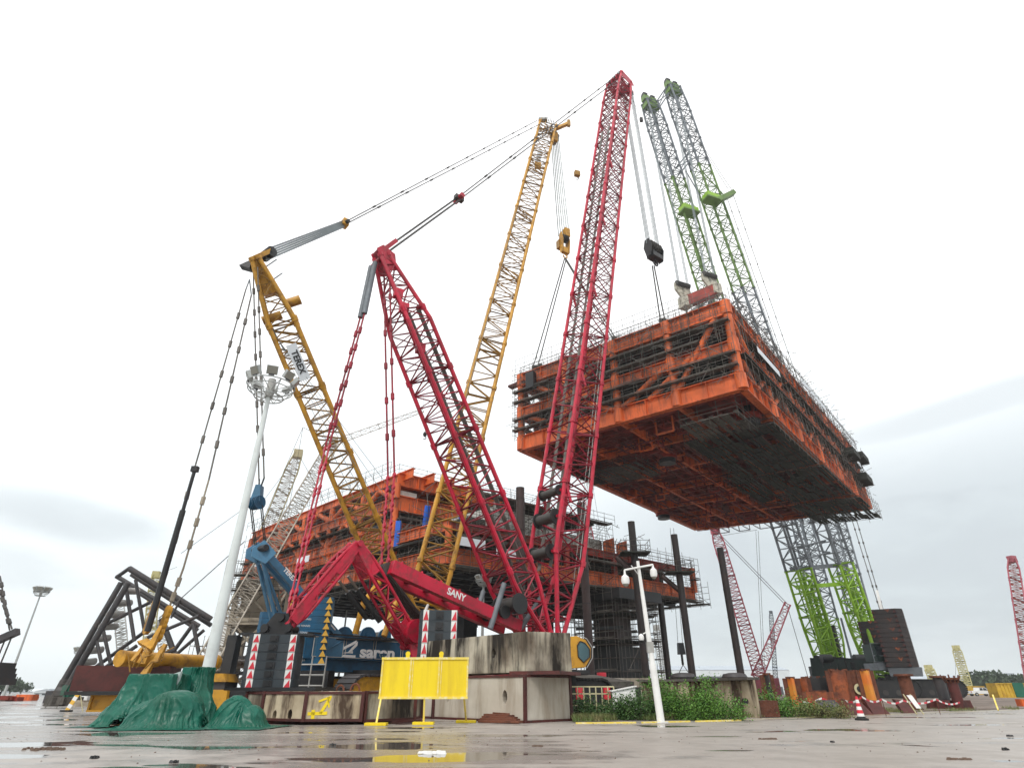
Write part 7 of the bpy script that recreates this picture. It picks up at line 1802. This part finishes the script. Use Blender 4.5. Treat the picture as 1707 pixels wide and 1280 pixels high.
shed('tall pale block tower on the far right horizon', 1683, 1697, 1122, 600, 15, 'shed2', 'shed2', name='tower_block')
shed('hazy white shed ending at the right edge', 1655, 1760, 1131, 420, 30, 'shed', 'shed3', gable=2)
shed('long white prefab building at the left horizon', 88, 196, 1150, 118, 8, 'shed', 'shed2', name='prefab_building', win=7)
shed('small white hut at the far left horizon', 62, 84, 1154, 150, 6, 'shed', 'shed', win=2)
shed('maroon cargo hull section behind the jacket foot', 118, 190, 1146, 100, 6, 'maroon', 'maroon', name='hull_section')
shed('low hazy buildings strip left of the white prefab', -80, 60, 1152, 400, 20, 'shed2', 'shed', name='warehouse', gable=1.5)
# containers
def container(label, u0, u1, vt, Y, m, door=None):
    x0, x1 = P(u0, 1150, Y).x, P(u1, 1150, Y).x; zt = P(u0, vt, Y).z; root = thing('cargo_container', label, 'container', ((x0+x1)/2, Y, 0))
    n = max(6, int((x1-x0)/.6)); mb = MB().box(((x0+x1)/2, Y+1.3, zt/2), x1-x0, 2.4, zt)
    mb.build('body', m, root, smooth=False); mb = MB()
    for i in range(n): mb.box((x0+(x1-x0)*(i+.5)/n, Y+.06, zt/2), (x1-x0)/n*.5, .12, zt-.3)
    mb.build('corrugation', m, root, smooth=False)
    for x in (x0, x1): MB().box((x, Y, zt/2), .2, .2, zt).build('corner_post', m, root, smooth=False)
    for z in (.1, zt-.08): MB().box(((x0+x1)/2, Y, z), x1-x0, .18, .16).build('rail', m, root, smooth=False)
    if door: x = P(door, 1150, Y).x; MB().box((x, Y-.1, 1.3), 1.9, .15, 2.3).build('opening', 'dkgreen', root, smooth=False)
container('yellow corrugated cargo container at the right edge with a dark green opening', 1663, 1722, 1138, 118, 'contyel', 1699)
container('low yellow container behind the white pickup', 1620, 1642, 1143, 200, 'contyel')
def truck(label, u, vb, L, m, dark=False):
    p = PG(u, vb); x, y = p.x, p.y; root = thing('pickup_truck', label, 'pickup truck', (x, y, 0)); h = 1.8*L/5.3; k = L/5.3
    prof = [(-2.65, .5), (2.6, .5), (2.65, .95), (1.6, 1.12), (.75, 1.78), (-.75, 1.8), (-.95, 1.15), (-2.65, 1.12)]
    MB().prism([V((x+a*k, y-.9*k, b*k)) for a, b in prof], (0, 1.8*k, 0)).build('body', m, root, smooth=False)
    for pts in ([(.15, 1.2), (1.25, 1.2), (.68, 1.68), (.15, 1.7)], [(-.7, 1.2), (.02, 1.2), (.02, 1.7), (-.6, 1.7)]): MB().prism([V((x+a*k, y-.92*k, b*k)) for a, b in pts], (0, .05, 0)).build('window', 'glassbl', root, smooth=False)
    for a in (-1.65, 1.65):
        for s in (-.85, .85):
            o = MB().tube((x+a*k, y+(s-.1)*k, .4*k), (x+a*k, y+(s+.1)*k, .4*k), .4*k, 18).build('wheel', 'rubber', root); MB().tube((x+a*k, y+(s-.12)*k, .4*k), (x+a*k, y+(s+.12)*k, .4*k), .2*k, 12).build('rim', 'greylt', o)
    MB().box((x+2.6*k, y-.6*k, .85*k), .08, .35*k, .18*k).build('headlight', 'lamp', root, smooth=False); MB().box((x-2.64*k, y-.7*k, .9*k), .06, .2*k, .25*k).build('tail_light', 'redwarn', root, smooth=False)
truck('white double-cab pickup parked on the right near the yellow container', 1637, 1160, 5.3, 'carw')
truck('dark pickup parked at the left in front of the white prefab building', 60+112, 1171, 5.0, 'black')
truck('second dark pickup with a raised load at the left, closer to the jacket foot', 148, 1170, 5.0, 'black')
# left clutter: mesh fence panel, sawhorse, junk
def misc():
    p = P(88, 1172, 52); root = thing('mesh_fence_panel', 'leaning galvanised mesh panel in the western yard', 'fence panel', (p.x, 52, 0)); mb = MB()
    x0, x1 = P(78, 1170, 52).x, P(97, 1170, 52).x; zt = 2.0*1.0
    for i in range(13): x = x0+(x1-x0)*i/12; mb.tube((x, 52, .05), (x+.3, 52.3, zt), .012, 3)
    for i in range(9): z = zt*i/8; mb.tube((x0+.3*z/zt, 52+.3*z/zt, z), (x1+.3*z/zt, 52+.3*z/zt, z), .012, 3)
    mb.build('mesh', 'scaf', root, smooth=False, kind='stuff')
    for x in (x0, x1): MB().tube((x, 52, 0), (x+.3, 52.3, zt), .03, 6).build('post', 'scaf', root)
    p = PG(110, 1186); root = thing('striped_barricade', 'small yellow and white striped barricade board leaning in the western yard', 'barricade', p)
    d = V((.35, .1, 1.0)); 
    for i in range(6): a = p+d*(i/6)*1.3; b = p+d*((i+1)/6)*1.3; MB().beam(a, b, .04, .28, V((1, 0, 0))).build('stripe', 'white' if i % 2 else 'yelwarn', root, smooth=False)
    MB().beam(p+d*1.2, p+V((.9, .3, 0)), .05, .05).build('leg', 'contyelp', root, smooth=False); MB().box(p+V((0, 0, .06)), .6, .4, .1).build('foot', 'black', root, smooth=False)
    r = random.Random(6)
    labs = ['orange scrap bin at the left horizon', 'low orange skip at the far left edge', 'stacked pallets beside the jacket foot', 'green cabinet beside the jacket foot', 'white boxes near the maroon hull section', 'bundle of pale timber near the yellow tray']
    for i, (u, v, Y, w_, h, m) in enumerate(((25, 1172, 90, 5, .8, 'orange'), (2, 1172, 85, 4, .7, 'oxide'), (101, 1176, 60, 1.8, .9, 'plank'), (114, 1165, 62, 1.1, 2.1, 'dkgreen'), (135, 1168, 66, 2.4, .9, 'white'), (142, 1172, 58, 2.2, .5, 'beige'))):
        p = P(u, v, Y); mb = MB()
        for k in range(5): mb.box((p.x+r.uniform(-.5, .5)*w_, Y+r.uniform(-.5, .5), h*r.uniform(.25, .5)), w_*r.uniform(.3, .6), 1, h*r.uniform(.5, 1), r.uniform(-.3, .3))
        o = mb.build('yard_goods', m, smooth=False); tag(o, labs[i], 'yard goods'); o['kind'] = 'stuff'
    # yellow post at right
    a, b = P(1664, 1183, 40), P(1655, 1158, 41); tag(MB().beam(a, b, .08, .08).build('marker_post', 'hoardfr', smooth=False), 'thin leaning yellow post on the right verge', 'post')
    p = PG(1704, 1178); tag(MB().box((p.x+.6, p.y, .3), 1.6, .6, .6, .1).build('water_barrier', 'orange', smooth=False), 'orange barrier block cut by the right edge', 'barrier')
misc()
# trees on the horizons
def tree(label, u, Y, h, r, seed):
    rng = random.Random(seed); x = P(u, 1150, Y).x; root = thing('tree', label, 'tree', (x, Y, 0), 'trees on the horizon')
    MB().tube((x, Y, 0), (x, Y, h*.6), r*.06, 7, r*.03).build('trunk', 'twig', root); mb = MB()
    for i in range(700):
        a = rng.uniform(0, 6.3); k = rng.random()**.5; z = rng.uniform(.25, 1); rr = r*k*sqrt(max(0, 1-(z*1.3-.75)**2)); p = V((x+cos(a)*rr, Y+sin(a)*rr, h*z)); d = V((rng.uniform(-1, 1), rng.uniform(-1, 1), rng.uniform(-1, 1))).normalized(); s = d.cross(V((.3, .5, .8))).normalized(); l = r*.14
        mb.add([p, p+d*l+s*l*.5, p+d*l*1.8, p+d*l-s*l*.5], [(0, 1, 2, 3)])
    mb.build('crown', 'leafhz', root, smooth=False, kind='stuff')
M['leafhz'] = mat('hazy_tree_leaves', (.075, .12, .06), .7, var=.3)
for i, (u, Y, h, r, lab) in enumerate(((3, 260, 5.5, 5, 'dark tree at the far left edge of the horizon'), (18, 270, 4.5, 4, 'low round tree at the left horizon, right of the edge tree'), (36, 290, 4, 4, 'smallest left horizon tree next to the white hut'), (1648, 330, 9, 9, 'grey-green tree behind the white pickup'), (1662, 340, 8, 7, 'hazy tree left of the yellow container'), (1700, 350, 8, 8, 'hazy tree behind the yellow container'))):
    tree(lab, u, Y, h, r, i)
# air
hb_ = MB().box((0, 560, 119), 1900, 1160, 244)
hm = bpy.data.materials.new('haze_air'); hm.use_nodes = True; hn = hm.node_tree; hn.nodes.clear()
ho = hn.nodes.new('ShaderNodeOutputMaterial'); hv = hn.nodes.new('ShaderNodeVolumePrincipled'); hv.inputs['Color'].default_value = (.92, .95, .97, 1); hv.inputs['Density'].default_value = .00028; hv.inputs['Anisotropy'].default_value = .2
hn.links.new(hv.outputs[0], ho.inputs['Volume']); M['haze'] = hm
USE_HAZE = True
if USE_HAZE: hb_.build('haze', 'haze', smooth=False, kind='stuff')
